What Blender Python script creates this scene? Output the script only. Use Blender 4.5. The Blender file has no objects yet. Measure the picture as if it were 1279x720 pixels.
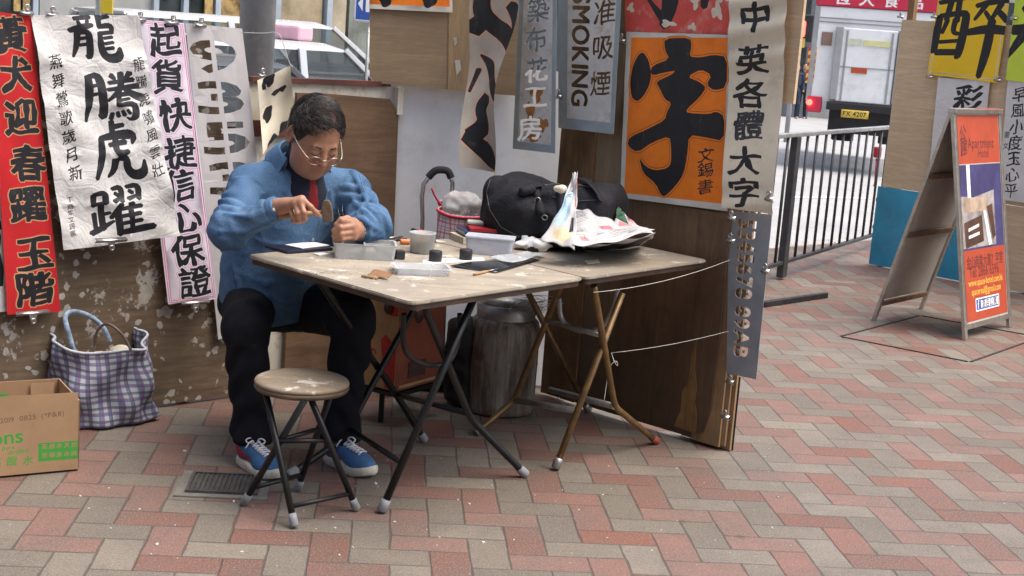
import bpy, bmesh, math, random
import numpy as np
from mathutils import Vector, Matrix
from mathutils.geometry import delaunay_2d_cdt
R = math.radians
SC = bpy.context.scene
COL = SC.collection
random.seed(7)

# ------------------------------------------------------------------ camera
FPX = 1756.5                      # focal length in pixels of the 1279 px wide picture
CH = 1.562                        # eye height above the pavement
_n = np.array([-0.07281204, 0.98100884, 0.1797778]); _n /= np.linalg.norm(_n)
_up = -_n
_fw = np.array([0, 0, 1.0]) - _n*_n[2]; _fw /= np.linalg.norm(_fw)
_rt = np.cross(_fw, _up)
if _rt[0] < 0: _rt = -_rt
RW = np.array([_rt, _fw, _up])    # camera (right, down, forward) -> world
cd = bpy.data.cameras.new('camera'); cam = bpy.data.objects.new('camera', cd); COL.objects.link(cam)
m = Matrix.Identity(4)
for r in range(3):
    m[r][0] = RW[r][0]; m[r][1] = -RW[r][1]; m[r][2] = -RW[r][2]
m[2][3] = CH
cam.matrix_world = m
cd.sensor_width = 36; cd.lens = 36*FPX/1279; cd.clip_start = 0.1; cd.clip_end = 600
SC.camera = cam

# ------------------------------------------------------------------ light: overcast daylight
world = bpy.data.worlds.new('World'); SC.world = world; world.use_nodes = True
wn = world.node_tree.nodes; wl = world.node_tree.links
sky = wn.new('ShaderNodeTexSky'); sky.sky_type = 'NISHITA'; sky.sun_disc = False
SUN_EL, SUN_AZ = 66, 100          # azimuth clockwise from +Y
sky.sun_elevation = R(SUN_EL); sky.sun_rotation = R(SUN_AZ)
sky.air_density = 1.0; sky.dust_density = 5.0; sky.ozone_density = 1.0
wl.new(sky.outputs[0], wn['Background'].inputs[0]); wn['Background'].inputs[1].default_value = 0.11
sd = bpy.data.lights.new('sun', 'SUN'); sun = bpy.data.objects.new('sun', sd); COL.objects.link(sun)
sd.energy = 1.3; sd.angle = R(60); sd.color = (1, 0.96, 0.9)
sdir = Vector((math.sin(R(SUN_AZ))*math.cos(R(SUN_EL)), math.cos(R(SUN_AZ))*math.cos(R(SUN_EL)), math.sin(R(SUN_EL))))
sun.rotation_euler = sdir.to_track_quat('Z', 'Y').to_euler(); sun.location = (0, 0, 20)
SC.view_settings.view_transform = 'Standard'; SC.view_settings.look = 'None'
SC.view_settings.gamma = 1; SC.view_settings.exposure = 1.52; SC.view_settings.use_curve_mapping = False

# ------------------------------------------------------------------ picture -> place
def ray(x, y): return RW @ np.array([(x-640)/FPX, (y-360)/FPX, 1.0])
O3 = np.array([0, 0, CH])
def G(x, y, z=0.0):
    d = ray(x, y); return O3 + d*((z-CH)/d[2])
def AY(x, y, Y):
    d = ray(x, y); return O3 + d*(Y/d[1])
def PL(x, y, pl, off=0.0):        # pl = (point, unit normal); off moves the plane along its normal
    p, n = pl; d = ray(x, y); return O3 + d*(((p + n*off - O3) @ n)/(d @ n))
def V(*a): return np.array(a, float)
def unit(v): v = np.array(v, float); return v/np.linalg.norm(v)

# ------------------------------------------------------------------ object helpers
_tm = {}
def tag(o, label=None, cat=None, group=None, kind=None):
    if label: o['label'] = label
    if cat: o['category'] = cat
    if group: o['group'] = group
    if kind: o['kind'] = kind
    return o
def thing(name, label, cat, loc=(0, 0, 0), group=None, rotz=0.0):
    o = bpy.data.objects.new(name, None); COL.objects.link(o); o.empty_display_size = .1
    o.location = [float(c) for c in loc]; o.rotation_euler = (0, 0, rotz)
    _tm[o.name] = Matrix.Translation([float(c) for c in loc]) @ Matrix.Rotation(rotz, 4, 'Z')
    return tag(o, label, cat, group)
def obj(name, me, mats, parent=None, smooth=None, origin=None, world_coords=True):
    if isinstance(me, bmesh.types.BMesh):
        bm = me; me = bpy.data.meshes.new(name); bm.to_mesh(me); bm.free()
    if not isinstance(mats, (list, tuple)): mats = [mats]
    for mm in mats: me.materials.append(mm)
    if smooth is not None and len(me.polygons):
        if smooth is True: me.polygons.foreach_set('use_smooth', [True]*len(me.polygons))
        else:
            me.polygons.foreach_set('use_smooth', [True]*len(me.polygons))
            me.set_sharp_from_angle(angle=R(smooth))
    o = bpy.data.objects.new(name, me); COL.objects.link(o)
    if parent is None and origin is None and len(me.vertices):
        c = np.empty(len(me.vertices)*3); me.vertices.foreach_get('co', c); c = c.reshape(-1, 3)
        origin = ((c[:, 0].min()+c[:, 0].max())/2, (c[:, 1].min()+c[:, 1].max())/2, c[:, 2].min())
    if parent is None and origin is not None:
        me.transform(Matrix.Translation([-float(q) for q in origin])); o.location = [float(q) for q in origin]
        _tm[o.name] = Matrix.Translation([float(q) for q in origin])
    if parent is not None:
        o.parent = parent
        if world_coords: 
            o.matrix_parent_inverse = _tm[parent.name].inverted()
            _tm[o.name] = Matrix.Identity(4)
    return o
def clone(root, M4, label=None, group=None, name=None):      # a copy of a thing with its parts, moved by the world matrix M4
    def rec(o, par):
        c = o.copy(); COL.objects.link(c); c.parent = par
        for ch in list(o.children): rec(ch, c)
        return c
    c = rec(root, None)
    w = M4 @ _tm[root.name]
    c.location = w.to_translation(); c.rotation_euler = w.to_euler(); _tm[c.name] = w
    if label: c['label'] = label
    if group: c['group'] = group
    return c

class MB:
    def __init__(s): s.bm = bmesh.new()
    def raw(s, vs, fs, mat=0, smooth=False):
        b = [s.bm.verts.new([float(q) for q in v]) for v in vs]
        for f in fs:
            try:
                F = s.bm.faces.new([b[i] for i in f]); F.material_index = mat; F.smooth = smooth
            except ValueError: pass
        return b
    def box(s, c, sx, sy, sz, ax=(1, 0, 0), ay=None, az=(0, 0, 1), mat=0, bev=0.0):
        ax = unit(ax); az = unit(az) if ay is None else None
        if ay is None: ay = unit(np.cross(az, ax)); az = np.cross(ax, ay)
        else: ay = unit(ay); az = np.cross(ax, ay)
        c = np.array(c, float); P = []
        for k in (-1, 1):
            for j in (-1, 1):
                for i in (-1, 1): P.append(c + ax*i*sx/2 + ay*j*sy/2 + az*k*sz/2)
        if bev > 0:
            t = bmesh.new(); b = [t.verts.new(p) for p in P]
            for f in ((0, 2, 3, 1), (4, 5, 7, 6), (0, 1, 5, 4), (2, 6, 7, 3), (0, 4, 6, 2), (1, 3, 7, 5)): t.faces.new([b[i] for i in f]).material_index = mat
            bmesh.ops.bevel(t, geom=list(t.edges), offset=bev, segments=2, affect='EDGES', profile=.5)
            t.verts.index_update()
            s.raw([v.co for v in t.verts], [[v.index for v in f.verts] for f in t.faces], mat); t.free(); return s
        s.raw(P, ((0, 2, 3, 1), (4, 5, 7, 6), (0, 1, 5, 4), (2, 6, 7, 3), (0, 4, 6, 2), (1, 3, 7, 5)), mat); return s
    def bar(s, a, b, w, h, up=(0, 0, 1), mat=0, bev=0.0):
        a = np.array(a, float); b = np.array(b, float); d = unit(b-a); up = np.array(up, float)
        if abs(d @ up) > .95: up = V(1, 0, 0)
        sx = unit(np.cross(d, up)); return s.box((a+b)/2, np.linalg.norm(b-a), w, h, ax=d, ay=sx, mat=mat, bev=bev)
    def tube(s, pts, r, n=10, mat=0, cap=True, closed=False, smooth_pts=0):
        P = [np.array(p, float) for p in pts]; rr = list(r) if hasattr(r, '__len__') else [r]*len(P)
        for _ in range(smooth_pts):
            Q = [P[0]]; q = [rr[0]]
            for i in range(len(P)-1):
                Q += [P[i]*.75+P[i+1]*.25, P[i]*.25+P[i+1]*.75]; q += [rr[i]*.75+rr[i+1]*.25, rr[i]*.25+rr[i+1]*.75]
            Q.append(P[-1]); q.append(rr[-1]); P, rr = Q, q
        N = len(P); T = []
        for i in range(N):
            if closed: d = P[(i+1) % N]-P[i-1]
            else: d = P[min(i+1, N-1)]-P[max(i-1, 0)]
            T.append(unit(d))
        u = unit(np.cross(T[0], V(0, 0, 1) if abs(T[0][2]) < .9 else V(1, 0, 0)))
        rings = []
        for i in range(N):
            u = u - T[i]*(u @ T[i]); u = unit(u); w = np.cross(T[i], u)
            rings.append([s.bm.verts.new([float(q) for q in P[i]+rr[i]*(math.cos(2*math.pi*k/n)*u+math.sin(2*math.pi*k/n)*w)]) for k in range(n)])
        for i in range(N if closed else N-1):
            A, B = rings[i], rings[(i+1) % N]
            for k in range(n):
                F = s.bm.faces.new([A[k], A[(k+1) % n], B[(k+1) % n], B[k]]); F.material_index = mat; F.smooth = True
        if cap and not closed:
            for Rg, rev in ((rings[0], True), (rings[-1], False)):
                F = s.bm.faces.new(Rg[::-1] if rev else Rg); F.material_index = mat
        return s
    def lathe(s, c, prof, n=28, axis=(0, 0, 1), mat=0, sx=1.0, sy=1.0, ax=None):
        az = unit(axis); ax = unit(np.cross(V(0, 1, 0) if abs(az[1]) < .9 else V(1, 0, 0), az)) if ax is None else unit(ax); ay = np.cross(az, ax)
        c = np.array(c, float); rings = []
        for (r, z) in prof:
            if r < 1e-6: rings.append([s.bm.verts.new(c+az*z)])
            else: rings.append([s.bm.verts.new([float(q) for q in c+az*z+r*(sx*math.cos(2*math.pi*k/n)*ax+sy*math.sin(2*math.pi*k/n)*ay)]) for k in range(n)])
        for A, B in zip(rings, rings[1:]):
            for k in range(n):
                a = [A[k % len(A)], A[(k+1) % n % len(A)], B[(k+1) % n % len(B)], B[k % len(B)]]; q = []
                for v in a:
                    if v not in q: q.append(v)
                if len(q) > 2:
                    try: F = s.bm.faces.new(q); F.material_index = mat; F.smooth = True
                    except ValueError: pass
        return s
    def prism(s, poly, ext, mat=0):      # poly: list of 3-D points, ext: extrusion vector
        n = len(poly); e = np.array(ext, float); A = [np.array(p, float) for p in poly]; B = [p+e for p in A]
        s.raw(A+B, [list(range(n))[::-1], list(range(n, 2*n))]+[[i, (i+1) % n, n+(i+1) % n, n+i] for i in range(n)], mat); return s
    def grid(s, f, nu, nv, mat=0, smooth=True):
        vs = [[s.bm.verts.new([float(q) for q in f(i/nu, j/nv)]) for i in range(nu+1)] for j in range(nv+1)]
        for j in range(nv):
            for i in range(nu):
                F = s.bm.faces.new([vs[j][i], vs[j+1][i], vs[j+1][i+1], vs[j][i+1]]); F.material_index = mat; F.smooth = smooth
        return s
    def done(s, normals=True):
        if normals: bmesh.ops.recalc_face_normals(s.bm, faces=list(s.bm.faces))
        return s.bm

# ------------------------------------------------------------------ materials
class NT:
    def __init__(s, name):
        s.m = bpy.data.materials.new(name); s.m.use_nodes = True; s.t = s.m.node_tree; s.n = s.t.nodes; s.l = s.t.links
        s.b = s.n['Principled BSDF']; s.tc = None
    def link(s, a, b): s.l.new(a, b)
    def put(s, sock, v):
        if isinstance(v, bpy.types.NodeSocket): s.l.new(v, sock)
        elif isinstance(v, (tuple, list)) and len(v) == 3 and sock.type == 'RGBA': sock.default_value = (*v, 1)
        else: sock.default_value = v
    def co(s, kind='Object'):
        if s.tc is None: s.tc = s.n.new('ShaderNodeTexCoord')
        return s.tc.outputs[kind]
    def math(s, op, a, b=None, c=None, clamp=False):
        n = s.n.new('ShaderNodeMath'); n.operation = op; n.use_clamp = clamp
        s.put(n.inputs[0], a)
        if b is not None: s.put(n.inputs[1], b)
        if c is not None: s.put(n.inputs[2], c)
        return n.outputs[0]
    def mapping(s, scale=(1, 1, 1), rot=(0, 0, 0), loc=(0, 0, 0), vec=None):
        n = s.n.new('ShaderNodeMapping'); s.put(n.inputs[0], vec or s.co()); n.inputs['Scale'].default_value = scale
        n.inputs['Rotation'].default_value = rot; n.inputs['Location'].default_value = loc; return n.outputs[0]
    def noise(s, scale, detail=4, rough=.6, vec=None, dist=0.0, col=False):
        n = s.n.new('ShaderNodeTexNoise'); s.put(n.inputs['Vector'], vec or s.co()); n.inputs['Scale'].default_value = scale
        n.inputs['Detail'].default_value = detail; n.inputs['Roughness'].default_value = rough; n.inputs['Distortion'].default_value = dist
        return n.outputs[1 if col else 0]
    def vor(s, scale, vec=None, feat='F1', out=0):
        n = s.n.new('ShaderNodeTexVoronoi'); s.put(n.inputs['Vector'], vec or s.co()); n.inputs['Scale'].default_value = scale; n.feature = feat
        return n.outputs[out]
    def ramp(s, f, pts):
        n = s.n.new('ShaderNodeValToRGB'); s.put(n.inputs[0], f); e = n.color_ramp.elements
        while len(e) > 1: e.remove(e[-1])
        e[0].position = pts[0][0]; e[0].color = s._c(pts[0][1])
        for p, c in pts[1:]: q = e.new(p); q.color = s._c(c)
        return n.outputs[0]
    def _c(s, c): return (c, c, c, 1) if not hasattr(c, '__len__') else ((*c, 1) if len(c) == 3 else c)
    def mix(s, f, a, b, mode='MIX'):
        n = s.n.new('ShaderNodeMix'); n.data_type = 'RGBA'; n.blend_type = mode
        s.put(n.inputs[0], f); s.put(n.inputs[6], a); s.put(n.inputs[7], b); return n.outputs[2]
    def bump(s, h, strength=.3, dist=.005, normal=None):
        n = s.n.new('ShaderNodeBump'); n.inputs['Strength'].default_value = strength; n.inputs['Distance'].default_value = dist
        s.put(n.inputs['Height'], h)
        if normal is not None: s.put(n.inputs['Normal'], normal)
        return n.outputs[0]
    def out(s, col=None, rough=.7, bump=None, metal=0.0, spec=.5, **kw):
        if col is not None: s.put(s.b.inputs['Base Color'], col)
        s.put(s.b.inputs['Roughness'], rough); s.put(s.b.inputs['Metallic'], metal); s.put(s.b.inputs['Specular IOR Level'], spec)
        if bump is not None: s.link(bump, s.b.inputs['Normal'])
        for k, v in kw.items(): s.put(s.b.inputs[k.replace('_', ' ')], v)
        return s.m
def plain(name, col, rough=.6, var=.15, scale=8, bump=.15, metal=0.0, spec=.4, fine=120, dirt=None, bd=.002, **kw):
    t = NT(name); n1 = t.noise(scale, 5, .65)
    lo = tuple(max(0, c*(1-var*1.6)) for c in col); hi = tuple(min(1, c*(1+var)) for c in col)
    c = t.ramp(n1, [(.3, lo), (.7, hi)])
    if dirt:
        d = t.ramp(t.noise(scale*2.3, 6, .7), [(.52, 0), (.68, 1)])
        c = t.mix(t.math('MULTIPLY', d, dirt[1]), c, dirt[0])
    rr = t.math('MULTIPLY_ADD', t.noise(scale*3, 3), .25, rough-.125)
    return t.out(c, rr, t.bump(t.noise(fine, 4, .7), bump, bd) if bump else None, metal, spec, **kw)

# ------------------------------------------------------------------ lettering
_gl = {}
def glyph(ch, res=3):
    if (ch, res) in _gl: return _gl[(ch, res)]
    c = bpy.data.curves.new('t', 'FONT'); c.body = ch; c.resolution_u = res
    o = bpy.data.objects.new('t', c); COL.objects.link(o); bpy.context.view_layer.update()
    ev = o.evaluated_get(bpy.context.evaluated_depsgraph_get()); me = ev.to_mesh()
    P = np.array([v.co[:2] for v in me.vertices]).reshape(-1, 2)
    seen = {}
    for p in me.polygons:
        vs = list(p.vertices)
        if p.normal.z < 0: vs = vs[::-1]
        for a, b in zip(vs, vs[1:]+vs[:1]): seen[(a, b)] = 1
    nxt = {}
    for (a, b) in seen:
        if (b, a) not in seen: nxt.setdefault(a, []).append(b)
    loops = []
    while nxt:
        a = next(iter(nxt)); L = [a]
        while True:
            b = nxt[L[-1]].pop()
            if not nxt[L[-1]]: del nxt[L[-1]]
            if b == L[0] or b not in nxt: break
            L.append(b)
        if len(L) > 2: loops.append(P[L])
    ev.to_mesh_clear(); COL.objects.unlink(o); bpy.data.objects.remove(o); bpy.data.curves.remove(c)
    _gl[(ch, res)] = loops; return loops
def resample(L, step):
    out = []
    for i in range(len(L)):
        a, b = L[i], L[(i+1) % len(L)]; k = max(1, int(np.hypot(*(b-a))/step))
        for q in range(k): out.append(a+(b-a)*q/k)
    return np.array(out)
def brush(loops, w=.03, contrast=.6, seed=0, rise=.12, noise=.012, step=.05):
    """Turn an even outline into a brush-like one: thick downstrokes, thinner rising cross strokes, uneven edges."""
    rs = np.random.RandomState(seed); ph = rs.rand(6)*6.28; out = []
    for L in loops:
        L = resample(L, step); d = np.roll(L, -1, 0)-np.roll(L, 1, 0); ln = np.hypot(d[:, 0], d[:, 1])+1e-9
        nn = np.c_[d[:, 1], -d[:, 0]]/ln[:, None]
        am = w*((1-contrast)+contrast*np.abs(nn @ unit([.93, -.36])))
        am = am*(1+.55*np.sin(L[:, 0]*9+ph[0]+L[:, 1]*5)*np.sin(L[:, 1]*11+ph[1]-L[:, 0]*3))
        L = L+nn*am[:, None]
        L = L+noise*np.c_[np.sin(L[:, 1]*8+ph[2])+.6*np.sin(L[:, 0]*17+ph[3]), np.sin(L[:, 0]*7+ph[4])+.6*np.sin(L[:, 1]*15+ph[5])]
        L = L-[.5, .38]; L[:, 1] += rise*L[:, 0]
        out.append(L)
    return out
def stroke(pts, seed=0):
    """A single brush stroke: (x, y, half width) points -> closed outline (y up)."""
    P = np.array(pts, float); 
    for _ in range(2):
        Q = [P[0]]
        for a, b in zip(P, P[1:]): Q += [a*.75+b*.25, a*.25+b*.75]
        P = np.array(Q+[P[-1]])
    d = np.gradient(P[:, :2], axis=0); d /= np.hypot(d[:, 0], d[:, 1])[:, None]+1e-9
    n = np.c_[-d[:, 1], d[:, 0]]; w = P[:, 2:3]
    Lf = P[:, :2]+n*w; Rt = P[:, :2]-n*w
    h = P[0, :2]-d[0]*P[0, 2]*.6+n[0]*P[0, 2]*.35; t = P[-1, :2]+d[-1]*P[-1, 2]*.7
    loop = np.vstack([[h], Rt, [t], Lf[::-1]])
    a = 0.5*np.sum(loop[:, 0]*np.roll(loop[:, 1], -1)-np.roll(loop[:, 0], -1)*loop[:, 1])
    return loop if a > 0 else loop[::-1]
def place(loops, cx, cy, sx, sy=None, rot=0.0, mirror=False):
    """Glyph loops (y up, centred) -> sheet metres (y down)."""
    sy = sx if sy is None else sy; c, s = math.cos(rot), math.sin(rot); out = []
    for L in loops:
        x = L[:, 0]*sx*(-1 if mirror else 1); y = -L[:, 1]*sy
        out.append(np.c_[cx+x*c-y*s, cy+x*s+y*c])
    return out
def rect_loop(x0, y0, x1, y1): return np.array([[x0, y0], [x1, y0], [x1, y1], [x0, y1]], float)
def inside(P, loops):
    wn_ = np.zeros(len(P), int)
    for L in loops:
        lo = L.min(0); hi = L.max(0); sel = np.where((P[:, 1] >= lo[1]) & (P[:, 1] <= hi[1]) & (P[:, 0] <= hi[0]))[0]
        if not len(sel): continue
        q = P[sel]; a = L; b = np.roll(L, -1, 0)
        y = q[:, 1:2]; cr = (b[:, 0]-a[:, 0])*(y-a[:, 1])-(q[:, 0:1]-a[:, 0])*(b[:, 1]-a[:, 1])
        up = (a[:, 1] <= y) & (b[:, 1] > y) & (cr > 0); dn = (a[:, 1] > y) & (b[:, 1] <= y) & (cr < 0)
        wn_[sel] += up.sum(1)-dn.sum(1)
    return wn_ != 0
def grow(loops, g):
    out = []
    for L in loops:
        d = np.roll(L, -1, 0)-np.roll(L, 1, 0); ln = np.hypot(d[:, 0], d[:, 1])+1e-9
        # sheet metres have y down, so the outward side flips
        sgn = 1
        out.append(L+sgn*np.c_[-d[:, 1], d[:, 0]]/ln[:, None]*g)
    return out
def sheet_mesh(W, H, fmap, layers, step=.03, boundary=None, holes=False):
    """One sheet of paper, cloth or metal W x H metres with inked (or cut out) shapes: fmap(s, t) gives the points in space.
    layers: [(loops, material index or None for a hole)], later ones win."""
    B = rect_loop(0, 0, W, H) if boundary is None else boundary
    B = resample(B, step)
    pts = [tuple(p) for p in B]; edges = [(i, (i+1) % len(B)) for i in range(len(B))]
    nx = max(2, int(W/step)); ny = max(2, int(H/step))
    gx, gy = np.meshgrid((np.arange(nx)+.5)/nx*W, (np.arange(ny)+.5)/ny*H); g = np.c_[gx.ravel(), gy.ravel()]
    g = g[inside(g, [B])]
    pts += [tuple(p) for p in g]
    for loops, mi in layers:
        for L in loops:
            L = np.clip(L, [.0005, .0005], [W-.0005, H-.0005]) if boundary is None else L
            b0 = len(pts); pts += [tuple(p) for p in L]; edges += [(b0+i, b0+(i+1) % len(L)) for i in range(len(L))]
    vs, es, fs, *_ = delaunay_2d_cdt([Vector(p) for p in pts], edges, [], 0, 1e-5)
    vs = np.array([v[:] for v in vs]); fs = [f for f in fs if len(f) == 3]
    F = np.array(fs); C = vs[F].mean(1); mi = np.zeros(len(F), int); keep = inside(C, [B]); hole = np.zeros(len(F), bool)
    for loops, k in layers:
        if k is None: hole |= inside(C, loops)
        elif k == 'keep': hole &= ~inside(C, loops)
        else: mi[inside(C, loops)] = k
    keep &= ~hole; F = F[keep]; mi = mi[keep]
    used = np.unique(F); re = -np.ones(len(vs), int); re[used] = np.arange(len(used)); F = re[F]; S = vs[used]
    P = fmap(S[:, 0], S[:, 1])
    me = bpy.data.meshes.new('sheet'); me.from_pydata(P.tolist(), [], F.tolist())
    me.polygons.foreach_set('material_index', mi.astype(np.int32)); me.polygons.foreach_set('use_smooth', [True]*len(F)); me.update()
    return me
def bilin(c, disp=None, W=1, H=1):
    tl, tr, br, bl = [np.array(q, float) for q in c]
    nrm = unit(np.cross(bl-tl, tr-tl)); 
    if nrm @ (O3-tl) < 0: nrm = -nrm
    def f(s, t):
        u = (s/W)[:, None]; v = (t/H)[:, None]
        P = tl*(1-u)*(1-v)+tr*u*(1-v)+br*u*v+bl*(1-u)*v
        if disp is not None: P = P+nrm*disp(s/W, t/H)[:, None]
        return P
    return f
def size(c): 
    tl, tr, br, bl = [np.array(q, float) for q in c]
    return (np.linalg.norm(tr-tl)+np.linalg.norm(br-bl))/2, (np.linalg.norm(bl-tl)+np.linalg.norm(br-tr))/2
def crumple(amp, seed, lat=1.0, base=.004, fold=0.0, n=7):
    rs = np.random.RandomState(seed); k = rs.uniform(2, 14, (n, 2))*rs.choice([-1, 1], (n, 2)); ph = rs.rand(n)*6.28; a = rs.rand(n)
    def f(u, v):
        z = np.zeros_like(u)
        for i in range(n):
            w = np.sin(k[i, 0]*u*lat+k[i, 1]*v+ph[i]); z += a[i]*(1-np.abs(w))*np.sign(np.sin(ph[i]))
        z = z/n*amp*2
        if fold:
            for q in (.19, .37, .58, .8): z += fold*np.exp(-((v-q-.02*np.sin(u*3))/.012)**2)
        return base+z-z.min() if len(z) else z
    return f

# ------------------------------------------------------------------ smooth solids from distance fields
def smin(a, b, k):
    h = np.maximum(k-np.abs(a-b), 0)/k; return np.minimum(a, b)-h*h*k/4
def d_cone(p, a, b, ra, rb):
    a = np.array(a, float); b = np.array(b, float); ba = b-a; l2 = ba @ ba+1e-12
    h = np.clip(((p-a) @ ba)/l2, 0, 1); return np.linalg.norm(p-a-h[..., None]*ba, axis=-1)-(ra+(rb-ra)*h)
def d_ell(p, c, r, Rm=None):
    q = p-np.array(c, float)
    if Rm is not None: q = q @ Rm
    r = np.array(r, float); k0 = np.linalg.norm(q/r, axis=-1); k1 = np.linalg.norm(q/(r*r), axis=-1)+1e-9
    return k0*(k0-1)/k1
def d_box(p, c, h, r=0.0, Rm=None):
    q = p-np.array(c, float)
    if Rm is not None: q = q @ Rm
    q = np.abs(q)-(np.array(h, float)-r); return np.linalg.norm(np.maximum(q, 0), axis=-1)+np.minimum(q.max(-1), 0)-r
def sdf_mesh(f, lo, hi, h, iters=1):
    """Surface nets over a narrow band. f(points) -> signed distance."""
    lo = np.array(lo, float); B = 8; n = np.ceil((np.array(hi, float)-lo)/(h*B)).astype(int)
    D = np.full(n*B+1, 1.0, np.float32)
    bi = np.stack(np.meshgrid(*[np.arange(k) for k in n], indexing='ij'), -1).reshape(-1, 3)
    c = lo+(bi+.5)*B*h; dc = f(c)
    rad = B*h*.9+.02
    for q in bi[dc < -rad]: D[q[0]*B:q[0]*B+B+1, q[1]*B:q[1]*B+B+1, q[2]*B:q[2]*B+B+1] = -1
    act = bi[np.abs(dc) <= rad]
    o = np.stack(np.meshgrid(*[np.arange(B+1)]*3, indexing='ij'), -1).reshape(-1, 3)
    for s in range(0, len(act), 400):
        A = act[s:s+400]; idx = (A[:, None, :]*B+o[None]); d = f(lo+idx*h)
        D[idx[..., 0], idx[..., 1], idx[..., 2]] = d
    neg = D < 0
    cnt = np.zeros(np.array(D.shape)-1, np.int8)
    for i in (0, 1):
        for j in (0, 1):
            for k in (0, 1): cnt += neg[i:i+cnt.shape[0], j:j+cnt.shape[1], k:k+cnt.shape[2]]
    cells = np.argwhere((cnt > 0) & (cnt < 8))
    vid = -np.ones(cnt.shape, np.int32); vid[tuple(cells.T)] = np.arange(len(cells))
    acc = np.zeros((len(cells), 3)); w = np.zeros(len(cells)); cor = [(i, j, k) for i in (0, 1) for j in (0, 1) for k in (0, 1)]
    val = {q: D[cells[:, 0]+q[0], cells[:, 1]+q[1], cells[:, 2]+q[2]].astype(float) for q in cor}
    for a in cor:
        for ax in range(3):
            if a[ax] == 0:
                b = list(a); b[ax] = 1; b = tuple(b); va, vb = val[a], val[b]; x = (va < 0) != (vb < 0)
                t = np.where(x, va/(va-vb+1e-12), 0); p = np.array(a)+t[:, None]*(np.array(b)-np.array(a)); acc[x] += p[x]; w[x] += 1
    P = lo+(cells+acc/np.maximum(w, 1)[:, None])*h
    quads = []
    for ax in range(3):
        sl0 = [slice(1, -1)]*3; sl0[ax] = slice(0, -1); sl1 = [slice(1, -1)]*3; sl1[ax] = slice(1, None)
        a = neg[tuple(sl0)]; b = neg[tuple(sl1)]; e = np.argwhere(a != b)
        off = np.array([1, 1, 1]); off[ax] = 0; e = e+off
        u, v_ = (ax+1) % 3, (ax+2) % 3; eu = np.zeros(3, int); eu[u] = 1; ev = np.zeros(3, int); ev[v_] = 1
        q = np.stack([vid[tuple((e-eu-ev).T)], vid[tuple((e-ev).T)], vid[tuple(e.T)], vid[tuple((e-eu).T)]], 1)
        flip = ~neg[tuple(e.T)]; q[flip] = q[flip][:, ::-1]; quads.append(q)
    Q = np.vstack(quads); Q = Q[(Q >= 0).all(1)]
    for _ in range(iters):
        S = np.zeros_like(P); N = np.zeros(len(P))
        for k in range(4):
            a, b = Q[:, k], Q[:, (k+1) % 4]; np.add.at(S, a, P[b]); np.add.at(N, a, 1); np.add.at(S, b, P[a]); np.add.at(N, b, 1)
        P = P*.5+.5*S/np.maximum(N, 1)[:, None]
    return P, Q
def sdf_obj(name, f, lo, hi, h, mats, parent=None, iters=1, xf=None, matf=None, colf=None, origin=None):
    P, Q = sdf_mesh(f, lo, hi, h, iters)
    W = P if xf is None else xf(P)
    me = bpy.data.meshes.new(name); me.from_pydata(W.tolist(), [], Q.tolist())
    me.polygons.foreach_set('use_smooth', [True]*len(Q))
    if matf is not None: me.polygons.foreach_set('material_index', matf(P[Q].mean(1)).astype(np.int32))
    if colf is not None:
        ca = me.color_attributes.new('tint', 'FLOAT_COLOR', 'POINT'); c = np.ones((len(P), 4)); c[:, :3] = colf(P); ca.data.foreach_set('color', c.ravel())
    me.update()
    return obj(name, me, mats, parent, origin=origin)
def vnoise(p, s, seed=0):
    """cheap smooth noise for cloth folds"""
    r = np.random.RandomState(seed); z = 0
    for i in range(5):
        k = r.normal(size=3); k = k/np.linalg.norm(k)*s*(.7+.25*i); z = z+np.sin(p @ k+r.rand()*6.28+1.3*np.sin(p @ np.roll(k, 1)*.7+r.rand()*6))/(1+.35*i)
    return z/3
# ================================================================== the setting
def ab(a, b, z=0.0): return V(a*.7302+b*.6832, a*.6832-b*.7302, z)       # street frame: a along the kerb, b across it
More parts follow.
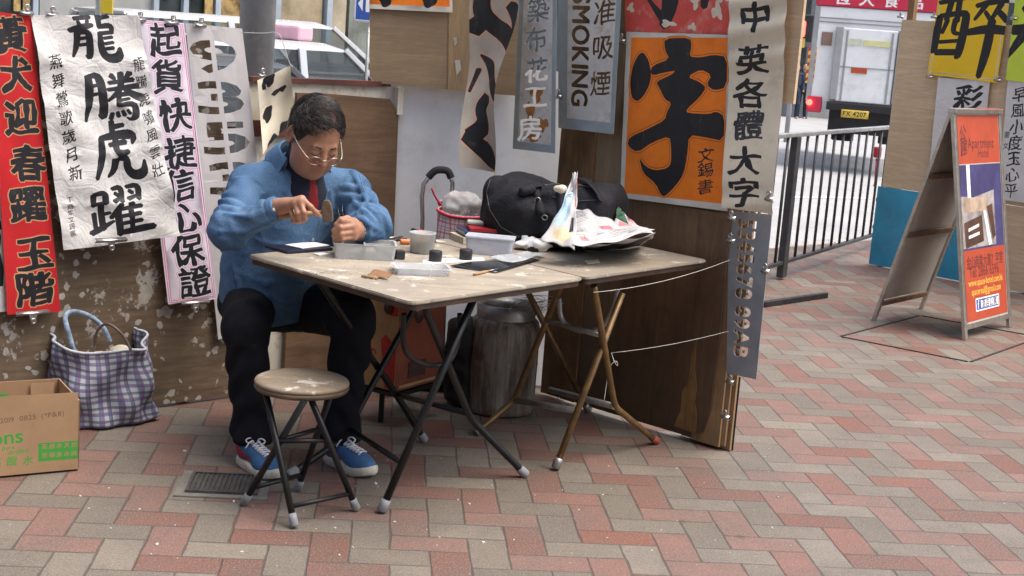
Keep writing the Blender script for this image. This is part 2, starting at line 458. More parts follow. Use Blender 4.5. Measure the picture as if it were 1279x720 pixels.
# ---- brick paving: 2 x 1 herringbone, worked out from the world position
def brick_material():
    t = NT('brick_paving'); P = t.co('Object'); sep = t.n.new('ShaderNodeSeparateXYZ')
    warp = t.n.new('ShaderNodeVectorMath'); warp.operation = 'MULTIPLY_ADD'
    t.link(t.noise(5, 2, .5, col=True), warp.inputs[0]); warp.inputs[1].default_value = (.012, .012, 0); t.link(P, warp.inputs[2])
    t.link(warp.outputs[0], sep.inputs[0]); X, Y = sep.outputs[0], sep.outputs[1]
    U = .12; x = t.math('SUBTRACT', X, .2208+.006); y = t.math('SUBTRACT', Y, 4.795+.006)
    i = t.math('DIVIDE', t.math('ADD', t.math('MULTIPLY', x, .9957), t.math('MULTIPLY', y, .0926)), U)
    j = t.math('DIVIDE', t.math('SUBTRACT', t.math('MULTIPLY', x, .0926), t.math('MULTIPLY', y, .9957)), U)
    fi = t.math('FLOOR', i); fj = t.math('FLOOR', j); u = t.math('SUBTRACT', i, fi); v = t.math('SUBTRACT', j, fj)
    s = t.math('ADD', fi, fj); mm = t.math('FLOORED_MODULO', s, 4.0)
    eq = lambda k: t.math('COMPARE', mm, float(k), .1)
    m1, m2, m3 = eq(1), eq(2), eq(3); isV = t.math('ADD', m2, m3)
    # brick corner cell
    bi = t.math('SUBTRACT', fi, m1); bj = t.math('SUBTRACT', fj, m3)
    du = t.math('SUBTRACT', i, bi); dv = t.math('SUBTRACT', j, bj)       # 0..2 x 0..1 or 0..1 x 0..2
    lu = t.math('SUBTRACT', 2.0, isV); lv = t.math('ADD', 1.0, isV)
    e1 = t.math('MINIMUM', du, t.math('SUBTRACT', lu, du)); e2 = t.math('MINIMUM', dv, t.math('SUBTRACT', lv, dv))
    edge = t.math('MINIMUM', e1, e2)
    jn = t.math('MULTIPLY_ADD', t.noise(9, 3, .6), .090, -.030)            # ragged joint width
    joint = t.math('SUBTRACT', 1.0, t.math('DIVIDE', t.math('SUBTRACT', edge, jn), .028, clamp=True), clamp=True)
    # colour family: pair of a lengthwise and a crosswise brick, red and grey zigzags
    pi_ = t.math('SUBTRACT', bi, 0.0); pj = t.math('SUBTRACT', bj, t.math('MULTIPLY', t.math('SUBTRACT', 1.0, isV), 2.0))
    r = t.math('DIVIDE', t.math('SUBTRACT', t.math('ADD', pi_, pj), 2.0), 4.0)
    r4 = t.math('FLOORED_MODULO', t.math('ADD', r, 1.0), 4.0)             # e, o, o, e
    flip = t.math('ADD', t.math('COMPARE', r4, 1.0, .2), t.math('COMPARE', r4, 2.0, .2))
    par = t.math('FLOORED_MODULO', t.math('ADD', pi_, flip), 2.0)         # 0 -> grey
    cb = t.n.new('ShaderNodeCombineXYZ'); t.link(bi, cb.inputs[0]); t.link(bj, cb.inputs[1])
    w = t.n.new('ShaderNodeTexWhiteNoise'); w.noise_dimensions = '3D'; t.link(cb.outputs[0], w.inputs[0]); rnd = w.outputs[0]
    ws = t.n.new('ShaderNodeSeparateXYZ'); t.link(w.outputs[1], ws.inputs[0])
    red = t.ramp(ws.outputs[0], [(0, (.135, .054, .037)), (.35, (.158, .076, .058)), (.7, (.185, .102, .082)), (1, (.160, .052, .031))])
    gry = t.ramp(ws.outputs[1], [(0, (.118, .099, .076)), (.4, (.147, .125, .098)), (.75, (.182, .157, .125)), (1, (.133, .111, .086))])
    odd = t.math('GREATER_THAN', rnd, .955)
    isred = t.math('ABSOLUTE', t.math('SUBTRACT', t.math('GREATER_THAN', par, .5), odd))
    c = t.mix(isred, gry, red)
    n1 = t.noise(3.2, 6, .7); c = t.mix(t.ramp(n1, [(.38, 0), (.70, .65)]), c, (.095, .080, .067))         # worn dirt
    c = t.mix(t.ramp(t.noise(1.1, 7, .75), [(.50, 0), (.66, .5)]), c, (.085, .070, .06))
    c = t.mix(t.ramp(t.noise(170, 3, .6), [(.5, 0), (.72, .30)]), c, (.55, .50, .44))                      # sandy grain
    c = t.mix(t.ramp(t.noise(95, 3, .7), [(.57, 0), (.68, .75)]), c, (.06, .05, .043)); c = t.mix(t.ramp(t.noise(28, 5, .75), [(.56, 0), (.70, .4)]), c, (.075, .06, .05))                    # pits
    sp = t.vor(13); c = t.mix(t.math('MULTIPLY', t.ramp(sp, [(.030, .6), (.055, 0)]), t.math('GREATER_THAN', t.noise(2.1, 2), .57)), c, (.62, .60, .56))   # gum spots
    sp2 = t.vor(5.3); c = t.mix(t.math('MULTIPLY', t.ramp(sp2, [(.05, .8), (.13, 0)]), t.math('GREATER_THAN', t.noise(1.3, 2), .58)), c, (.09, .055, .05))
    c = t.mix(t.math('MULTIPLY', joint, .68), c, (.055, .047, .042))
    h = t.math('ADD', t.math('MULTIPLY', t.math('SUBTRACT', 1.0, joint), 1.0), t.math('ADD', t.math('MULTIPLY', t.noise(120, 4, .7), .25), t.math('MULTIPLY', ws.outputs[2], .35)))
    return t.out(c, t.math('MULTIPLY_ADD', n1, .3, .5), t.bump(h, .55, .004), spec=.35)
M_brick = brick_material()
kb = -6.75
mb = MB()
mb.raw([ab(-40, 60), ab(18, 60), ab(18, kb), ab(-40, kb)], [(0, 1, 2, 3)])
mb.raw([ab(18, 60), ab(60, 60, -1.3), ab(60, kb, -1.3), ab(18, kb)], [(0, 1, 2, 3)])
tag(obj('pavement', mb.done(False), M_brick, origin=(0, 0, 0)), kind='structure')
M_kerb = plain('kerb_concrete', (.36, .35, .33), .85, .2, 6, .3)
mb = MB()
for k in range(60):
    a0 = -40+k*1.0; zz = -.0 if a0 < 17.5 else -(a0-18)*.031
    mb.bar(ab(a0+.006, kb-.075, zz-.10), ab(a0+.994, kb-.075, zz-.10-(.031 if a0 >= 17.5 else 0)), .15, .22, bev=.012)
tag(obj('kerb', mb.done(), M_kerb), kind='structure')
t = NT('road_concrete')
c = t.ramp(t.noise(.6, 6, .7), [(.3, (.26, .26, .26)), (.7, (.35, .35, .345))]); c = t.mix(t.ramp(t.noise(40, 4, .7), [(.55, 0), (.7, .5)]), c, (.27, .27, .27))
M_road = t.out(c, .8, t.bump(t.noise(90, 4), .3, .004))
zr = lambda a: -.135-.033*max(0, a-7)
mb = MB(); A_ = [-60, -20, 0, 7, 12, 18, 25, 32, 40, 55, 80, 120, 200]
mb.raw([q for a in A_ for q in (ab(a, kb-.15, zr(a)), ab(a, -160, zr(a)))], [(2*i, 2*i+1, 2*i+3, 2*i+2) for i in range(len(A_)-1)])
tag(obj('road', mb.done(), M_road, origin=(0, 0, 0)), kind='structure')
M_line = plain('road_paint_white', (.74, .74, .72), .7, .1, 3, .1)
mb = MB()
for k in range(14):
    a0 = -8+k*4.0; mb.raw([ab(a0, -11.6, zr(a0)+.006), ab(a0+2, -11.6, zr(a0+2)+.006), ab(a0+2, -11.72, zr(a0+2)+.006), ab(a0, -11.72, zr(a0)+.006)], [(0, 1, 2, 3)])
tag(obj('road_markings', mb.done(), M_line, origin=(0, 0, 0)), kind='structure')
# far pavement
M_fp = plain('far_paving', (.33, .31, .29), .85, .2, 3, .2)
mb = MB(); A2 = [-60, 0, 7, 12, 18, 23]; FB = -17.4
for q0, q1 in zip(A2, A2[1:]):
    mb.raw([ab(q0, FB, zr(q0)+.13), ab(q1, FB, zr(q1)+.13), ab(q1, FB-3.2, zr(q1)+.13), ab(q0, FB-3.2, zr(q0)+.13), ab(q0, FB, zr(q0)-.05), ab(q1, FB, zr(q1)-.05)], [(0, 1, 2, 3), (4, 5, 1, 0)])
tag(obj('far_pavement', mb.done(), M_fp, origin=(0, 0, 0)), kind='structure')

# ---- drain cover let into the bricks
M_iron = plain('drain_iron', (.10, .095, .09), .6, .25, 30, .3, metal=.5)
M_surround = plain('drain_concrete', (.16, .15, .13), .9, .2, 14, .4)
gd = G(281, 607); iu = V(.9957, .0926, 0); ju = V(.0926, -.9957, 0)
tg = thing('drain_cover', 'dark ribbed drain cover let into the bricks beside the blue shoe', 'drain', gd)
mb = MB(); mb.box(gd+V(0, 0, .001), .30, .262, .008, iu, ju); obj('surround', mb.done(), M_surround, tg)
mb = MB()
mb.box(gd+V(0, 0, .005), .215, .178, .006, iu, ju)
for k in range(13): mb.box(gd+iu*(-.096+k*.016)+V(0, 0, .010), .007, .165, .006, iu, ju)
for s in (-1, 1):
    mb.box(gd+ju*s*.094+V(0, 0, .008), .215, .01, .012, iu, ju); mb.box(gd+iu*s*.112+V(0, 0, .008), .01, .198, .0125, iu, ju)
obj('grille', mb.done(), M_iron, tg)
# ---- recessed cover frame by the A-board, and the loose rod by the fence
M_dark = plain('dark_steel', (.055, .055, .06), .5, .3, 20, .2, metal=.6)
mb = MB(); c1, c2, c3 = G(1050, 421), G(1212, 453), G(1300, 422); c4 = c1+(c3-c2)
for p, q in ((c1, c2), (c2, c3), (c3, c4), (c4, c1)):
    d = unit(q-p); mb.bar(p+d*.012+V(0, 0, .002), q-d*.012+V(0, 0, .002), .012, .006)
tag(obj('cover_frame', mb.done(), M_dark), 'thin dark metal frame of a brick filled cover under the A-board', 'cover frame')
mb = MB(); p, q = G(953, 384), G(1032, 372); mb.bar(p+V(0, 0, .018), q+V(0, 0, .018), .035, .035, bev=.004)
tag(obj('steel_bar', mb.done(), M_dark), 'dark square steel bar lying on the bricks by the railing', 'bar')
# ---- litter: chips and crumbs
M_chip = plain('pale_chips', (.62, .58, .52), .9, .2, 30, 0)
rs = np.random.RandomState(5); mb = MB()
for k in range(90):
    x, y = (rs.uniform(0, 1000), rs.uniform(560, 718)) if k < 70 else (rs.normal(420, 190), rs.normal(610, 40))
    if k >= 200: x, y = rs.uniform(900, 1279), rs.uniform(400, 700)
    if y < 520 or y > 719: continue
    p = G(x, y); s = rs.uniform(.0015, .0042)*(1+.8*(rs.rand() > .95)); a = rs.rand()*3.14
    mb.box(p+V(0, 0, s*.35), s*rs.uniform(1, 2.2), s, s*.7, ax=(math.cos(a), math.sin(a), rs.uniform(-.2, .2)))
tag(obj('stone_chips', mb.done(), M_chip, origin=(0, 0, 0)), 'pale stone chips and crumbs scattered on the brick paving', 'litter', kind='stuff')

# ================================================================== across the street
FBP = (ab(0, -20.6), unit(ab(0, 1)))                 # shopfront plane, normal towards us
M_bwall = plain('render_grey', (.30, .305, .29), .8, .15, 1.5, .1)
M_tan = plain('tan_blind', (.36, .29, .18), .7, .35, 1.3, .05)
M_tan2 = plain('tan_panel', (.40, .34, .24), .6, .25, 1.6, .05)
M_mul = plain('mullion_blue_grey', (.30, .35, .40), .5, .15, 2, .05)
M_gwin = plain('dark_glass', (.035, .045, .05), .12, .4, 1.5, 0, spec=.6)
M_gg = plain('grey_green_glass', (.23, .25, .22), .3, .3, 1.2, 0)
M_yel = plain('yellow_card', (.62, .46, .03), .6, .15, 3, 0)
M_warm = plain('warm_goods', (.40, .27, .10), .7, .5, 4, 0)
M_dk = plain('shop_dark', (.03, .028, .026), .7, .4, 3, 0)
bl = thing('shop_building', 'grey rendered building with shopfront windows across the street behind the taxi', 'building', ab(-2, -21))
def fx(x, y=20, off=0.0): return PL(x, y, FBP, off)
ad = unit(ab(1, 0))
def fbox(x0, x1, z0, z1, off, th, mat, name, par, bev=0.0):
    p, q = fx(x0), fx(x1); c = (p+q)/2; mb = MB(); mb.box(V(c[0], c[1], (z0+z1)/2)+FBP[1]*(off), np.linalg.norm(q[:2]-p[:2]), th, z1-z0, ax=ad, bev=bev)
    return obj(name, mb.done(), mat, par)
mb = MB(); mb.box((ab(-60, -23.7)+ab(22, -23.7))/2+V(0, 0, 9), 82, 6, 20, ax=ad); obj('wall', mb.done(), M_bwall, bl)
for x0, x1, mat, nm in ((-260, -160, M_gwin, 'window'), (-150, -40, M_tan, 'blind'), (-35, 30, M_gwin, 'window'), (46, 128, M_bwall, 'panel'), (131, 186, M_bwall, 'panel'),
                        (190, 222, M_gwin, 'window'), (228, 262, M_gwin, 'window'), (268, 296, M_warm, 'display'), (303, 336, M_gg, 'window'), (345, 398, M_tan, 'blind'), (410, 428, M_tan2, 'blind'), (432, 520, M_gg, 'window'), (530, 640, M_tan2, 'blind'), (650, 760, M_gwin, 'window')):
    fbox(x0, x1, .35 if mat is not M_bwall else -.4, 3.2, .05, .12, mat, nm, bl)
for x in (38, 188, 225, 265, 300, 340, 404, 525, 645): fbox(x-3.2, x+3.2, -.4, 3.4, .12, .16, M_mul, 'mullion', bl)
fbox(-300, 780, -.6, .33, .10, .2, M_bwall, 'plinth', bl)
fbox(-300, 780, 3.3, 4.3, .2, .5, M_mul, 'fascia', bl)
rs = np.random.RandomState(3)
for k in range(26):      # cards and goods in the windows
    x = rs.choice([rs.uniform(-30, 27), rs.uniform(191, 220), rs.uniform(229, 260), rs.uniform(229, 260)]); w = rs.uniform(4, 10); z = rs.uniform(.5, 2.2)
    fbox(x-w/2, x+w/2, z, z+rs.uniform(.15, .5), .13+.002*k, .03, [M_yel, M_warm, M_yel, M_bwall][k % 4], 'window_card', bl)
# distant buildings closing the street on the right
M_far1 = plain('far_facade_dark', (.12, .13, .14), .7, .3, .6, 0); M_far2 = plain('far_facade_pale', (.35, .34, .33), .8, .2, .5, 0)
for k, (x, Y, w, d_, h, mt, lab) in enumerate(((8.5, 78, 14, 10, 26, M_far1, 'dark far building closing the street left of the lorry'), (24, 84, 16, 12, 30, M_far2, 'pale far building behind the lorry'))):
    tb = thing('far_building', lab, 'building', (x, Y, -3)); mb = MB(); mb.box(V(x, Y+d_/2, h/2-3), w, d_, h); obj('wall', mb.done(), mt, tb)
    mb = MB()
    for r_ in range(7):
        for c_ in range(6): mb.box(V(x-w/2+w*(c_+.5)/6, Y-.03, 1+r_*3.4), w/6*.62, .1, 1.7)
    obj('window', mb.done(), M_gwin, tb); tb.children[-1]['kind'] = 'stuff'
# unseen building behind the camera, placed and sized to shade the stall
M_side = plain('side_facade', (.30, .28, .26), .8, .2, 1, .1)

def block(a0, a1, b0, b1, h, label):
    """an unseen building on our side of the street, set there for its shade; its front faces the kerb"""
    c = ab((a0+a1)/2, (b0+b1)/2); t_ = thing('unseen_building', label, 'building', c); mb = MB(); mb.box(c+V(0, 0, h/2+.004), a1-a0, b1-b0, h, ax=ad); obj('wall', mb.done(), M_side, t_)
    mb = MB()
    for z in np.arange(4.5, h-2, 3.2):
        for a in np.arange(a0+1.2, a1-1, 2.6): mb.box(ab(a, b0-.02)+V(0, 0, z), 1.5, .12, 1.5, ax=ad)
    o_ = obj('window', mb.done(), M_gwin, t_); o_['kind'] = 'stuff'
    mb = MB(); mb.box(ab((a0+a1)/2, b0-1.9)+V(0, 0, 3.5), a1-a0, 3.8, .25, ax=ad); obj('added_canopy', mb.done(), M_side, t_)  # overhang added out of view to darken the near left paving
block(-22, -0.3, 2.8, 14, 18, 'tall unseen building behind the camera, placed and sized to shade the stall')
# ================================================================== hoardings round the stall
AW = (V(-1.35, 5.35, 0), V(.683, -.73, 0)); AD = V(.73, .683, 0)                # left hoarding plane, normal towards the camera side
BW = (V(.877, 5.319, 0), unit([-.668, -.744, 0])); BD = unit([.744, -.668, 0])   # right hoarding plane
CW = (V(0, 6.12, 0), V(0, -1, 0))                                                # white panel at the back
RWL = (G(1090, 332), None); rd = unit(G(1279, 368)-G(1090, 332)); RW_ = (RWL[0], unit([rd[1], -rd[0], 0]))  # hoarding far right
if RW_[1][1] > 0: RW_ = (RW_[0], -RW_[1])
def spotted(name, base, spot, sc=1.0):
    t = NT(name); n = t.noise(2.2, 6, .7); g = t.noise(5, 5, .65, vec=t.mapping((1, 1, 9)))
    c = t.ramp(g, [(.3, tuple(q*.62 for q in base)), (.55, base), (.75, tuple(min(1, q*1.35) for q in base))])
    c = t.mix(t.ramp(n, [(.45, 0), (.7, .55)]), c, tuple(q*.5 for q in base))
    wv = t.n.new('ShaderNodeVectorMath'); wv.operation = 'MULTIPLY_ADD'; t.link(t.noise(7, 4, .6, col=True), wv.inputs[0]); wv.inputs[1].default_value = (.10, .10, .10); t.link(t.co(), wv.inputs[2])
    a = t.math('MULTIPLY', t.ramp(t.vor(7*sc, wv.outputs[0]), [(.20, 1), (.24, 0)]), t.math('GREATER_THAN', t.noise(2.6, 3), .46))
    b = t.math('MULTIPLY', t.ramp(t.vor(19*sc, wv.outputs[0]), [(.27, 1), (.31, 0)]), t.math('GREATER_THAN', t.noise(3.9, 3), .45))
    d = t.ramp(t.noise(5.5, 8, .75), [(.575, 0), (.60, 1)])
    m = t.math('MAXIMUM', t.math('MAXIMUM', a, b), d); m = t.math('MULTIPLY', m, t.math('MULTIPLY_ADD', t.noise(30, 4, .7), .9, .35), clamp=True)
    c = t.mix(m, c, t.mix(t.noise(14, 4), spot, tuple(q*.72 for q in spot)))
    return t.out(c, .8, t.bump(t.math('ADD', t.math('MULTIPLY', m, .7), t.math('MULTIPLY', t.noise(60, 4), .4)), .4, .003), spec=.3)
def plywood(name, base, rough=.6, axis='z', streak=.5, dark=None, spec=.35, dark_low=False):
    t = NT(name); sc = {'z': (7, 7, .8), 'x': (.8, .8, 9)}[axis]
    v = t.mapping(sc); g = t.noise(3.2, 8, .62, vec=v, dist=1.2); f = t.noise(26, 3, .6, vec=v)
    c = t.ramp(g, [(.25, tuple(q*(1-streak) for q in base)), (.5, base), (.78, tuple(min(1, q*1.3) for q in base))])
    c = t.mix(t.ramp(f, [(.45, 0), (.7, .35)]), c, tuple(q*.55 for q in base))
    if dark: c = t.mix(t.ramp(t.noise(1.9, 6, .7), [(.42, 0), (.66, dark[1])]), c, dark[0])
    if dark_low:      # board gets darker towards the bottom, with an uneven upper limit
        s = t.n.new('ShaderNodeSeparateXYZ'); t.link(t.co(), s.inputs[0]); 
        z = t.math('ADD', s.outputs[2], t.math('MULTIPLY', t.noise(3, 5), .5)); c = t.mix(t.ramp(z, [(.30, .6), (.95, 0)]), c, (.045, .028, .018))
    return t.out(c, rough, t.bump(f, .2, .002), spec=spec)
M_spot = spotted('splattered_plywood', (.165, .118, .078), (.54, .51, .46))
M_ply1 = plywood('brown_plywood', (.15, .090, .052), .55, 'x', .5, ((.05, .028, .016), .6))
M_ply2 = plywood('weathered_board', (.255, .185, .115), .6, 'z', .25, ((.13, .09, .058), .6), dark_low=True)
M_ply3 = plywood('khaki_board', (.31, .225, .135), .65, 'x', .2, ((.19, .13, .08), .6))
M_ply4 = plywood('light_plywood', (.58, .43, .275), .6, 'x', .15, ((.46, .33, .20), .5))
M_post = plywood('old_timber', (.23, .135, .06), .7, 'z', .6, ((.05, .03, .018), .7))
M_edge = plywood('board_edge', (.30, .19, .10), .8, 'z', .5, ((.12, .07, .04), .6))
M_white = plain('white_painted_board', (.76, .77, .785), .6, .08, 2.2, .12, dirt=((.42, .40, .38), .35))
M_cream = plain('cream_painted_board', (.58, .55, .47), .7, .12, 5, .2, dirt=((.28, .17, .10), .7))
M_redb = plain('dark_red_rail', (.10, .032, .024), .6, .4, 6, .2)
M_blue = plain('blue_painted_board', (.035, .27, .42), .5, .18, 3, .15, dirt=((.10, .28, .36), .4))
M_str = plain('white_string', (.6, .58, .52), .8, .1, 30, 0)
M_steel = plain('worn_steel', (.42, .41, .39), .38, .25, 25, .1, metal=.85)
def wall_rect(mb, pl, d, a0, a1, z0, z1, th, off=0.0, mat=0, lean=0.0, bev=.0015):
    """board flush on plane pl between along-positions a0..a1; its face lies off in front of the plane"""
    n = pl[1]; P = []
    for (a, z) in ((a0, z0), (a1, z0), (a1, z1), (a0, z1)): P.append(pl[0]+d*(a+lean*(z1-z))+V(0, 0, z)+n*off)
    mb.prism(P, -n*th, mat); return mb
al = lambda x, y, pl, d: float((PL(x, y, pl)-pl[0]) @ d)
hz = lambda x, y, pl: float(PL(x, y, pl)[2])
# left hoarding: spotted board, then cream framed bay with brown plywood in front
tl = thing('hoarding', 'paint splattered brown plywood hoarding behind the red and white banners', 'hoarding', AW[0])
mb = MB(); aR = al(299, 495, AW, AD); aRt = al(266, 60, AW, AD)
P = [AW[0]+AD*a+V(0, 0, z) for a, z in ((-3.4, .012), (aR, .012), (aR-.004, .55), (aRt+.02, 1.30), (aRt, 1.455), (-.9, 1.45), (-3.4, 1.46))]
mb.prism(P, -AW[1]*.018); obj('board', mb.done(), M_spot, tl)
mb = MB()
for a in (-3.2, -1.9, -.62, aRt-.06): mb = MB(); mb.bar(AW[0]+AD*a-AW[1]*.045+V(0, 0, .01), AW[0]+AD*a-AW[1]*.045+V(0, 0, 1.42), .06, .045, up=AD); obj('stud', mb.done(), M_post, tl)
for z in (.3, 1.35): mb = MB(); mb.bar(AW[0]-AD*3.35-AW[1]*.09+V(0, 0, z), AW[0]+AD*aRt-AW[1]*.09+V(0, 0, z), .04, .07); obj('rail', mb.done(), M_post, tl)
tb = thing('hoarding', 'cream painted timber hoarding bay with a brown plywood sheet behind the man', 'hoarding', AW[0]+AD*.7)
a0, a1 = aR+.012, al(478, 300, AW, AD)-.0; zt = 1.285
mb = MB(); wall_rect(mb, AW, AD, a0, a1, .01, zt, .016, off=-.03); obj('back_board', mb.done(), M_cream, tb)
mb = MB(); wall_rect(mb, AW, AD, a0, a1+.01, zt+.002, zt+.022, .05, off=-.012); obj('top_rail', mb.done(), M_redb, tb)
mb = MB(); wall_rect(mb, AW, AD, a0, al(374, 160, AW, AD), hz(340, 171, AW), hz(340, 151, AW), .026, off=-.002)
obj('rail', mb.done(), M_redb, tb)
mb = MB(); b0, b1 = al(370, 130, AW, AD), a1+.045
P = [AW[0]+AD*a+V(0, 0, z)+AW[1]*.006 for a, z in ((b0, .02), (b1+.03, .02), (b1, 1.17), (b1-.05, 1.235), (b0+.15, 1.25), (b0, 1.25))]
mb.prism(P, -AW[1]*.015); obj('plywood_sheet', mb.done(), M_ply1, tb)
mb = MB(); 
for k, (a, w) in enumerate(((b1-.012, .03),)): wall_rect(mb, AW, AD, a, a+w, 1.17, zt, .03, off=.012)
obj('edge_strip', mb.done(), M_cream, tb)
# white panel at the back with a khaki board hung above it
tw = thing('white_panel', 'white painted panel at the back of the stall behind the trolley', 'panel', (-.2, 6.13, 0))
mb = MB(); wall_rect(mb, CW, V(1, 0, 0), -.64, .42, .01, 1.40, .02); obj('board', mb.done(), M_white, tw)
mb = MB()
for x in (-.6, .36): mb = MB(); mb.bar(V(x, 6.17, .01), V(x, 6.17, 2.6), .05, .05); obj('stud', mb.done(), M_post, tw)
KP = (V(0, 6.05, 0), V(0, -1, 0))
tk = thing('khaki_board', 'khaki hardboard sheet hung above the white panel', 'board', PL(530, 110, KP))
mb = MB(); q = [PL(x, y, KP) for x, y in ((462, -60), (462, 96), (470, 104), (560, 112), (606, 117), (648, 120), (648, -60))]; mb.prism(q, V(0, .012, 0)); obj('sheet', mb.done(), M_ply3, tk)
mb = MB(); q = [PL(x, y, KP, .004) for x, y in ((562, -60), (560, 112), (606, 117), (608, -60))]; mb.prism(q, V(0, .004, 0)); obj('strip', mb.done(), plywood('tan_strip', (.33, .23, .13), .6, 'z', .2), tk)
for x, y, s in ((572, 84, 9), (569, 52, 5), (590, 18, 6)):
    mb = MB(); c = PL(x, y, KP, .006); mb.raw([c+V(-s*.0016, 0, s*.003), c+V(s*.001, -.002, s*.0035), c+V(s*.0018, -.001, -s*.001), c+V(-s*.0002, 0, -s*.004)], [(0, 1, 2, 3)])
    obj('torn_paper', mb.done(), M_cream, tk)
# right hoarding: main board, old timber post, layered sheets at its free end
tr = thing('hoarding', 'dark weathered plywood hoarding on the right carrying the orange poster', 'hoarding', BW[0])
e0 = al(742, 230, BW, BD); e1 = al(897, 540, BW, BD)
mb = MB(); wall_rect(mb, BW, BD, e0, e1-.03, .02, 2.35, .014); obj('board', mb.done(), M_ply2, tr)
mb = MB()
P = [BW[0]+BD*a+V(0, 0, z)+BW[1]*.016 for a, z in ((e0+.2, .035), (e1-.15, .030), (e1-.06, .06), (e1-.035, .16), (e1-.028, .45), (e1-.03, .93), (e0+.2, .93))]
mb.prism(P, -BW[1]*.012); obj('lower_sheet', mb.done(), plywood('dark_low_plywood', (.17, .105, .060), .55, 'z', .5, ((.05, .03, .018), .6), dark_low=True), tr)
mb = MB()
P = [BW[0]+BD*a+V(0, 0, z)+BW[1]*.0185 for a, z in ((e1-.20, .05), (e1-.14, .048), (e1-.09, .045), (e1-.093, .12), (e1-.11, .17), (e1-.105, .23), (e1-.125, .30), (e1-.13, .42), (e1-.145, .36), (e1-.15, .24), (e1-.175, .20), (e1-.172, .12))]
mb.prism(P, -BW[1]*.002); obj('peeled_patch', mb.done(), plywood('bare_veneer', (.24, .14, .055), .7, 'z', .6, ((.10, .055, .025), .8)), tr)
mb = MB()
for k, (da, z0, z1, o) in enumerate(((.012, .01, 2.3, .004), (.030, .015, 1.6, -.011), (.046, .0, 2.2, -.026))): mb = MB(); wall_rect(mb, BW, BD, e1-.12, e1+da, z0+.004, z1, .012, off=o); obj('edge_sheet', mb.done(), M_edge, tr)
mb = MB(); wall_rect(mb, BW, BD, e1-.2, e1+.05, .003, .30, .004, off=-.042); obj('metal_sheet', mb.done(), M_dark, tr)
mb = MB()
wall_rect(mb, BW, BD, e0-.20, e0-.085, .02, 2.35, .05, off=.0); obj('post', mb.done(), M_post, tr)
mb = MB(); wall_rect(mb, BW, BD, e0-.082, e0-.004, .02, 2.35, .04, off=.006)
obj('post', mb.done(), M_post, tr)
mb = MB(); u1 = al(999, 60, BW, BD); wall_rect(mb, BW, BD, e1-.3, u1, hz(990, 130, BW), 2.36, .016, off=.001); obj('upper_sheet', mb.done(), M_ply4, tr)
# upper board's brown edge board behind the cream banner
# far right hoarding: plywood over blue
tf = thing('hoarding', 'light plywood hoarding with a blue painted lower half by the railing', 'hoarding', RW_[0])
L_ = float(np.linalg.norm(G(1279, 368)-G(1090, 332)))
zb = hz(1098, 233, RW_)
mb = MB(); wall_rect(mb, RW_, rd, 0, 3.4, zb+.003, 1.85, .016, off=-.002); obj('plywood_sheet', mb.done(), M_ply4, tf)
mb = MB(); wall_rect(mb, RW_, rd, -.03, .9, .01, zb, .02, off=.004); obj('blue_board', mb.done(), M_blue, tf)
mb = MB(); wall_rect(mb, RW_, rd, .905, 3.4, .01, zb, .016, off=-.002); obj('lower_board', mb.done(), M_ply4, tf)
mb = MB()
for a in (.05, 1.2, 2.4, 3.3): mb = MB(); mb.bar(RW_[0]+rd*a-RW_[1]*.045+V(0, 0, .01), RW_[0]+rd*a-RW_[1]*.045+V(0, 0, 2.1), .05, .05, up=rd); obj('stud', mb.done(), M_post, tf)
# ================================================================== banners, posters and stencils
t = NT('black_ink'); n = t.noise(16, 6, .7, vec=t.mapping((2.2, 2.2, .55)), dist=.8)
M_ink = t.out(t.ramp(n, [(.3, (.009, .009, .011)), (.60, (.016, .016, .02)), (.70, (.06, .06, .065)), (.78, (.17, .17, .175))]), .5, spec=.4)       # brush streaks where the ink ran dry
M_ink2 = plain('thin_grey_ink', (.045, .045, .05), .6, .6, 9, 0)
M_redcloth = plain('red_cloth', (.50, .012, .016), .8, .12, 4, .25, fine=260)
M_gold = plain('tan_outline', (.50, .27, .14), .8, .1, 30, 0)
def creased(name, col, dirt):
    t = NT(name); n = t.noise(3.5, 5, .6, dist=1.5); r1 = t.math('ABSOLUTE', t.math('SUBTRACT', n, .5)); r2 = t.math('ABSOLUTE', t.math('SUBTRACT', t.noise(8, 4, .6, dist=2.0), .5)); v = t.vor(9, feat='DISTANCE_TO_EDGE')
    c = t.ramp(t.noise(5, 5), [(.3, tuple(q*.92 for q in col)), (.7, col)]); c = t.mix(t.ramp(t.noise(2.2, 6, .7), [(.55, 0), (.75, .35)]), c, dirt)
    h = t.math('ADD', t.math('MULTIPLY', t.math('MINIMUM', r1, .12), 5.0), t.math('ADD', t.math('MULTIPLY', t.math('MINIMUM', r2, .10), 3.0), t.math('MULTIPLY', t.math('MINIMUM', v, .05), 6.0)))
    return t.out(c, .85, t.bump(h, .32, .008), spec=.25)
M_paper = creased('white_rice_paper', (.66, .65, .63), (.50, .47, .42))
M_pinkp = plain('lilac_white_paper', (.65, .60, .68), .8, .05, 5, .15)
M_pinkl = plain('pink_line', (.60, .12, .27), .7, .1, 20, 0)
M_plast = plain('milky_plastic_sheet', (.52, .50, .50), .45, .08, 3, .1, fine=20)
M_creamc = plain('cream_canvas', (.68, .62, .49), .85, .08, 5, .3, fine=200, dirt=((.45, .37, .27), .5))
M_canvas2 = plain('old_canvas', (.48, .42, .34), .85, .12, 5, .3, fine=200, dirt=((.33, .25, .18), .5))
M_orange = plain('orange_paint', (.86, .215, .012), .6, .14, 5, .15, dirt=((.72, .10, .02), .4))
M_white_b = plain('off_white_border', (.60, .57, .50), .8, .1, 9, .2)
M_redp = plain('faded_red_paint', (.62, .085, .065), .6, .15, 7, .2, dirt=((.60, .42, .36), .5))
M_yellow = plain('yellow_paint', (.82, .53, .015), .55, .06, 3, .1)
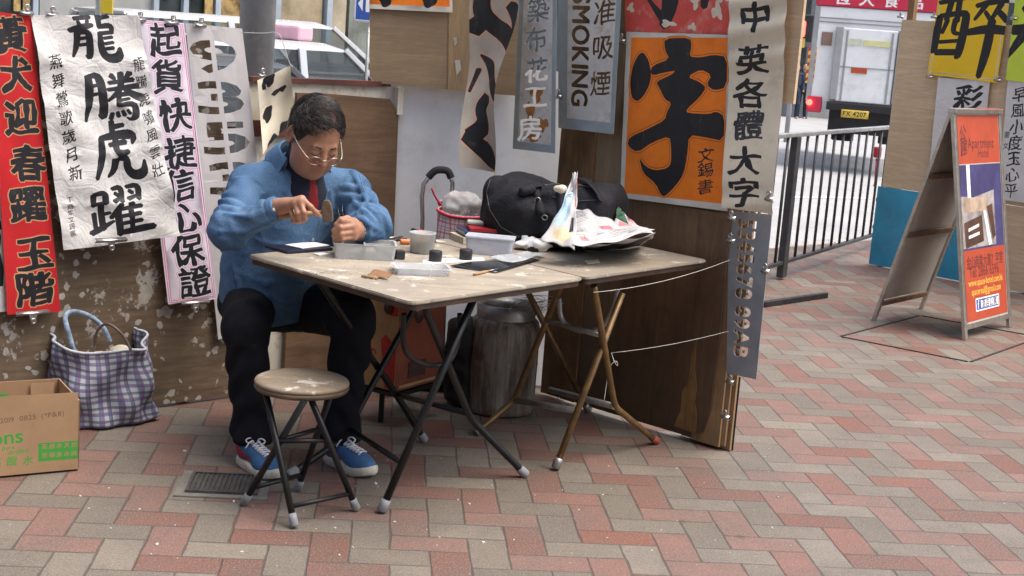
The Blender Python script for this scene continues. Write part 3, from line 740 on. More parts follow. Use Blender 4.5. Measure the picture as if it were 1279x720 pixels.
M_lime = plain('lime_paint', (.56, .70, .06), .55, .06, 3, .1)
M_zinc = plain('stencil_zinc', (.55, .55, .53), .5, .14, 6, .15, metal=.1, dirt=((.30, .16, .06), .55))
M_zincb = plain('stencil_border_grey', (.29, .34, .36), .55, .12, 6, .15, metal=.1)
M_zinc2 = plain('dark_zinc', (.27, .29, .31), .5, .14, 5, .15, metal=.1)
M_rust = plain('rust_stain', (.36, .15, .04), .85, .3, 20, .1)
M_peach = plain('peach_outline', (.68, .36, .24), .8, .1, 30, 0)
def inv_bil(c, x, y):
    tl, tr, br, bl = [np.array(q, float) for q in c]; u = v = .5
    for _ in range(12):
        P = tl*(1-u)*(1-v)+tr*u*(1-v)+br*u*v+bl*(1-u)*v; r = np.array([x, y])-P
        du = (tr-tl)*(1-v)+(br-bl)*v; dv = (bl-tl)*(1-u)+(br-tr)*u
        d = np.linalg.solve(np.c_[du, dv], r); u += d[0]; v += d[1]
    return u, v
class Sheet:
    def __init__(s, pxc, pl, off=.02, offs=None):
        s.px = pxc; s.c3 = [PL(x, y, pl, off if offs is None else offs[i]) for i, (x, y) in enumerate(pxc)]; s.W, s.H = size(s.c3); s.layers = []
        s.wp = (math.dist(pxc[0], pxc[1])+math.dist(pxc[3], pxc[2]))/2; s.hp = (math.dist(pxc[0], pxc[3])+math.dist(pxc[1], pxc[2]))/2
    def at(s, x, y): u, v = inv_bil(s.px, x, y); return u*s.W, v*s.H
    def loops(s, L, x, y, w, h, rot=0.0): cx, cy = s.at(x, y); return place(L, cx, cy, w*s.W/s.wp, h*s.H/s.hp, rot)
    def char(s, ch, x, y, w, h, mat=1, bw=.035, seed=0, rise=.12, contrast=.6, noise=.012, halo=None, rot=0.0, brushy=True):
        L = brush(glyph(ch), bw, contrast, seed, rise, noise) if brushy else [resample(q, .08)-[.5, .38] for q in glyph(ch)]
        L = s.loops(L, x, y, w, h, rot)
        if halo:
            s.layers.append((grow(L, halo[1]), halo[0]))
            if len(halo) > 2: s.layers.append((grow(L, halo[1]-halo[2]), 0))
        s.layers.append((L, mat)); return s
    def strokes(s, S, x, y, w, h, mat=1, halo=None):
        L = s.loops([stroke(q) for q in S], x, y, w, h)
        if halo:
            s.layers.append((grow(L, halo[1]), halo[0]))
            if len(halo) > 2: s.layers.append((grow(L, halo[1]-halo[2]), 0))
        s.layers.append((L, mat)); return s
    def latin(s, txt, x, y, h, mat=1, rot=0.0, wx=1.0, brushy=0.0, gap=.0):
        """a line of Latin text centred on (x, y), cap height h pixels"""
        adv = 0; Ls = []
        for ch in txt:
            if ch == ' ': adv += .3; continue
            g = glyph(ch); lo = min(q[:, 0].min() for q in g); hi = max(q[:, 0].max() for q in g)
            if brushy: g = [resample(q, .08) for q in g]; g = grow([q*[1, -1] for q in g], brushy); g = [q*[1, -1] for q in g]
            for q in g: Ls.append(q-[lo-adv, 0])
            adv += hi-lo+.09+gap
        k = s.H/s.hp*h/.69; cx, cy = s.at(x, y)
        Ls = [q-[adv/2, .345] for q in Ls]
        s.layers.append((place(Ls, cx, cy, k*wx, k, rot), mat)); return s
    def poly(s, pts, mat): s.layers.append(([np.array([s.at(*p) for p in pts])], mat)); return s
    def rect(s, u0, v0, u1, v1, mat): s.layers.append(([rect_loop(u0*s.W, v0*s.H, u1*s.W, v1*s.H)], mat)); return s
    def build(s, name, mats, label, cat, group=None, disp=None, step=.03, solid=0.0, parent=None, kindmap=None, boundary=None, flat=False):
        f = kindmap or bilin(s.c3, disp, s.W, s.H)
        me = sheet_mesh(s.W, s.H, f, s.layers, step, boundary)
        o = obj(name, me, mats, parent)
        if flat: me.polygons.foreach_set('use_smooth', [False]*len(me.polygons))
        if solid:
            md = o.modifiers.new('thickness', 'SOLIDIFY'); md.thickness = solid; md.offset = 0
        if parent is None: tag(o, label, cat, group)
        return o
def oval(cx, cy, rx, ry, n=24, seed=0, wob=.12):
    rs = np.random.RandomState(seed); a = np.linspace(0, 2*math.pi, n, endpoint=False); r = 1+wob*np.sin(a*3+rs.rand()*6)+wob*.6*np.sin(a*5+rs.rand()*6)
    return np.c_[cx+rx*r*np.cos(a), cy+ry*r*np.sin(a)]

# hero characters, drawn stroke by stroke: (x, y, half width), y up, about -0.5..0.5
K_long = [[(-.18,.50,.03),(-.16,.42,.035)],[(-.34,.40,.03),(-.02,.43,.035)],[(-.27,.36,.025),(-.24,.27,.03)],[(-.08,.38,.03),(-.12,.27,.025)],[(-.44,.18,.035),(-.20,.25,.05),(.0,.28,.03)],
  [(-.30,.16,.045),(-.33,-.1,.045),(-.42,-.3,.02)],[(-.30,.14,.03),(-.10,.17,.045),(-.09,-.1,.05),(-.12,-.34,.045),(-.18,-.28,.015)],[(-.27,.03,.025),(-.12,.05,.025)],[(-.28,-.09,.025),(-.12,-.07,.025)],
  [(.14,.48,.045),(.13,.25,.04)],[(.14,.40,.03),(.34,.44,.03)],[(.10,.24,.03),(.38,.28,.045),(.36,.12,.03)],[(.12,.12,.03),(.37,.14,.03)],[(.12,.14,.04),(.10,-.18,.05),(.20,-.36,.06),(.42,-.34,.075),(.46,-.16,.03)],
  [(.18,.03,.025),(.36,.05,.025)],[(.18,-.07,.025),(.36,-.05,.025)],[(.18,-.17,.025),(.34,-.15,.03)]]
K_teng = [[(-.36,.42,.05),(-.38,0,.055),(-.50,-.46,.02)],[(-.36,.40,.03),(-.17,.44,.06),(-.17,0,.055),(-.19,-.42,.06),(-.27,-.34,.015)],[(-.34,.22,.03),(-.2,.24,.025)],[(-.36,.05,.03),(-.2,.08,.025)],
  [(.02,.42,.045),(.08,.34,.03)],[(.36,.46,.045),(.26,.34,.025)],[(-.04,.27,.03),(.40,.32,.04)],[(-.08,.14,.03),(.46,.19,.045)],[(.20,.46,.045),(.16,.14,.05),(-.10,-.08,.02)],[(.20,.16,.03),(.36,.02,.06),(.52,-.06,.07)],
  [(.02,.02,.03),(.28,.05,.04)],[(.10,.04,.035),(.06,-.18,.035)],[(.06,-.08,.025),(.28,-.05,.025)],[(.04,-.17,.03),(.36,-.14,.05),(.34,-.40,.055),(.24,-.47,.03),(.18,-.42,.012)],[(-.04,-.32,.03),(-.08,-.44,.035)],[(.04,-.30,.025),(.05,-.40,.03)],[(.12,-.28,.025),(.15,-.38,.03)],[(.20,-.27,.025),(.24,-.35,.025)]]
K_hu = [[(.0,.50,.05),(-.02,.28,.05)],[(.0,.40,.04),(.24,.43,.03)],[(-.30,.22,.035),(.10,.27,.06),(.42,.26,.07),(.34,.10,.02)],[(-.28,.22,.05),(-.32,-.12,.06),(-.50,-.46,.03)],[(-.14,.10,.03),(.22,.14,.04)],[(.02,.22,.05),(-.02,-.02,.055),(.10,-.06,.05),(.24,-.02,.03)],
  [(-.06,-.16,.06),(-.12,-.34,.05),(-.26,-.44,.02)],[(.0,-.14,.03),(.16,-.12,.06),(.16,-.34,.06),(.30,-.46,.07),(.50,-.42,.075),(.54,-.20,.025)]]
K_yue = [[(-.40,.36,.04),(-.42,.14,.035)],[(-.40,.36,.03),(-.20,.40,.045),(-.22,.18,.04)],[(-.41,.17,.03),(-.22,.19,.03)],[(-.30,.16,.04),(-.31,-.32,.045)],[(-.30,-.04,.03),(-.16,-.01,.025)],[(-.42,.0,.035),(-.43,-.30,.03)],[(-.52,-.38,.04),(-.34,-.30,.045),(-.12,-.18,.02)],
  [(-.08,.44,.03),(.10,.47,.045),(.06,.18,.035)],[(-.04,.36,.03),(.02,.30,.03)],[(-.08,.20,.035),(.06,.26,.025)],[(.18,.45,.03),(.40,.48,.045),(.36,.20,.035)],[(.22,.38,.03),(.28,.32,.03)],[(.18,.22,.035),(.34,.27,.025)],
  [(.04,.14,.04),(-.16,-.12,.03)],[(-.04,.04,.045),(-.05,-.46,.045)],[(.22,.14,.05),(.20,.04,.03)],[(-.02,.04,.03),(.38,.07,.035)],[(-.02,-.10,.03),(.34,-.07,.035)],[(-.02,-.24,.03),(.34,-.21,.035)],[(-.05,-.42,.04),(.30,-.38,.06),(.54,-.36,.05)],[(.18,.04,.04),(.16,-.38,.035)]]
K_zui = [[(-.50,.40,.035),(-.28,.45,.045),(-.06,.49,.03)],[(-.32,.42,.05),(-.36,.14,.045)],[(-.20,.45,.045),(-.20,.12,.045)],[(-.46,.20,.05),(-.50,-.34,.07)],[(-.46,.20,.035),(-.10,.26,.05),(-.06,.20,.065),(-.10,-.36,.065),(-.14,-.42,.03)],[(-.34,.14,.04),(-.40,-.06,.03)],[(-.22,.16,.045),(-.24,-.04,.04),(-.15,-.06,.03)],[(-.42,-.20,.03),(-.14,-.16,.03)],[(-.46,-.36,.05),(-.12,-.33,.05)],
  [(.28,.56,.045),(.32,.46,.04)],[(.06,.36,.035),(.30,.43,.05),(.52,.44,.035)],[(.20,.38,.045),(.06,.16,.025)],[(.20,.28,.03),(.28,.18,.035)],[(.42,.40,.05),(.30,.16,.03)],[(.38,.30,.04),(.54,.16,.05)],[(-.02,-.03,.05),(.28,.04,.07),(.60,.02,.06)],[(.32,.16,.06),(.30,-.3,.075),(.24,-.66,.04)]]

def fat(K, k): return [[(a, b, w*k) for a, b, w in S] for S in K]
K_long, K_teng, K_hu, K_yue = fat(K_long, 1.35), fat(K_teng, 1.3), fat(K_hu, 1.3), fat(K_yue, 1.3)
# -- 1 red banner
sh = Sheet([(-12, 14), (38, 20), (75, 389), (8, 393)], AW, offs=(.02, .02, .03, .03))
for i, (ch, x, y) in enumerate((('黃', 12, 42), ('犬', 19, 90), ('迎', 25, 142), ('春', 34, 199), ('躍', 34, 251), ('玉', 41, 313), ('階', 42, 359))):
    sh.char(ch, x, y, 45, 47, bw=.045, seed=i, contrast=.5, noise=.02, halo=(2, .0042))
sh.build('banner', [M_redcloth, M_ink, M_gold], 'red cloth banner with black outlined brush writing, far left', 'banner', 'banners on the left hoarding', crumple(.012, 1, .5), .03)
# -- sliver of a white banner at the edge of the picture
sh = Sheet([(-70, 175), (-2, 178), (9, 389), (-60, 392)], AW, .012)
sh.char('福', -28, 318, 62, 90, bw=.06, seed=3)
sh.build('banner', [M_paper, M_ink], 'edge of a white paper banner half hidden by the red banner', 'banner', 'banners on the left hoarding', crumple(.01, 2, .5), .04)
# -- 2 white paper banner
sh = Sheet([(38, 19), (171, 19), (223, 294), (78, 312)], AW, offs=(.03, .05, .10, .05))
for K, x, y, w, h in ((K_long, 114, 49, 70, 66), (K_teng, 137, 118, 76, 64), (K_hu, 142, 185, 60, 74), (K_yue, 146, 262, 72, 66)): sh.strokes(K, x, y, w, h)
for i, ch in enumerate('燕舞鶯歌歲月新'): sh.char(ch, 66+i*4.2, 75+i*23, 17, 19, bw=.02, seed=20+i, contrast=.8, noise=.03, rise=.2)
for i, ch in enumerate('龍騰虎嘯風雲壯'): sh.char(ch, 170+i*4.1, 78+i*21.8, 16, 18, bw=.018, seed=40+i, contrast=.8, noise=.03, rise=.2, mat=2)
for i, ch in enumerate('丁酉年文錫書'): sh.char(ch, 85+i*.7, 247+i*8.6, 8, 8, bw=.012, seed=60+i, noise=.03, mat=2)
sh.build('banner', [M_paper, M_ink, M_ink2], 'creased white paper banner with four big black brush characters and small side writing', 'banner', 'banners on the left hoarding', crumple(.035, 5, 1.0, .006, .006), .02)
# -- 3 lilac banner with pink borders
sh = Sheet([(168, 24), (229, 29), (270, 373), (209, 380)], AW, offs=(.022, .02, .03, .03))
for d in (.028, .065): 
    sh.rect(d, d*.16, 1-d, 1-d*.16, 2); sh.rect(d+.014, d*.16+.0022, 1-d-.014, 1-d*.16-.0022, 0)
for i, (ch, x, y) in enumerate((('起', 205, 48), ('貨', 208, 92), ('快', 217, 139), ('捷', 223, 186), ('信', 224, 226), ('心', 230, 268), ('保', 233, 309), ('證', 242, 350))):
    sh.char(ch, x, y, 41, 43, bw=.035, seed=70+i, noise=.022, halo=(2, .0075, .0017))
sh.build('banner', [M_pinkp, M_ink, M_pinkl], 'lilac white banner with pink double borders and one column of brush writing', 'banner', 'banners on the left hoarding', crumple(.008, 9, .5), .03)
# -- 4 milky plastic number stencil (cut through)
sh = Sheet([(231, 29), (302, 36), (343, 402), (272, 424)], AW, offs=(.012, .03, .03, .02))
for i, ch in enumerate('9353026'):
    x, y = 266+i*7.2, 69+i*49; sx = sh.W/sh.wp; L = [resample(q, .06) for q in glyph(ch)]
    lo = np.min([q.min(0) for q in L], 0); hi = np.max([q.max(0) for q in L], 0)
    L = [(q-(lo+hi)/2)/(hi-lo) for q in L]; L = grow([q*[1, -1] for q in L], .055); L = [q*[1, -1] for q in L]
    br = [rect_loop(-.055, -.7, .055, .7), rect_loop(-.7, -.045, -.28, .045)]      # the bridges that keep a stencil together
    sh.layers.append((sh.loops(L, x, y, 54, 36), None)); sh.layers.append((sh.loops(br, x, y, 54, 36), 'keep'))
sh.build('number_stencil', [M_plast], 'milky plastic sheet with cut out stencil digits hanging behind the man', 'stencil', None, crumple(.010, 4, .5), .03, .0015, flat=True)
# -- 5 crumpled cream cloth with black spots
sh = Sheet([(322, 98), (363, 83), (369, 150), (329, 188)], AW, offs=(.03, .10, .12, .03))
for k, (x, y, rx, ry) in enumerate(((337, 98, 8, 8), (346, 115, 8, 3.4), (354, 112, 5, 4), (335, 142, 7, 9), (330, 105, 3, 6), (356, 160, 9, 8), (341, 176, 8, 6))):
    cx, cy = sh.at(x, y); sh.layers.append(([oval(cx, cy, rx*sh.W/sh.wp, ry*sh.H/sh.hp, seed=k)], 1))
sh.build('cloth_scrap', [M_creamc, M_ink], 'crumpled cream cloth with black brush blots hung on the wire behind the man', 'cloth', None, lambda u, v: .03*np.sin(u*5+v*2)+.02*np.cos(v*6)+.05*(u < .18)*(.18-u)/.18, .015)

# -- right wall sheets
BO = .012
sh = Sheet([(462, -30), (565, -33), (566, 16), (462, 11)], KP, .01)
sh.rect(0, 0, .965, .86, 2)
for k, (x, rx) in enumerate(((482, 9), (537, 11))): cx, cy = sh.at(x, 2); sh.layers.append(([oval(cx, cy-.012, rx*sh.W/sh.wp, .035, seed=k)], 1))
sh.build('poster', [M_white_b, M_ink, M_orange], 'bottom edge of an orange poster with a white border high on the khaki board', 'poster', None, crumple(.004, 3), .03)
# curled beige banner
def curl(c3, W, H):
    b = bilin(c3, None, W, H)
    def f(s, t):
        P = b(s, t); v = t/H; u = s/W
        P = P+BW[1]*(.03+.10*np.clip(v-.15, 0, 1)*np.abs(u-.55)**1.2*2+.02*np.sin(v*9+u*3))[:, None]; P = P+BD*(.018*np.sin(v*6.5+.5)*(v > .1)-.10*np.clip(v-.8, 0, 1)*(u < .5))[:, None]
        return P
    return f
sh = Sheet([(592, -30), (649, -34), (632, 221), (603, 208)], BW, .26)
K_b = [[(-.35,1.5,.16),(.1,1.45,.13),(.3,1.52,.10)],[(-.1,1.5,.12),(-.2,1.1,.14),(-.02,.85,.14),(.2,.72,.16),(.42,.5,.09)],[(.25,1.2,.09),(.4,.9,.10),(.42,.55,.09)],[(-.3,.95,.09),(-.25,.75,.12)],[(-.2,.35,.02),(.0,.2,.09),(.2,-.1,.11),(.42,-.3,.12)],[(-.2,.1,.05),(-.3,-.3,.03)],[(.1,-.35,.12),(-.05,-.55,.11),(.05,-.8,.12),(-.2,-1.05,.13)],[(-.25,-1.05,.13),(.0,-1.3,.15),(.15,-1.6,.1)]]
sh.strokes(K_b, 619, 95, 62, 74, halo=(2, .006))
sh.build('banner', [M_canvas2, M_ink, M_peach], 'narrow curling old canvas banner with black strokes beside the metal stencils', 'banner', 'sheets on the right hoarding', kindmap=curl(sh.c3, sh.W, sh.H), step=.02)
# stencil 1
sh = Sheet([(652, -34), (697, -34), (695, 192), (642, 186)], BW, .17)
sh.rect(.12, -.1, .90, .955, 1); 
for k, (x, y, rx, ry) in enumerate(((672, 118, 7, 10), (664, 140, 5, 13), (680, 155, 6, 8), (668, 172, 8, 5))): cx, cy = sh.at(x, y); sh.layers.append(([oval(cx, cy, rx*sh.W/sh.wp, ry*sh.H/sh.hp, seed=k, wob=.25)], 2))
for i, (ch, x, y) in enumerate((('築', 674, 12), ('布', 671, 48), ('花', 672, 87), ('工', 670, 120), ('房', 664, 160))): sh.char(ch, x, y, 30, 32, mat=None, bw=.022, seed=i, rise=.15, noise=.02)
for i, (ch, x, y) in enumerate((('印', 676, -22),)): sh.char(ch, x, y, 30, 32, mat=None, bw=.008)
sh.build('metal_stencil', [M_zincb, M_zinc, M_rust], 'rust stained metal stencil with one column of cut out characters', 'stencil', 'sheets on the right hoarding', crumple(.004, 2), .04, .002, flat=True)
# stencil 2
sh = Sheet([(699, -34), (779, -34), (768, 168), (699, 160)], BW, .075)
sh.rect(.16, -.1, .93, .93, 1)
sh.latin('SMOKING', 727, 64, 27, None, math.pi/2, .80, .034, .045)
for i, (ch, x, y) in enumerate((('不', 760, -28), ('准', 757, 15), ('吸', 755, 58), ('煙', 752, 104))): sh.char(ch, x, y, 27, 33, mat=None, bw=.02, seed=10+i, rise=.15, noise=.015)
sh.build('metal_stencil', [M_zincb, M_zinc], 'wide metal stencil reading SMOKING sideways next to cut out characters', 'stencil', 'sheets on the right hoarding', crumple(.003, 7), .04, .002, flat=True)
# faded red cloth above the orange poster
sh = Sheet([(781, -40), (915, -42), (914, 44), (783, 40)], BW, .012)
sh.strokes([[(-.1,.9,.16),(-.05,.2,.17),(-.2,-.32,.10)],[(-.55,.25,.02),(-.4,.05,.05),(-.22,-.18,.09)],[(.62,.55,.12),(.55,.05,.06)]], 846, 12, 66, 66)
for k, (x, y, rx, ry) in enumerate(((872, 2, 5, 9), (898, 14, 6, 10), (838, 30, 9, 4), (868, 34, 5, 4), (905, -6, 6, 9), (790, 10, 4, 6))): cx, cy = sh.at(x, y); sh.layers.append(([oval(cx, cy, rx*sh.W/sh.wp, ry*sh.H/sh.hp, seed=k+3, wob=.3)], 2))
sh.build('poster', [M_redp, M_ink, M_creamc], 'flaking red painted cloth with black strokes above the orange poster', 'poster', 'sheets on the right hoarding', crumple(.005, 8), .03)
# orange poster with the traced big character
sh = Sheet([(784, 40), (914, 44), (910, 264), (776, 247)], BW, .022)
q = lambda *p: [(760+x/2.571, y/2.571) for x, y in p]
sh.poly(q((78, 121), (388, 122), (372, 655), (56, 620)), 2)
def traced(pts):
    P = np.array([sh.at(*p) for p in q(*pts)]); 
    for _ in range(1):
        Q = []
        for a, b in zip(P, np.roll(P, -1, 0)): Q += [a*.78+b*.22, a*.22+b*.78]
        P = np.array(Q)
    a = np.sum(P[:, 0]*np.roll(P[:, 1], -1)-np.roll(P[:, 0], -1)*P[:, 1]); return P if a < 0 else P[::-1]
zi1 = traced(((188, 124), (272, 122), (276, 150), (268, 182), (300, 185), (345, 176), (385, 182), (384, 280), (345, 290), (322, 272), (338, 240), (305, 222), (262, 246), (300, 262), (322, 280), (300, 312), (258, 352), (262, 362), (330, 366), (352, 356), (378, 372), (375, 452), (320, 440), (268, 432), (262, 500), (250, 560), (222, 600), (190, 632), (178, 628), (160, 590), (118, 555), (104, 505), (128, 535), (160, 548), (200, 540), (212, 520), (210, 470), (205, 436), (150, 455), (98, 490), (66, 466), (72, 440), (130, 415), (190, 385), (196, 360), (212, 330), (190, 318), (172, 282), (160, 262), (210, 240), (226, 226), (190, 232), (150, 242), (142, 230), (150, 210), (205, 190), (190, 160)))
zi2 = traced(((105, 172), (120, 168), (138, 195), (146, 240), (138, 275), (118, 310), (98, 326), (78, 310), (74, 260), (86, 205)))
rim = []
for z in (zi1, zi2): rim.append(z)
sh.layers.append((grow([-(-z) for z in rim], .0085), 1)); sh.layers.append((grow(rim, .0068), 2)); sh.layers.append((rim, 1))
for i, (ch, y) in enumerate((('文', 497), ('錫', 545), ('書', 600))): sh.char(ch, 760+319/2.571, y/2.571, 20, 19, bw=.012, seed=i, rise=.25, noise=.03)
sh.build('poster', [M_white_b, M_ink, M_orange], 'orange poster with one huge black brush character and a white border', 'poster', 'sheets on the right hoarding', crumple(.004, 12), .03)
# cream banner
sh = Sheet([(915, -40), (988, -42), (966, 268), (903, 259)], BW, offs=(.045, .03, .03, .06))
for i, (ch, x, y, w) in enumerate((('中', 945, 20, 40), ('英', 940, 73, 42), ('各', 937, 115, 44), ('體', 935, 155, 40), ('大', 932, 200, 44), ('字', 931, 240, 44))): sh.char(ch, x, y, w, 39, bw=.038, seed=90+i, noise=.022, mat=1 if i != 3 else 2)
sh.build('banner', [M_creamc, M_ink, M_ink2], 'tall cream canvas banner with a column of brush writing right of the orange poster', 'banner', 'sheets on the right hoarding', lambda u, v: .006*np.sin(v*52+u*2)*np.clip(.25+np.sin(v*7), 0, 1)+.01*np.sin(v*9), .015)
# hanging number stencil
sh = Sheet([(912, 264), (966, 268), (946, 474), (909, 466)], BW, .0)
sh.latin('5345678 89AB', 931, 362, 22, None, math.pi/2, .80, .035, .06)
sh.build('metal_stencil', [M_zinc2], 'dark metal stencil with cut out figures clipped to the end of the right hoarding', 'stencil', None, crumple(.004, 5), .04, .002, flat=True)

# -- far right hoarding sheets
sh = Sheet([(1176, -22), (1266, -24), (1246, 104), (1159, 93)], RW_, .02)
sh.rect(.03, .02, .97, .975, 2); sh.rect(.045, .03, .955, .965, 0)
sh.strokes(K_zui, 1212, 38, 84, 86)
sh.build('poster', [M_yellow, M_ink, M_white_b], 'yellow poster with one big black brush character on the far right hoarding', 'poster', 'sheets on the far right hoarding', crumple(.006, 4), .04)
sh = Sheet([(1272, -24), (1350, -24), (1330, 110), (1257, 100)], RW_, .02)
sh.strokes([[(-.3,.3,.08),(.2,.4,.08)],[(-.1,.6,.09),(-.15,.1,.1),(-.5,-.45,.04)],[(-.45,-.02,.08),(.3,.05,.1)],[(.0,-.1,.09),(.4,-.5,.1)]], 1302, 38, 80, 84)
sh.build('poster', [M_lime, M_ink], 'lime green poster with black strokes at the right edge', 'poster', 'sheets on the far right hoarding', crumple(.006, 5), .04)
sh = Sheet([(1173, 97), (1238, 102), (1222, 238), (1160, 228)], RW_, .012)
sh.char('彩', 1211, 122, 36, 34, bw=.035, seed=3, noise=.02); sh.char('色', 1203, 165, 36, 34, bw=.035, seed=4, noise=.02); sh.char('畫', 1196, 206, 36, 34, bw=.035, seed=5)
sh.build('banner', [M_paper, M_ink], 'white paper banner below the yellow poster behind the A-board', 'banner', 'sheets on the far right hoarding', crumple(.012, 6), .04)
sh = Sheet([(1260, 100), (1350, 108), (1340, 262), (1247, 249)], RW_, .012)
for i, ch in enumerate('早風小度玉心平'): sh.char(ch, 1275-i*1.8, 118+i*20, 18, 20, bw=.016, seed=i, noise=.03, rise=.2)
for i, ch in enumerate('香山水金橋樓'): sh.char(ch, 1305-i*1.8, 122+i*21, 18, 20, bw=.016, seed=i+20, noise=.03, rise=.2)
for i, ch in enumerate('書文'): sh.char(ch, 1259-i*1.8, 168+i*14, 8, 9, bw=.012, seed=i+30, noise=.03, rise=.2)
sh.build('banner', [M_paper, M_ink], 'white paper sheet with columns of small brush writing at the right edge', 'banner', 'sheets on the far right hoarding', crumple(.012, 7), .04)
# ================================================================== tables, stools and what stands under them
TZ = .75
M_blk = plain('black_paint_tube', (.008, .008, .009), .42, .3, 12, .1, spec=.35)
M_brz = plain('bronze_tube', (.20, .125, .055), .42, .3, 14, .1, metal=.55)
M_galv = plain('galvanised_tube', (.34, .335, .32), .42, .2, 20, .1, metal=.7)
M_grub = plain('grey_rubber_foot', (.22, .225, .235), .75, .12, 30, .15)
M_rrub = plain('red_rubber_foot', (.28, .06, .045), .7, .2, 30, .1)
def worn_top(name, base):
    t = NT(name); g = t.noise(2.5, 7, .65, vec=t.mapping((1, 9, 1), rot=(0, 0, R(-52))), dist=.6)
    c = t.ramp(g, [(.3, tuple(q*.72 for q in base)), (.55, base), (.75, tuple(min(1, q*1.18) for q in base))])
    c = t.mix(t.ramp(t.noise(2.1, 6, .72), [(.44, 0), (.66, .75)]), c, (.21, .185, .155))
    c = t.mix(t.ramp(t.noise(11, 5, .7), [(.58, 0), (.64, .7)]), c, (.62, .58, .51))
    c = t.mix(t.ramp(t.noise(7, 6, .8), [(.60, 0), (.67, .75)]), c, (.085, .065, .05))
    c = t.mix(t.ramp(t.noise(60, 4, .7), [(.60, 0), (.70, .5)]), c, (.10, .075, .05))
    return t.out(c, t.math('MULTIPLY_ADD', t.noise(5, 4), .35, .42), t.bump(t.noise(70, 4), .15, .002), spec=.35)
M_top = worn_top('worn_table_top', (.36, .31, .24)); M_top2 = worn_top('worn_table_top_brown', (.31, .26, .195))
M_apron = plain('table_edge_brown', (.05, .028, .018), .5, .35, 9, .2)
TF, TLc, TRr = G(515, 378, TZ), G(308, 318, TZ), G(886, 325, TZ)
e2 = unit(TRr-TF); e1_ = unit(TLc-TF); TW = float(np.linalg.norm(TLc-TF)); T1 = .85; TL2 = float((TRr-TF) @ e2)
def tp(s, t, z=TZ): return TF*[1, 1, 0]+e2*s+e1_*t+V(0, 0, z)      # along the long side, inwards, height
def rounded(pts, r, n=4):
    out = []; N = len(pts)
    for i in range(N):
        p, a, b = pts[i], unit(pts[i-1]-pts[i]), unit(pts[(i+1) % N]-pts[i])
        for k in range(n+1):
            u = k/n; out.append(p+a*r*(1-u)**2+b*r*u**2)
    return out
def table_top(par, s0, s1, w, mat, th=.016):
    mb = MB(); P = rounded([tp(s0, 0), tp(s1, 0), tp(s1, w), tp(s0, w)], .035); mb.prism(P, V(0, 0, -th)); bm = mb.done()
    bmesh.ops.bevel(bm, geom=[e for e in bm.edges if abs(e.verts[0].co.z-e.verts[1].co.z) < 1e-4], offset=.003, segments=2, affect='EDGES')
    obj('table_top', bm, mat, par)
    mb = MB(); P = rounded([tp(s0+.008, .008, TZ-th-.001), tp(s1-.008, .008, TZ-th-.001), tp(s1-.008, w-.008, TZ-th-.001), tp(s0+.008, w-.008, TZ-th-.001)], .03); mb.prism(P, V(0, 0, -.017)); obj('edge_frame', mb.done(), M_apron, par)
ta = thing('folding_table', 'square folding table with black crossed tube legs and a pale worn top', 'table', tp(.43, .44, 0))
table_top(ta, 0, T1, TW, M_top, .011)
tb2 = thing('folding_table', 'square folding table with bronze crossed tube legs and a brown worn top', 'table', tp(1.25, .40, 0))
table_top(tb2, T1+.003, TL2, TW-.05, M_top2, .010)
def leg(par, pts, mat, foot, r=.0125, sm=2, name='leg'):
    mb = MB(); P = [np.array(p, float) for p in pts]
    mb.tube(P, r, 12, smooth_pts=sm); l = obj(name, mb.done(), mat, par)
    d = unit(P[0]-P[1]); f = P[0]; mb = MB(); h = .034
    mb.tube([f+d*(-h), f+d*(-h*.5), f+d*.004, f+d*.008], [r*1.22, r*1.3, r*1.38, r*1.05], 12); obj('rubber_foot', mb.done(), foot, l); return l
def foot(x, y, r=.014): return G(x, y, r)
zt_ = TZ-.045
ps = lambda p, q, u: np.array(p, float)+(np.array(q, float)-np.array(p, float))*u
# black legged table
topA1 = G(592, 374, zt_); fA1 = foot(478, 636); leg(ta, [fA1, ps(fA1, topA1, .5), topA1], M_blk, M_grub, sm=0)
topA3 = G(531, 384, zt_); fA3 = foot(656, 592); k3 = AY(588, 523, 4.72)
leg(ta, [fA3, ps(fA3, k3, .78), k3, ps(k3, topA3, .25), topA3], M_blk, M_grub)
topA2 = tp(.72, .62, zt_); fA2 = foot(362, 593)
kA2 = AY(428, 549, 4.78); leg(ta, [fA2, ps(fA2, kA2, .8), kA2, ps(kA2, topA2, .2), topA2], M_blk, M_grub)
topA4 = tp(.12, .62, zt_); fA4 = foot(530, 549); kA4 = AY(500, 500, 5.05); leg(ta, [fA4, ps(fA4, kA4, .75), kA4, ps(kA4, topA4, .2), topA4], M_blk, M_grub)
for a, b in ((ps(fA1, topA1, .22), ps(kA2, topA2, .06)), (ps(k3, topA3, .05), ps(kA4, topA4, .05))):
    mb = MB(); mb.tube([a, b], .010, 10); obj('stretcher', mb.done(), M_blk, ta)
mb = MB(); u0, u1 = G(505, 392, zt_-.03), G(575, 392, zt_-.06); mb.tube([u0, u0+V(.0, .02, -.12), ps(u0, u1, .3)+V(0, .02, -.17), ps(u0, u1, .8)+V(0, .02, -.18), u1+V(0, .02, -.12), u1], .009, 10, smooth_pts=2); obj('lock_loop', mb.done(), M_blk, ta)
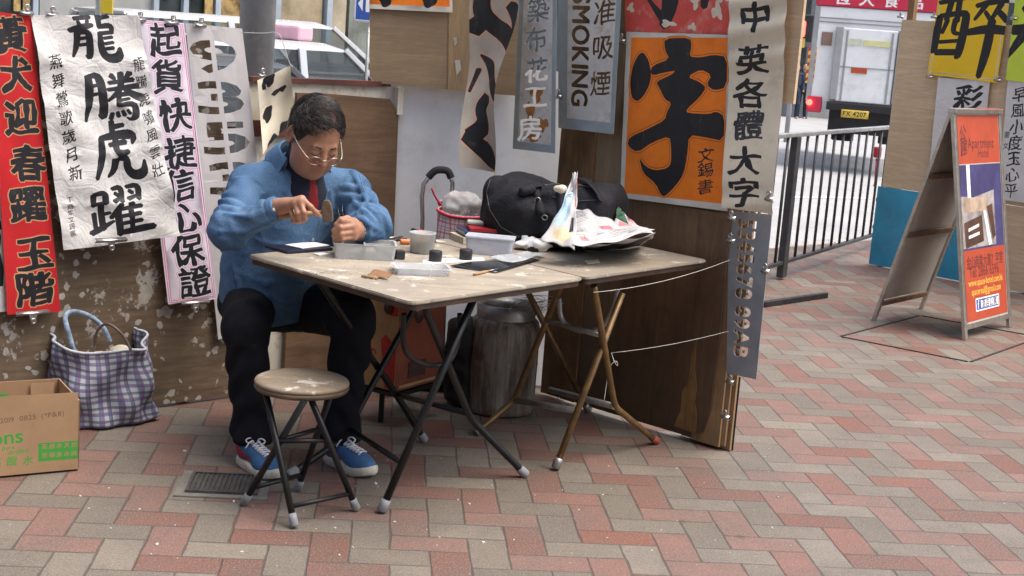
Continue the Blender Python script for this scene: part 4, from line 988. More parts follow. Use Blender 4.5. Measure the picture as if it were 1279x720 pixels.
# bronze legged table
fB1 = foot(695, 583); tB1 = AY(778, 366, 5.02); leg(tb2, [fB1, ps(fB1, tB1, .5), tB1], M_brz, M_galv, .0125, 0)
fB2 = foot(820, 551); kB2 = AY(768, 508, 5.12); tB2 = G(742, 357, zt_); leg(tb2, [fB2, ps(fB2, kB2, .8), kB2, ps(kB2, tB2, .2), tB2], M_brz, M_rrub)
fB3 = foot(596, 540); kB3 = AY(643, 500, 5.40); tB3 = AY(703, 352, 5.25); leg(tb2, [fB3, ps(fB3, kB3, .8), kB3, ps(kB3, tB3, .2), tB3], M_brz, M_galv)
fB4 = foot(735, 512); tB4 = AY(652, 350, 5.5); leg(tb2, [fB4, ps(fB4, tB4, .5), tB4], M_brz, M_galv, .0125, 0)
for a, b in ((kB3, ps(fB1, tB1, .32)), (AY(688, 487, 5.62), kB2)):
    mb = MB(); mb.tube([a, b], .0125, 10); obj('stretcher', mb.done(), M_galv, tb2)
a, b = ps(kB3, tB3, .68), ps(kB2, tB2, .60)
mb = MB(); mb.tube([a, b], .009, 10); obj('stretcher', mb.done(), M_galv, tb2)
mb = MB(); a, b = AY(699, 372, 5.2), AY(772, 362, 5.1); mb.tube([a, ps(a, b, .05)+V(0, 0, -.09), ps(a, b, .35)+V(0, 0, -.14), ps(a, b, .75)+V(0, 0, -.15), ps(a, b, .97)+V(0, 0, -.08), b], .010, 10, smooth_pts=2); obj('lock_loop', mb.done(), M_galv, tb2)
# ---- folding stools
M_seat = worn_top('worn_stool_seat', (.25, .19, .125)); M_rim = plain('stool_rim', (.13, .085, .05), .6, .3, 12, .1)
SZ = .425
sc_ = G(378, 473, SZ); st = thing('folding_stool', 'round wooden folding stool with black tube legs in front of the table', 'stool', sc_*[1, 1, 0])
mb = MB(); mb.lathe(sc_*[1, 1, 0], [(0, SZ+.001), (.09, SZ+.002), (.138, SZ), (.148, SZ-.004), (.151, SZ-.010), (.149, SZ-.016), (0, SZ-.017)], 40); obj('seat', mb.done(), M_seat, st)
mb = MB(); mb.lathe(sc_*[1, 1, 0], [(.146, SZ-.0175), (.150, SZ-.018), (.151, SZ-.026), (.146, SZ-.034), (.134, SZ-.034), (.134, SZ-.0175), (.146, SZ-.0175)], 40); obj('seat_ring', mb.done(), M_rim, st)
zs = SZ-.03
feet = [foot(368, 655), foot(306, 627), foot(445, 634), foot(373, 609)]; tops = [G(332, 489, zs), G(381, 500, zs), G(388, 497, zs), G(415, 489, zs)]
for f_, t_ in zip(feet, tops): leg(st, [f_, ps(f_, t_, .5), t_], M_blk, M_grub, .0105, 0)
for i, j, u in ((0, 2, .13), (1, 3, .14), (0, 2, .62), (1, 3, .62)):
    mb = MB(); mb.tube([ps(feet[i], tops[i], u), ps(feet[j], tops[j], u)], .008, 8); obj('stretcher', mb.done(), M_blk, st)
clone(st, Matrix.Translation(Vector((-.87, 5.16, 0))) @ Matrix.Rotation(R(35), 4, 'Z') @ Matrix.Translation(Vector(-sc_*[1, 1, 0])), 'folding stool the man in the denim shirt sits on', 'folding stools')
st['group'] = 'folding stools'
# ---- under the table: drum, carton on a luggage trolley
def streaky(name):
    t = NT(name); v = t.mapping((9, 9, 1.1)); n = t.noise(2.2, 7, .72, vec=v)
    c = t.ramp(n, [(.30, (.03, .024, .02)), (.45, (.10, .075, .055)), (.58, (.24, .21, .175)), (.75, (.34, .31, .27))])
    c = t.mix(t.ramp(t.noise(6, 5, .7), [(.5, 0), (.65, .8)]), c, (.10, .05, .025))
    return t.out(c, .65, t.bump(n, .4, .004))
M_drum = streaky('streaked_drum_paint')
dc = G(624, 512); td = thing('metal_drum', 'old streaked metal drum standing under the table', 'drum', dc)
mb = MB(); mb.lathe(dc, [(0, .004), (.138, .004), (.146, .012), (.143, .025), (.145, .20), (.147, .21), (.145, .22), (.144, .36), (.138, .385), (.11, .41), (.06, .42), (0, .422)], 40); obj('body', mb.done(), M_drum, td)
mb = MB(); mb.lathe(dc, [(.122, .40), (.125, .455), (.119, .458), (.115, .405), (.122, .40)], 32); obj('collar', mb.done(), M_galv, td)
M_cart = plain('red_brown_carton', (.20, .055, .028), .8, .25, 5, .15); M_cartt = plain('tan_carton', (.42, .25, .115), .8, .2, 5, .15); M_cred = plain('carton_red_print', (.45, .035, .025), .7, .2, 8, 0); M_crd2 = plain('carton_dark_print', (.06, .03, .025), .7, .2, 8, 0)
cz = .15; cA = G(446, 478, cz); cB = G(494, 490, cz); cC = G(572, 474, cz)
tc = thing('carton', 'red and tan fruit carton tucked under the table', 'carton', cB)
up_ = V(0, 0, .355); d1 = cA-cB; d2 = unit(cC-cB); d2 = unit(d2-unit(d1)*(d2 @ unit(d1)))*.30
mb = MB(); mb.prism([cB, cB+d2, cB+d1+d2, cB+d1], up_); bm = mb.done()
obj('body', bm, M_cart, tc)
mb = MB(); nl = -unit(d2); mb.prism([cB+nl*.001+d1*.01+V(0, 0, .003), cB+nl*.001+d1*.99+V(0, 0, .003), cB+nl*.001+d1*.99+up_*.99, cB+nl*.001+d1*.01+up_*.99], nl*.002); obj('side_print', mb.done(), M_cartt, tc)
def onl(u, v, o=.0045): return cB+nl*o+d1*u+up_*v
mb = MB(); mb.prism([onl(.02, .02), onl(.25, .02), onl(.42, .55), onl(.30, .62), onl(.02, .5)], nl*.001); obj('red_swash', mb.done(), M_cred, tc)
mb = MB(); mb.tube([onl(.9, .45), onl(.8, .5), onl(.74, .42), onl(.8, .34), onl(.7, .38), onl(.6, .45), onl(.52, .38)], .0025, 6, smooth_pts=2); obj('script_print', mb.done(), M_cred, tc)
nr = -unit(d1)
def onr(u, v, o=.003): return cB+nr*o+d2*u+up_*v
for k, (u0, v0, u1, v1, m_) in enumerate(((.25, .12, .62, .30, M_crd2), (.06, .03, .94, .06, M_cartt), (.22, .86, .6, .96, M_cartt))):
    mb = MB(); mb.prism([onr(u0, v0), onr(u1, v0), onr(u1, v1), onr(u0, v1)], nr*.001); obj('print_panel', mb.done(), m_, tc)
for cx in (onl(.25, .92), onr(.42, .80)):
    mb = MB(); nn = nl if cx is not None and abs((cx-onl(.25, .92)) @ (cx-onl(.25, .92))) < 1e-9 else nr; mb.lathe(cx, [(0, 0), (.026, 0), (.026, .0015), (0, .0015)], 20, axis=nn); obj('round_mark', mb.done(), M_crd2, tc)
mb = MB(); q0 = onl(.03, .84); mb.prism([q0, onl(.24, .84), onl(.22, 1.0), onl(.0, 1.0)], nl*.0015); obj('red_tab', mb.done(), M_cred, tc)
# luggage trolley: chrome handle above the table, frame and wheels on the ground
M_chr = plain('chrome_tube', (.62, .62, .63), .16, .08, 10, 0, metal=1.0); M_grip = plain('black_foam_grip', (.018, .018, .02), .8, .2, 60, .3)
Yt = 5.83; h0, h1 = AY(529, 287, Yt), AY(559, 285, Yt); t0, t1 = AY(527, 234, Yt), AY(567, 232, Yt); g0, g1 = AY(541, 216, Yt), AY(561, 216, Yt)
tt = thing('luggage_trolley', 'folding luggage trolley with a chrome handle and black grip behind the table', 'trolley', (h0+h1)/2*[1, 1, 0])
b0 = h0*[1, 1, 0]+V(-.01, 0, .09); b1 = h1*[1, 1, 0]+V(.02, 0, .09)
mb = MB(); mb.tube([b0, h0, t0, ps(t0, g0, .85), g0], .0095, 12, smooth_pts=1); mb2 = mb; obj('tube', mb.done(), M_chr, tt)
mb = MB(); mb.tube([b1, h1, t1, ps(t1, g1, .85), g1], .0095, 12, smooth_pts=1); obj('tube', mb.done(), M_chr, tt)
mb = MB(); mb.tube([ps(t0, g0, .6)+V(0, 0, .004), g0+V(.006, 0, .009), ps(g0, g1, .5)+V(0, 0, .013), g1+V(-.002, 0, .008), ps(t1, g1, .5)+V(0, 0, .004)], .0155, 12, smooth_pts=2); obj('grip', mb.done(), M_grip, tt)
mb = MB(); mb.bar(b0+V(-.06, -.01, 0), b1+V(.06, -.01, 0), .02, .03); obj('axle', mb.done(), M_blk, tt)
for k, c in enumerate((b0+V(-.09, 0, 0), b1+V(.09, 0, 0))):
    mb = MB(); c = c*[1, 1, 0]+V(0, 0, .078); mb.lathe(c+V(-.013, 0, 0), [(.03, .002), (.066, 0), (.078, .006), (.078, .02), (.066, .026), (.03, .024), (.03, .002)], 28, axis=(1, 0, 0)); w_ = obj('wheel', mb.done(), M_grip, tt)
    mb = MB()
    for j in range(6):
        a_ = j*math.pi/3; mb.bar(c, c+V(0, math.cos(a_), math.sin(a_))*.06, .006, .008, up=(1, 0, 0))
    obj('spokes', mb.done(), M_galv, w_)
mb = MB(); pc = cB+d1/2+d2/2; mb.prism([cB*[1, 1, 0]+V(0, 0, .128)+q_ for q_ in (-d1*.05, d2*1.05-d1*.05, d2*1.05+d1*1.05, d1*1.05)], V(0, 0, .016)); obj('plate', mb.done(), M_blk, tt)
mb = MB(); mb.bar(pc*[1, 1, 0]+V(0, 0, .116), (b0+b1)/2*[1, 1, 0]+V(0, 0, .10), .03, .02); obj('plate_arm', mb.done(), M_blk, tt)
mb = MB(); q_ = pc*[1, 1, 0]-d2*.35; mb.bar(q_+V(0, 0, .002), q_+V(0, 0, .126), .03, .02); obj('prop', mb.done(), M_blk, tt)
kb_ = G(572, 508)
o = sdf_obj('black_filler', lambda p: d_box(p, (0, 0, .20), (.065, .07, .19), .05)+.016*vnoise(p, 22, 3)+.008*vnoise(p, 55, 5), (-.13, -.13, -.01), (.13, .13, .46), .009, [plain('black_filler_plastic', (.010, .010, .011), .6, .3, 12, .3)], xf=lambda P: P+kb_*[1, 1, 0], iters=0); tag(o, 'black sack added between the carton and the old drum to darken under the table', 'filler')  # black form added to deepen the dark under the table
kb2 = G(512, 498)+V(-.04, .22, 0)
o = sdf_obj('black_filler', lambda p: d_box(p, (0, 0, .055), (.22, .09, .05), .04)+.014*vnoise(p, 20, 7)+.006*vnoise(p, 50, 5), (-.3, -.16, -.01), (.3, .16, .16), .009, [bpy.data.materials['black_filler_plastic']], xf=lambda P: P+kb2*[1, 1, 0], iters=0); tag(o, 'flat black sack added behind the carton and trolley to darken under the table', 'filler')  # second black form, also added to fill the underside with dark
# wire tangle on the drum
M_wire = plain('pale_wire', (.5, .49, .46), .5, .2, 30, 0)
rs = np.random.RandomState(12); mb = MB(); c = dc+V(.10, -.05, .475); P = []
for k in range(70): P.append(c+V(*(rs.normal(size=3)*[.055, .04, .022])))
mb.tube(P, .0012, 5, smooth_pts=2); tag(obj('wire_tangle', mb.done(), M_wire), 'tangle of thin pale wire on top of the old drum', 'wire')
# strings from the table legs to the board
def string(a, b, sag, label, r=.0009):
    mb = MB(); mb.tube([ps(a, b, u)+V(0, 0, -sag*4*u*(1-u)) for u in np.linspace(0, 1, 9)], r, 6); tag(obj('string', mb.done(), M_str), label, 'string')
string(G(742, 362, zt_)+V(0, 0, -.01), PL(912, 325, BW, .035), .02, 'white string tied from the table edge to the board end')
string(AY(764, 441, 5.06), PL(910, 414, BW, .02), .01, 'white string tied from the bronze table leg to the board')
mb = MB(); p = AY(764, 441, 5.06); mb.tube([p, p+V(.012, -.01, -.03), p+V(.03, -.01, -.05), p+V(.02, -.012, -.02), p+V(-.005, -.012, -.05), p+V(-.012, -.01, -.18)], .0013, 6, smooth_pts=2); tag(obj('string', mb.done(), M_str), 'loose knotted white string end on the bronze table leg', 'string')
# ================================================================== things on the table
def clear_plastic(name, col, rough=.3, trans=.55):
    t = NT(name); n = t.noise(14, 5, .7)
    c = t.ramp(n, [(.35, tuple(q*.8 for q in col)), (.65, col)])
    return t.out(c, t.math('MULTIPLY_ADD', n, .3, rough-.1), t.bump(t.noise(50, 3), .1, .001), spec=.5, Transmission_Weight=trans, IOR=1.15)
M_tub = clear_plastic('milky_plastic', (.72, .74, .74)); M_tub2 = clear_plastic('clear_lid_plastic', (.80, .82, .83), .18, .6); M_tubv = clear_plastic('lilac_tub_plastic', (.70, .72, .78), .3, .4)
M_navy = plain('navy_folder', (.012, .014, .03), .4, .3, 12, .1); M_wpap = plain('white_paper', (.74, .74, .73), .8, .05, 20, .1); M_stone = plain('seal_stone', (.50, .47, .41), .5, .25, 60, .1)
M_blkst = plain('black_ink_stone', (.022, .022, .025), .55, .3, 40, .2); M_goo = plain('brown_paste', (.30, .15, .06), .6, .4, 40, .3); M_film = plain('black_plastic_film', (.012, .013, .015), .14, .3, 8, 0, spec=.7)
M_redbk = plain('red_notebook', (.32, .018, .025), .45, .15, 20, .1); M_bluebk = plain('dark_blue_cover', (.02, .035, .10), .5, .15, 20, .1); M_page = plain('page_edges', (.52, .46, .35), .9, .15, 80, .3)
M_mint = plain('pale_green_case', (.55, .63, .55), .35, .08, 20, 0); M_orng = plain('orange_cap', (.70, .22, .08), .5, .1, 30, 0); M_redg = plain('red_grip', (.45, .02, .03), .4, .12, 30, .1); M_tool = plain('tool_steel', (.30, .29, .28), .35, .2, 30, .1, metal=.9)
M_wood = plywood('tool_wood', (.34, .20, .09), .6, 'x', .35)
def T(x, y, z=TZ): return G(x, y, z)
axx = unit(T(500, 322)-T(420, 318))
def open_box(par, c, sx, sy, h, ax, th, mat, name, taper=.9, rim=0.0):
    ax = unit(ax); ay = unit(np.cross(V(0, 0, 1), ax)); mb = MB()
    def ring(w, d, z, r=.014): return rounded([c+ax*w/2*i+ay*d/2*j+V(0, 0, z) for i, j in ((-1, -1), (1, -1), (1, 1), (-1, 1))], r, 4)
    prof = [(sx*taper, sy*taper, .0005), (sx, sy, h), (sx+rim, sy+rim, h), (sx+rim, sy+rim, h-.004)] if rim else [(sx*taper, sy*taper, .0005), (sx, sy, h)]
    rings = [ring(*p) for p in prof[:2]]+[ring(sx+rim, sy+rim, h+.0004), ring(sx-2*th, sy-2*th, h+.0004), ring((sx*taper)-2*th, sy*taper-2*th, th)]
    n = len(rings[0]); vs = [q for r_ in rings for q in r_]
    fs = [(k*n+i, k*n+(i+1) % n, (k+1)*n+(i+1) % n, (k+1)*n+i) for k in range(len(rings)-1) for i in range(n)]+[tuple(range(n))[::-1], tuple((len(rings)-1)*n+i for i in range(n))]
    mb.raw(vs, fs); return obj(name, mb.done(), mat, par, smooth=40)
# compartment box of seal stones
c = T(455, 321); tx = thing('compartment_box', 'milky plastic box with compartments of seal stones on the table before the man', 'box', c)
open_box(tx, c, .215, .135, .052, axx, .004, M_tub, 'tray', .95, .006)
ay_ = unit(np.cross(V(0, 0, 1), axx)); mb = MB(); mb.box(c+V(0, 0, .026), .006, .125, .044, axx); obj('divider', mb.done(), M_tub, tx)
mb = MB(); mb.box(c+axx*.053+V(0, 0, .026), .098, .006, .044, axx); obj('divider', mb.done(), M_tub, tx)
rs = np.random.RandomState(4); mb = MB()
for k in range(60):
    a = rs.rand()*3; mb.box(c+axx*rs.uniform(-.088, .088)+ay_*rs.uniform(-.045, .045)+V(0, 0, rs.uniform(.012, .034)), rs.uniform(.012, .026), .011, .011, ax=(math.cos(a), math.sin(a), rs.uniform(-.3, .3)), bev=.002)
o = tag(obj('seal_stones', mb.done(), M_stone), 'small pale seal stones lying in the compartment box', 'stones', kind='stuff')
# folder with paper
c = T(374, 312); tfo = thing('folder', 'dark folder with a white sheet on it at the left end of the table', 'folder', c); d_ = unit(T(408, 311)-T(342, 316))
mb = MB(); mb.box(c+V(0, 0, .006), .20, .13, .010, d_, bev=.002); obj('cover', mb.done(), M_navy, tfo)
mb = MB(); mb.box(c+d_*.035+V(0, 0, .014), .135, .085, .003, unit(d_+V(0, .22, 0))); obj('sheet', mb.done(), M_wpap, tfo)
mb = MB(); c = T(402, 319); mb.box(c+V(0, 0, .003), .045, .03, .005, d_); tag(obj('paper_slip', mb.done(), M_wpap), 'small white slip beside the compartment box', 'paper')
# small blocks and cylinders
mb = MB(); c = T(499, 324); mb.box(c+V(0, 0, .0165), .034, .030, .032, unit(axx+V(0, .3, 0)), bev=.003); tag(obj('ink_block', mb.done(), M_blkst), 'small square black block beside the compartment box', 'block')
for x, y, lab in ((544, 327, 'short black cylinder behind the clear lid'), (582, 325, 'short black cylinder in front of the lilac white tub')):
    c = T(x, y); mb = MB(); mb.lathe(c, [(0, .0005), (.021, .0005), (.023, .003), (.023, .036), (.021, .039), (.010, .0385), (0, .039)], 24); tag(obj('black_cylinder', mb.done(), M_blkst), lab, 'cylinder', 'short black cylinders')
# round tub of paste
c = T(527, 316); tt2 = thing('round_tub', 'round milky tub with brown paste in the middle of the table', 'tub', c)
mb = MB(); mb.lathe(c, [(0, .001), (.039, .001), (.042, .006), (.046, .070), (.049, .071), (.049, .075), (.044, .075), (.040, .006), (0, .005)], 32); obj('wall', mb.done(), M_tub, tt2)
mb = MB(); mb.lathe(c, [(0, .006), (.0385, .0065), (.0415, .042), (.03, .046), (.012, .043), (0, .045)], 24); obj('paste', mb.done(), M_goo, tt2)
# clear lid lying upside down
c = T(526, 341); tli = open_box(None, c, .185, .115, .022, unit(axx+V(.1, .10, 0)), .0035, M_tub2, 'food_container', .9, .01); tag(tli, 'clear plastic lid lying upside down at the front edge', 'lid')
# lilac white tub
c = T(612, 317); tla = thing('plastic_tub', 'lilac white rectangular lidded tub beside the red notebook', 'tub', c)
d_ = unit(T(640, 320)-T(585, 315)); open_box(tla, c, .175, .095, .058, d_, .003, M_tubv, 'wall', .93)
mb = MB(); mb.prism(rounded([c+d_*.09*i+unit(np.cross(V(0, 0, 1), d_))*.051*j+V(0, 0, .060) for i, j in ((-1, -1), (1, -1), (1, 1), (-1, 1))], .014), V(0, 0, .006)); obj('lid', mb.done(), M_tubv, tla)
# books
def book(c, w, d, h, ax, cov, label):
    t_ = thing('book', label, 'book', c, 'books stacked behind the tub'); ax = unit(ax); ay = unit(np.cross(V(0, 0, 1), ax)); mb = MB()
    mb.box(c+V(0, 0, .0022), w, d, .0034, ax, bev=.001); obj('cover', mb.done(), cov, t_)
    mb = MB(); mb.box(c+V(0, 0, h-.0022), w, d, .0034, ax, bev=.001); obj('cover', mb.done(), cov, t_)
    mb = MB(); mb.box(c-ay*d/2+ay*.0015+V(0, 0, h/2), w, .003, h-.008, ax); obj('spine', mb.done(), cov, t_)
    mb = MB(); mb.box(c+ay*.001+V(0, 0, h/2), w*.96, d*.95, h-.0085, ax); obj('pages', mb.done(), M_page, t_)
c = T(600, 302); b_ = unit(V(.9, .42, 0))
book(c, .20, .145, .026, b_, M_page, 'thick cream book at the bottom of the stack behind the tub')
book(c+V(.01, .0, .0265), .185, .14, .022, unit(V(.95, .3, 0)), M_bluebk, 'dark blue book in the middle of the stack')
book(c+V(.05, -.01, .049), .20, .135, .014, unit(V(.93, .16, 0)), M_redbk, 'red notebook on top of the book stack')
mb = MB(); mb.box(c+V(.02, .02, .0715), .15, .05, .015, unit(V(.97, .08, 0)), bev=.005); tag(obj('case', mb.done(), M_mint), 'pale green flat case lying on the red notebook', 'case')
# stub brush, orange cap, pens, pliers
c = T(654, 304); mb = MB(); mb.lathe(c, [(0, .0005), (.014, .0005), (.020, .006), (.021, .045), (.018, .056), (.010, .060), (0, .060)], 24); tag(obj('stopper', mb.done(), plain('grey_green_stone', (.16, .165, .14), .4, .35, 40, .2)), 'grey green stone stopper standing right of the books', 'stopper')
c = T(507, 306); mb = MB(); mb.lathe(c+V(-.02, 0, .011), [(0, 0), (.009, 0), (.010, .004), (.010, .034), (.007, .040), (0, .040)], 16, axis=(.95, .3, 0)); tag(obj('cap', mb.done(), M_orng), 'small orange cap lying left of the round tub', 'cap')
for k, (p, q, m_, lab) in enumerate(((T(481, 304), T(508, 300), M_blkst, 'black pen lying behind the compartment box'), (T(476, 301), T(504, 297.5), M_tool, 'steel graver lying behind the black pen'))):
    mb = MB(); mb.tube([p+V(0, 0, .006), ps(p, q, .8)+V(0, 0, .006), q+V(0, 0, .006)], [.0045, .005, .002], 10); tag(obj(('pen', 'graver')[k], mb.done(), m_), lab, ('pen', 'tool')[k])
p, q = T(517, 293, TZ+.055), T(536, 298, TZ+.035); tpl = thing('pliers', 'red and black handled pliers leaning behind the round tub', 'pliers', T(530, 304))
jaw = T(545, 306)+V(0, 0, .008); piv = ps(q, jaw, .5)
for dx, nm in ((V(0, 0, .010), 'handle'), (V(.008, .02, -.006), 'handle')):
    mb = MB(); mb.tube([p+dx, ps(p, q, .5)+dx*1.5, q+dx*.6], [.010, .012, .009], 12, smooth_pts=1); obj(nm, mb.done(), M_redg, tpl)
    mb = MB(); mb.tube([p+dx-unit(q-p)*.006, p+dx+unit(q-p)*.018], .0125, 12); obj('grip_end', mb.done(), M_grip, tpl)
mb = MB(); mb.tube([q, piv, jaw], [.008, .012, .004], 10); obj('jaws', mb.done(), M_tool, tpl)
# films and papers
def flat(name, pts, mat, label, cat, z=.002, th=.0012, wav=.004):
    P = [T(x, y) for x, y in pts]; mb = MB()
    mb.grid(lambda u, v: (P[0]*(1-u)*(1-v)+P[1]*u*(1-v)+P[2]*u*v+P[3]*(1-u)*v)+V(0, 0, z+wav*(1+math.sin(7*u+3*v)*math.cos(5*v+2*u))*.5), 14, 10); o = obj(name, mb.done(False), mat); md = o.modifiers.new('thickness', 'SOLIDIFY'); md.thickness = th
    return tag(o, label, cat)
flat('plastic_film', [(562, 334), (640, 322), (676, 326), (620, 342)], M_film, 'glossy black plastic film lying at the front of the table', 'film', wav=.006)
flat('paper_strip', [(528, 325), (604, 322), (606, 326), (528, 331)], M_wpap, 'narrow white paper strip under the short black cylinders', 'paper', z=.0015, wav=.001)
flat('clear_sleeve', [(610, 326), (660, 318), (684, 322), (640, 333)], M_tub2, 'clear plastic sleeve lying over the black film', 'sleeve', z=.011, wav=.006)
flat('red_scrap', [(694, 304), (706, 302), (708, 306), (696, 309)], M_redg, 'red paper scrap beside the newspaper', 'scrap', wav=.003)
flat('paper_scrap', [(730, 327), (748, 325), (750, 329), (734, 331)], M_page, 'cream paper scrap stuck near the front edge of the brown table', 'scrap', wav=.001)
# crumpled black and white carrier bag
c = T(668, 313)
sdf_obj('carrier_bag', lambda p: d_ell(p, (0, 0, .022), (.075, .05, .026))+.012*vnoise(p, 90, 3)+.006*vnoise(p, 190, 4), (-.11, -.09, -.005), (.11, .09, .08), .004, [plain('black_carrier', (.02, .02, .022), .35, .3, 20, 0), M_wpap], xf=lambda P: P*[1, 1, 1]+c, matf=lambda C: (vnoise(C, 40, 9)+C[:, 2]*8 > .45).astype(int), iters=0)
tag(bpy.data.objects['carrier_bag'], 'crumpled black and white carrier bag between the books and the newspaper', 'bag')
# plastic bag and tartan bag on the luggage trolley
def plaid(name, base, bars, scale=1.0, rough=.45):
    """woven check: bars = [(period, offset, width, colour)] along both directions of the sheet's UV"""
    t = NT(name); uv = t.n.new('ShaderNodeUVMap'); s = t.n.new('ShaderNodeSeparateXYZ'); t.link(uv.outputs[0], s.inputs[0]); c = None
    cc = base
    for ax in (0, 1):
        for per, off, w, col in bars:
            f = t.math('FLOORED_MODULO', t.math('ADD', s.outputs[ax], off), per); mk = t.math('LESS_THAN', f, w); cc = t.mix(t.math('MULTIPLY', mk, .68), cc, col)
    cc = t.mix(t.ramp(t.noise(6, 4, .6), [(.4, 0), (.8, .35)]), cc, (.12, .12, .14))
    return t.out(cc, rough, t.bump(t.noise(300, 2), .15, .001), spec=.45)
M_tartan = plaid('blue_check_weave', (.37, .39, .42), [(.060, 0, .016, (.015, .05, .17)), (.060, .022, .003, (.36, .04, .05)), (.060, .031, .012, (.012, .03, .09)), (.060, .050, .003, (.36, .05, .06))])
M_tartr = plaid('red_check_weave', (.62, .56, .57), [(.05, 0, .009, (.42, .06, .10)), (.05, .020, .004, (.12, .12, .2)), (.05, .032, .004, (.45, .12, .16))])
M_bagtrim = plain('bag_trim_grey', (.40, .43, .48), .6, .15, 30, .2); M_strap = plain('blue_white_strap', (.30, .40, .52), .6, .5, 25, .2); M_thinst = plain('brown_cord', (.12, .085, .075), .6, .3, 30, .2)
def uv_grid(mb_bm, name='UVMap'): pass
def plaid_shell(name, f, W, H, nu, nv, mat, parent, wrap=True):
    me = bpy.data.meshes.new(name); P = []; uvs = []
    for j in range(nv+1):
        for i in range(nu+1): P.append(f(i/nu, j/nv)); uvs.append((i/nu*W, j/nv*H))
    F = [(j*(nu+1)+i, j*(nu+1)+i+1, (j+1)*(nu+1)+i+1, (j+1)*(nu+1)+i) for j in range(nv) for i in range(nu)]
    me.from_pydata([tuple(map(float, p)) for p in P], [], F); ul = me.uv_layers.new(name='UVMap')
    for l in me.loops: ul.data[l.index].uv = uvs[l.vertex_index]
    me.polygons.foreach_set('use_smooth', [True]*len(F)); me.update()
    o = obj(name, me, mat, parent); md = o.modifiers.new('thickness', 'SOLIDIFY'); md.thickness = .003; return o
# blue checked shopping bag leaning on the hoarding
bl_, br_ = G(76, 541), G(199, 529); bx = unit(br_-bl_); by = unit(np.cross(V(0, 0, 1), bx)); bw_ = float(np.linalg.norm(br_-bl_)); bc = (bl_+br_)/2+by*.085
tbag = thing('shopping_bag', 'blue checked woven shopping bag standing against the splattered hoarding', 'bag', bc)
def bagf(u, v):
    a = 2*math.pi*u+.9; v2 = v; hh = .325+.040*math.sin(a)-.012*math.cos(a)
    cx, cy = math.cos(a), math.sin(a); sq = (abs(cx)**4+abs(cy)**4)**-.25
    wob = .010*math.sin(9*u*6.28+7*v)*math.sin(3*v+1)+.012*math.sin(5*u*6.28-9*v+2)
    wx = (bw_/2*(1.0-.06*v2)+wob)*min(1, .86+3*v); wy = (.10*(1+.12*v2)+wob*.8)*min(1, .9+3*v)
    return bc+bx*cx*sq*wx+by*(cy*sq*wy+.03*v2)-bx*.02*v2+V(0, 0, .004+hh*v2+.008*math.sin(u*31)*v2)
plaid_shell('body', bagf, .95, .36, 120, 40, M_tartan, tbag)
mb = MB(); mb.tube([bagf(k/80, 1.0) for k in range(80)], .0055, 8, closed=True); obj('rim', mb.done(), M_bagtrim, tbag)
mb = MB(); mb.prism([bagf(k/40, .012) for k in range(40)], V(0, 0, .004)); obj('base', mb.done(), M_tartan, tbag)
def strap(name, ua, ub, h, lean, w, mat):
    A, B = bagf(ua, .93), bagf(ub, .93); pts = [A, ps(A, B, .04)+V(0, 0, .5*h)+lean*.4, ps(A, B, .22)+V(0, 0, .92*h)+lean*.9, ps(A, B, .5)+V(0, 0, 1.0*h)+lean, ps(A, B, .78)+V(0, 0, .86*h)+lean*.9, ps(A, B, .97)+V(0, 0, .45*h)+lean*.4, B]
    P = pts
    for _ in range(2): P = [P[0]]+[q for a, b in zip(P, P[1:]) for q in (a*.75+b*.25, a*.25+b*.75)]+[P[-1]]
    mb = MB(); n = len(P); vs = []; sd = by*.25+bx*.1
    for i, p in enumerate(P):
        t_ = unit(P[min(i+1, n-1)]-P[max(i-1, 0)]); s_ = unit(np.cross(t_, by)); vs += [p-s_*w/2, p+s_*w/2]
    mb.raw(vs, [(2*i, 2*i+1, 2*i+3, 2*i+2) for i in range(n-1)], 0, True); o = obj(name, mb.done(False), mat, tbag); md = o.modifiers.new('thickness', 'SOLIDIFY'); md.thickness = .003; md.offset = 0
def strap_px(name, pts, w, mat):
    mb = MB(); P = [PL(x, y, AW, -Y) if Y < 0 else AY(x, y, Y) for x, y, Y in pts]
    for _ in range(2): P = [P[0]]+[q for a, b in zip(P, P[1:]) for q in (a*.75+b*.25, a*.25+b*.75)]+[P[-1]]
    vs = []; n = len(P)
    for i, p in enumerate(P):
        t_ = unit(P[min(i+1, n-1)]-P[max(i-1, 0)]); s_ = unit(np.cross(t_, by)); vs += [p-s_*w/2, p+s_*w/2]
    mb.raw(vs, [(2*i, 2*i+1, 2*i+3, 2*i+2) for i in range(n-1)], 0, True); o = obj(name, mb.done(False), mat, tbag); md = o.modifiers.new('thickness', 'SOLIDIFY'); md.thickness = .003; md.offset = 0
yb = bc[1]+.08; yf = bc[1]-.09
strap_px('strap', [(93, 440, -.05), (86, 415, -.04), (80, 394, -.03), (92, 388, -.03), (112, 394, -.03), (130, 408, -.04), (138, 428, -.05)], .018, M_strap)
strap_px('strap', [(117, 456, yf), (118, 430, yf), (122, 411, yf), (134, 403, yf), (148, 412, yf), (158, 424, yf), (164, 438, yf)], .010, M_thinst)
for k, (x, y, r_) in enumerate(((122, 450, .045), (148, 441, .04), (100, 455, .045))):
    cc = AY(x, y, bc[1]-.01); rr_ = r_
    o = sdf_obj('bundle', lambda p: d_ell(p, (0, 0, 0), (rr_, rr_*.9, rr_*.8))+.010*vnoise(p, 60, k)+.004*vnoise(p, 130, k), (-.08,)*3, (.08,)*3, .006, [plain('cream_bundle', (.50, .44, .35), .8, .15, 20, .2)], xf=lambda P: P+cc, iters=0)
    tag(o, ('cream cloth bundle in the middle of the checked bag', 'small pale bundle against the right rim inside the checked bag', 'cream bundle at the left inside the checked bag')[k], 'bundle', 'bundles in the checked bag')
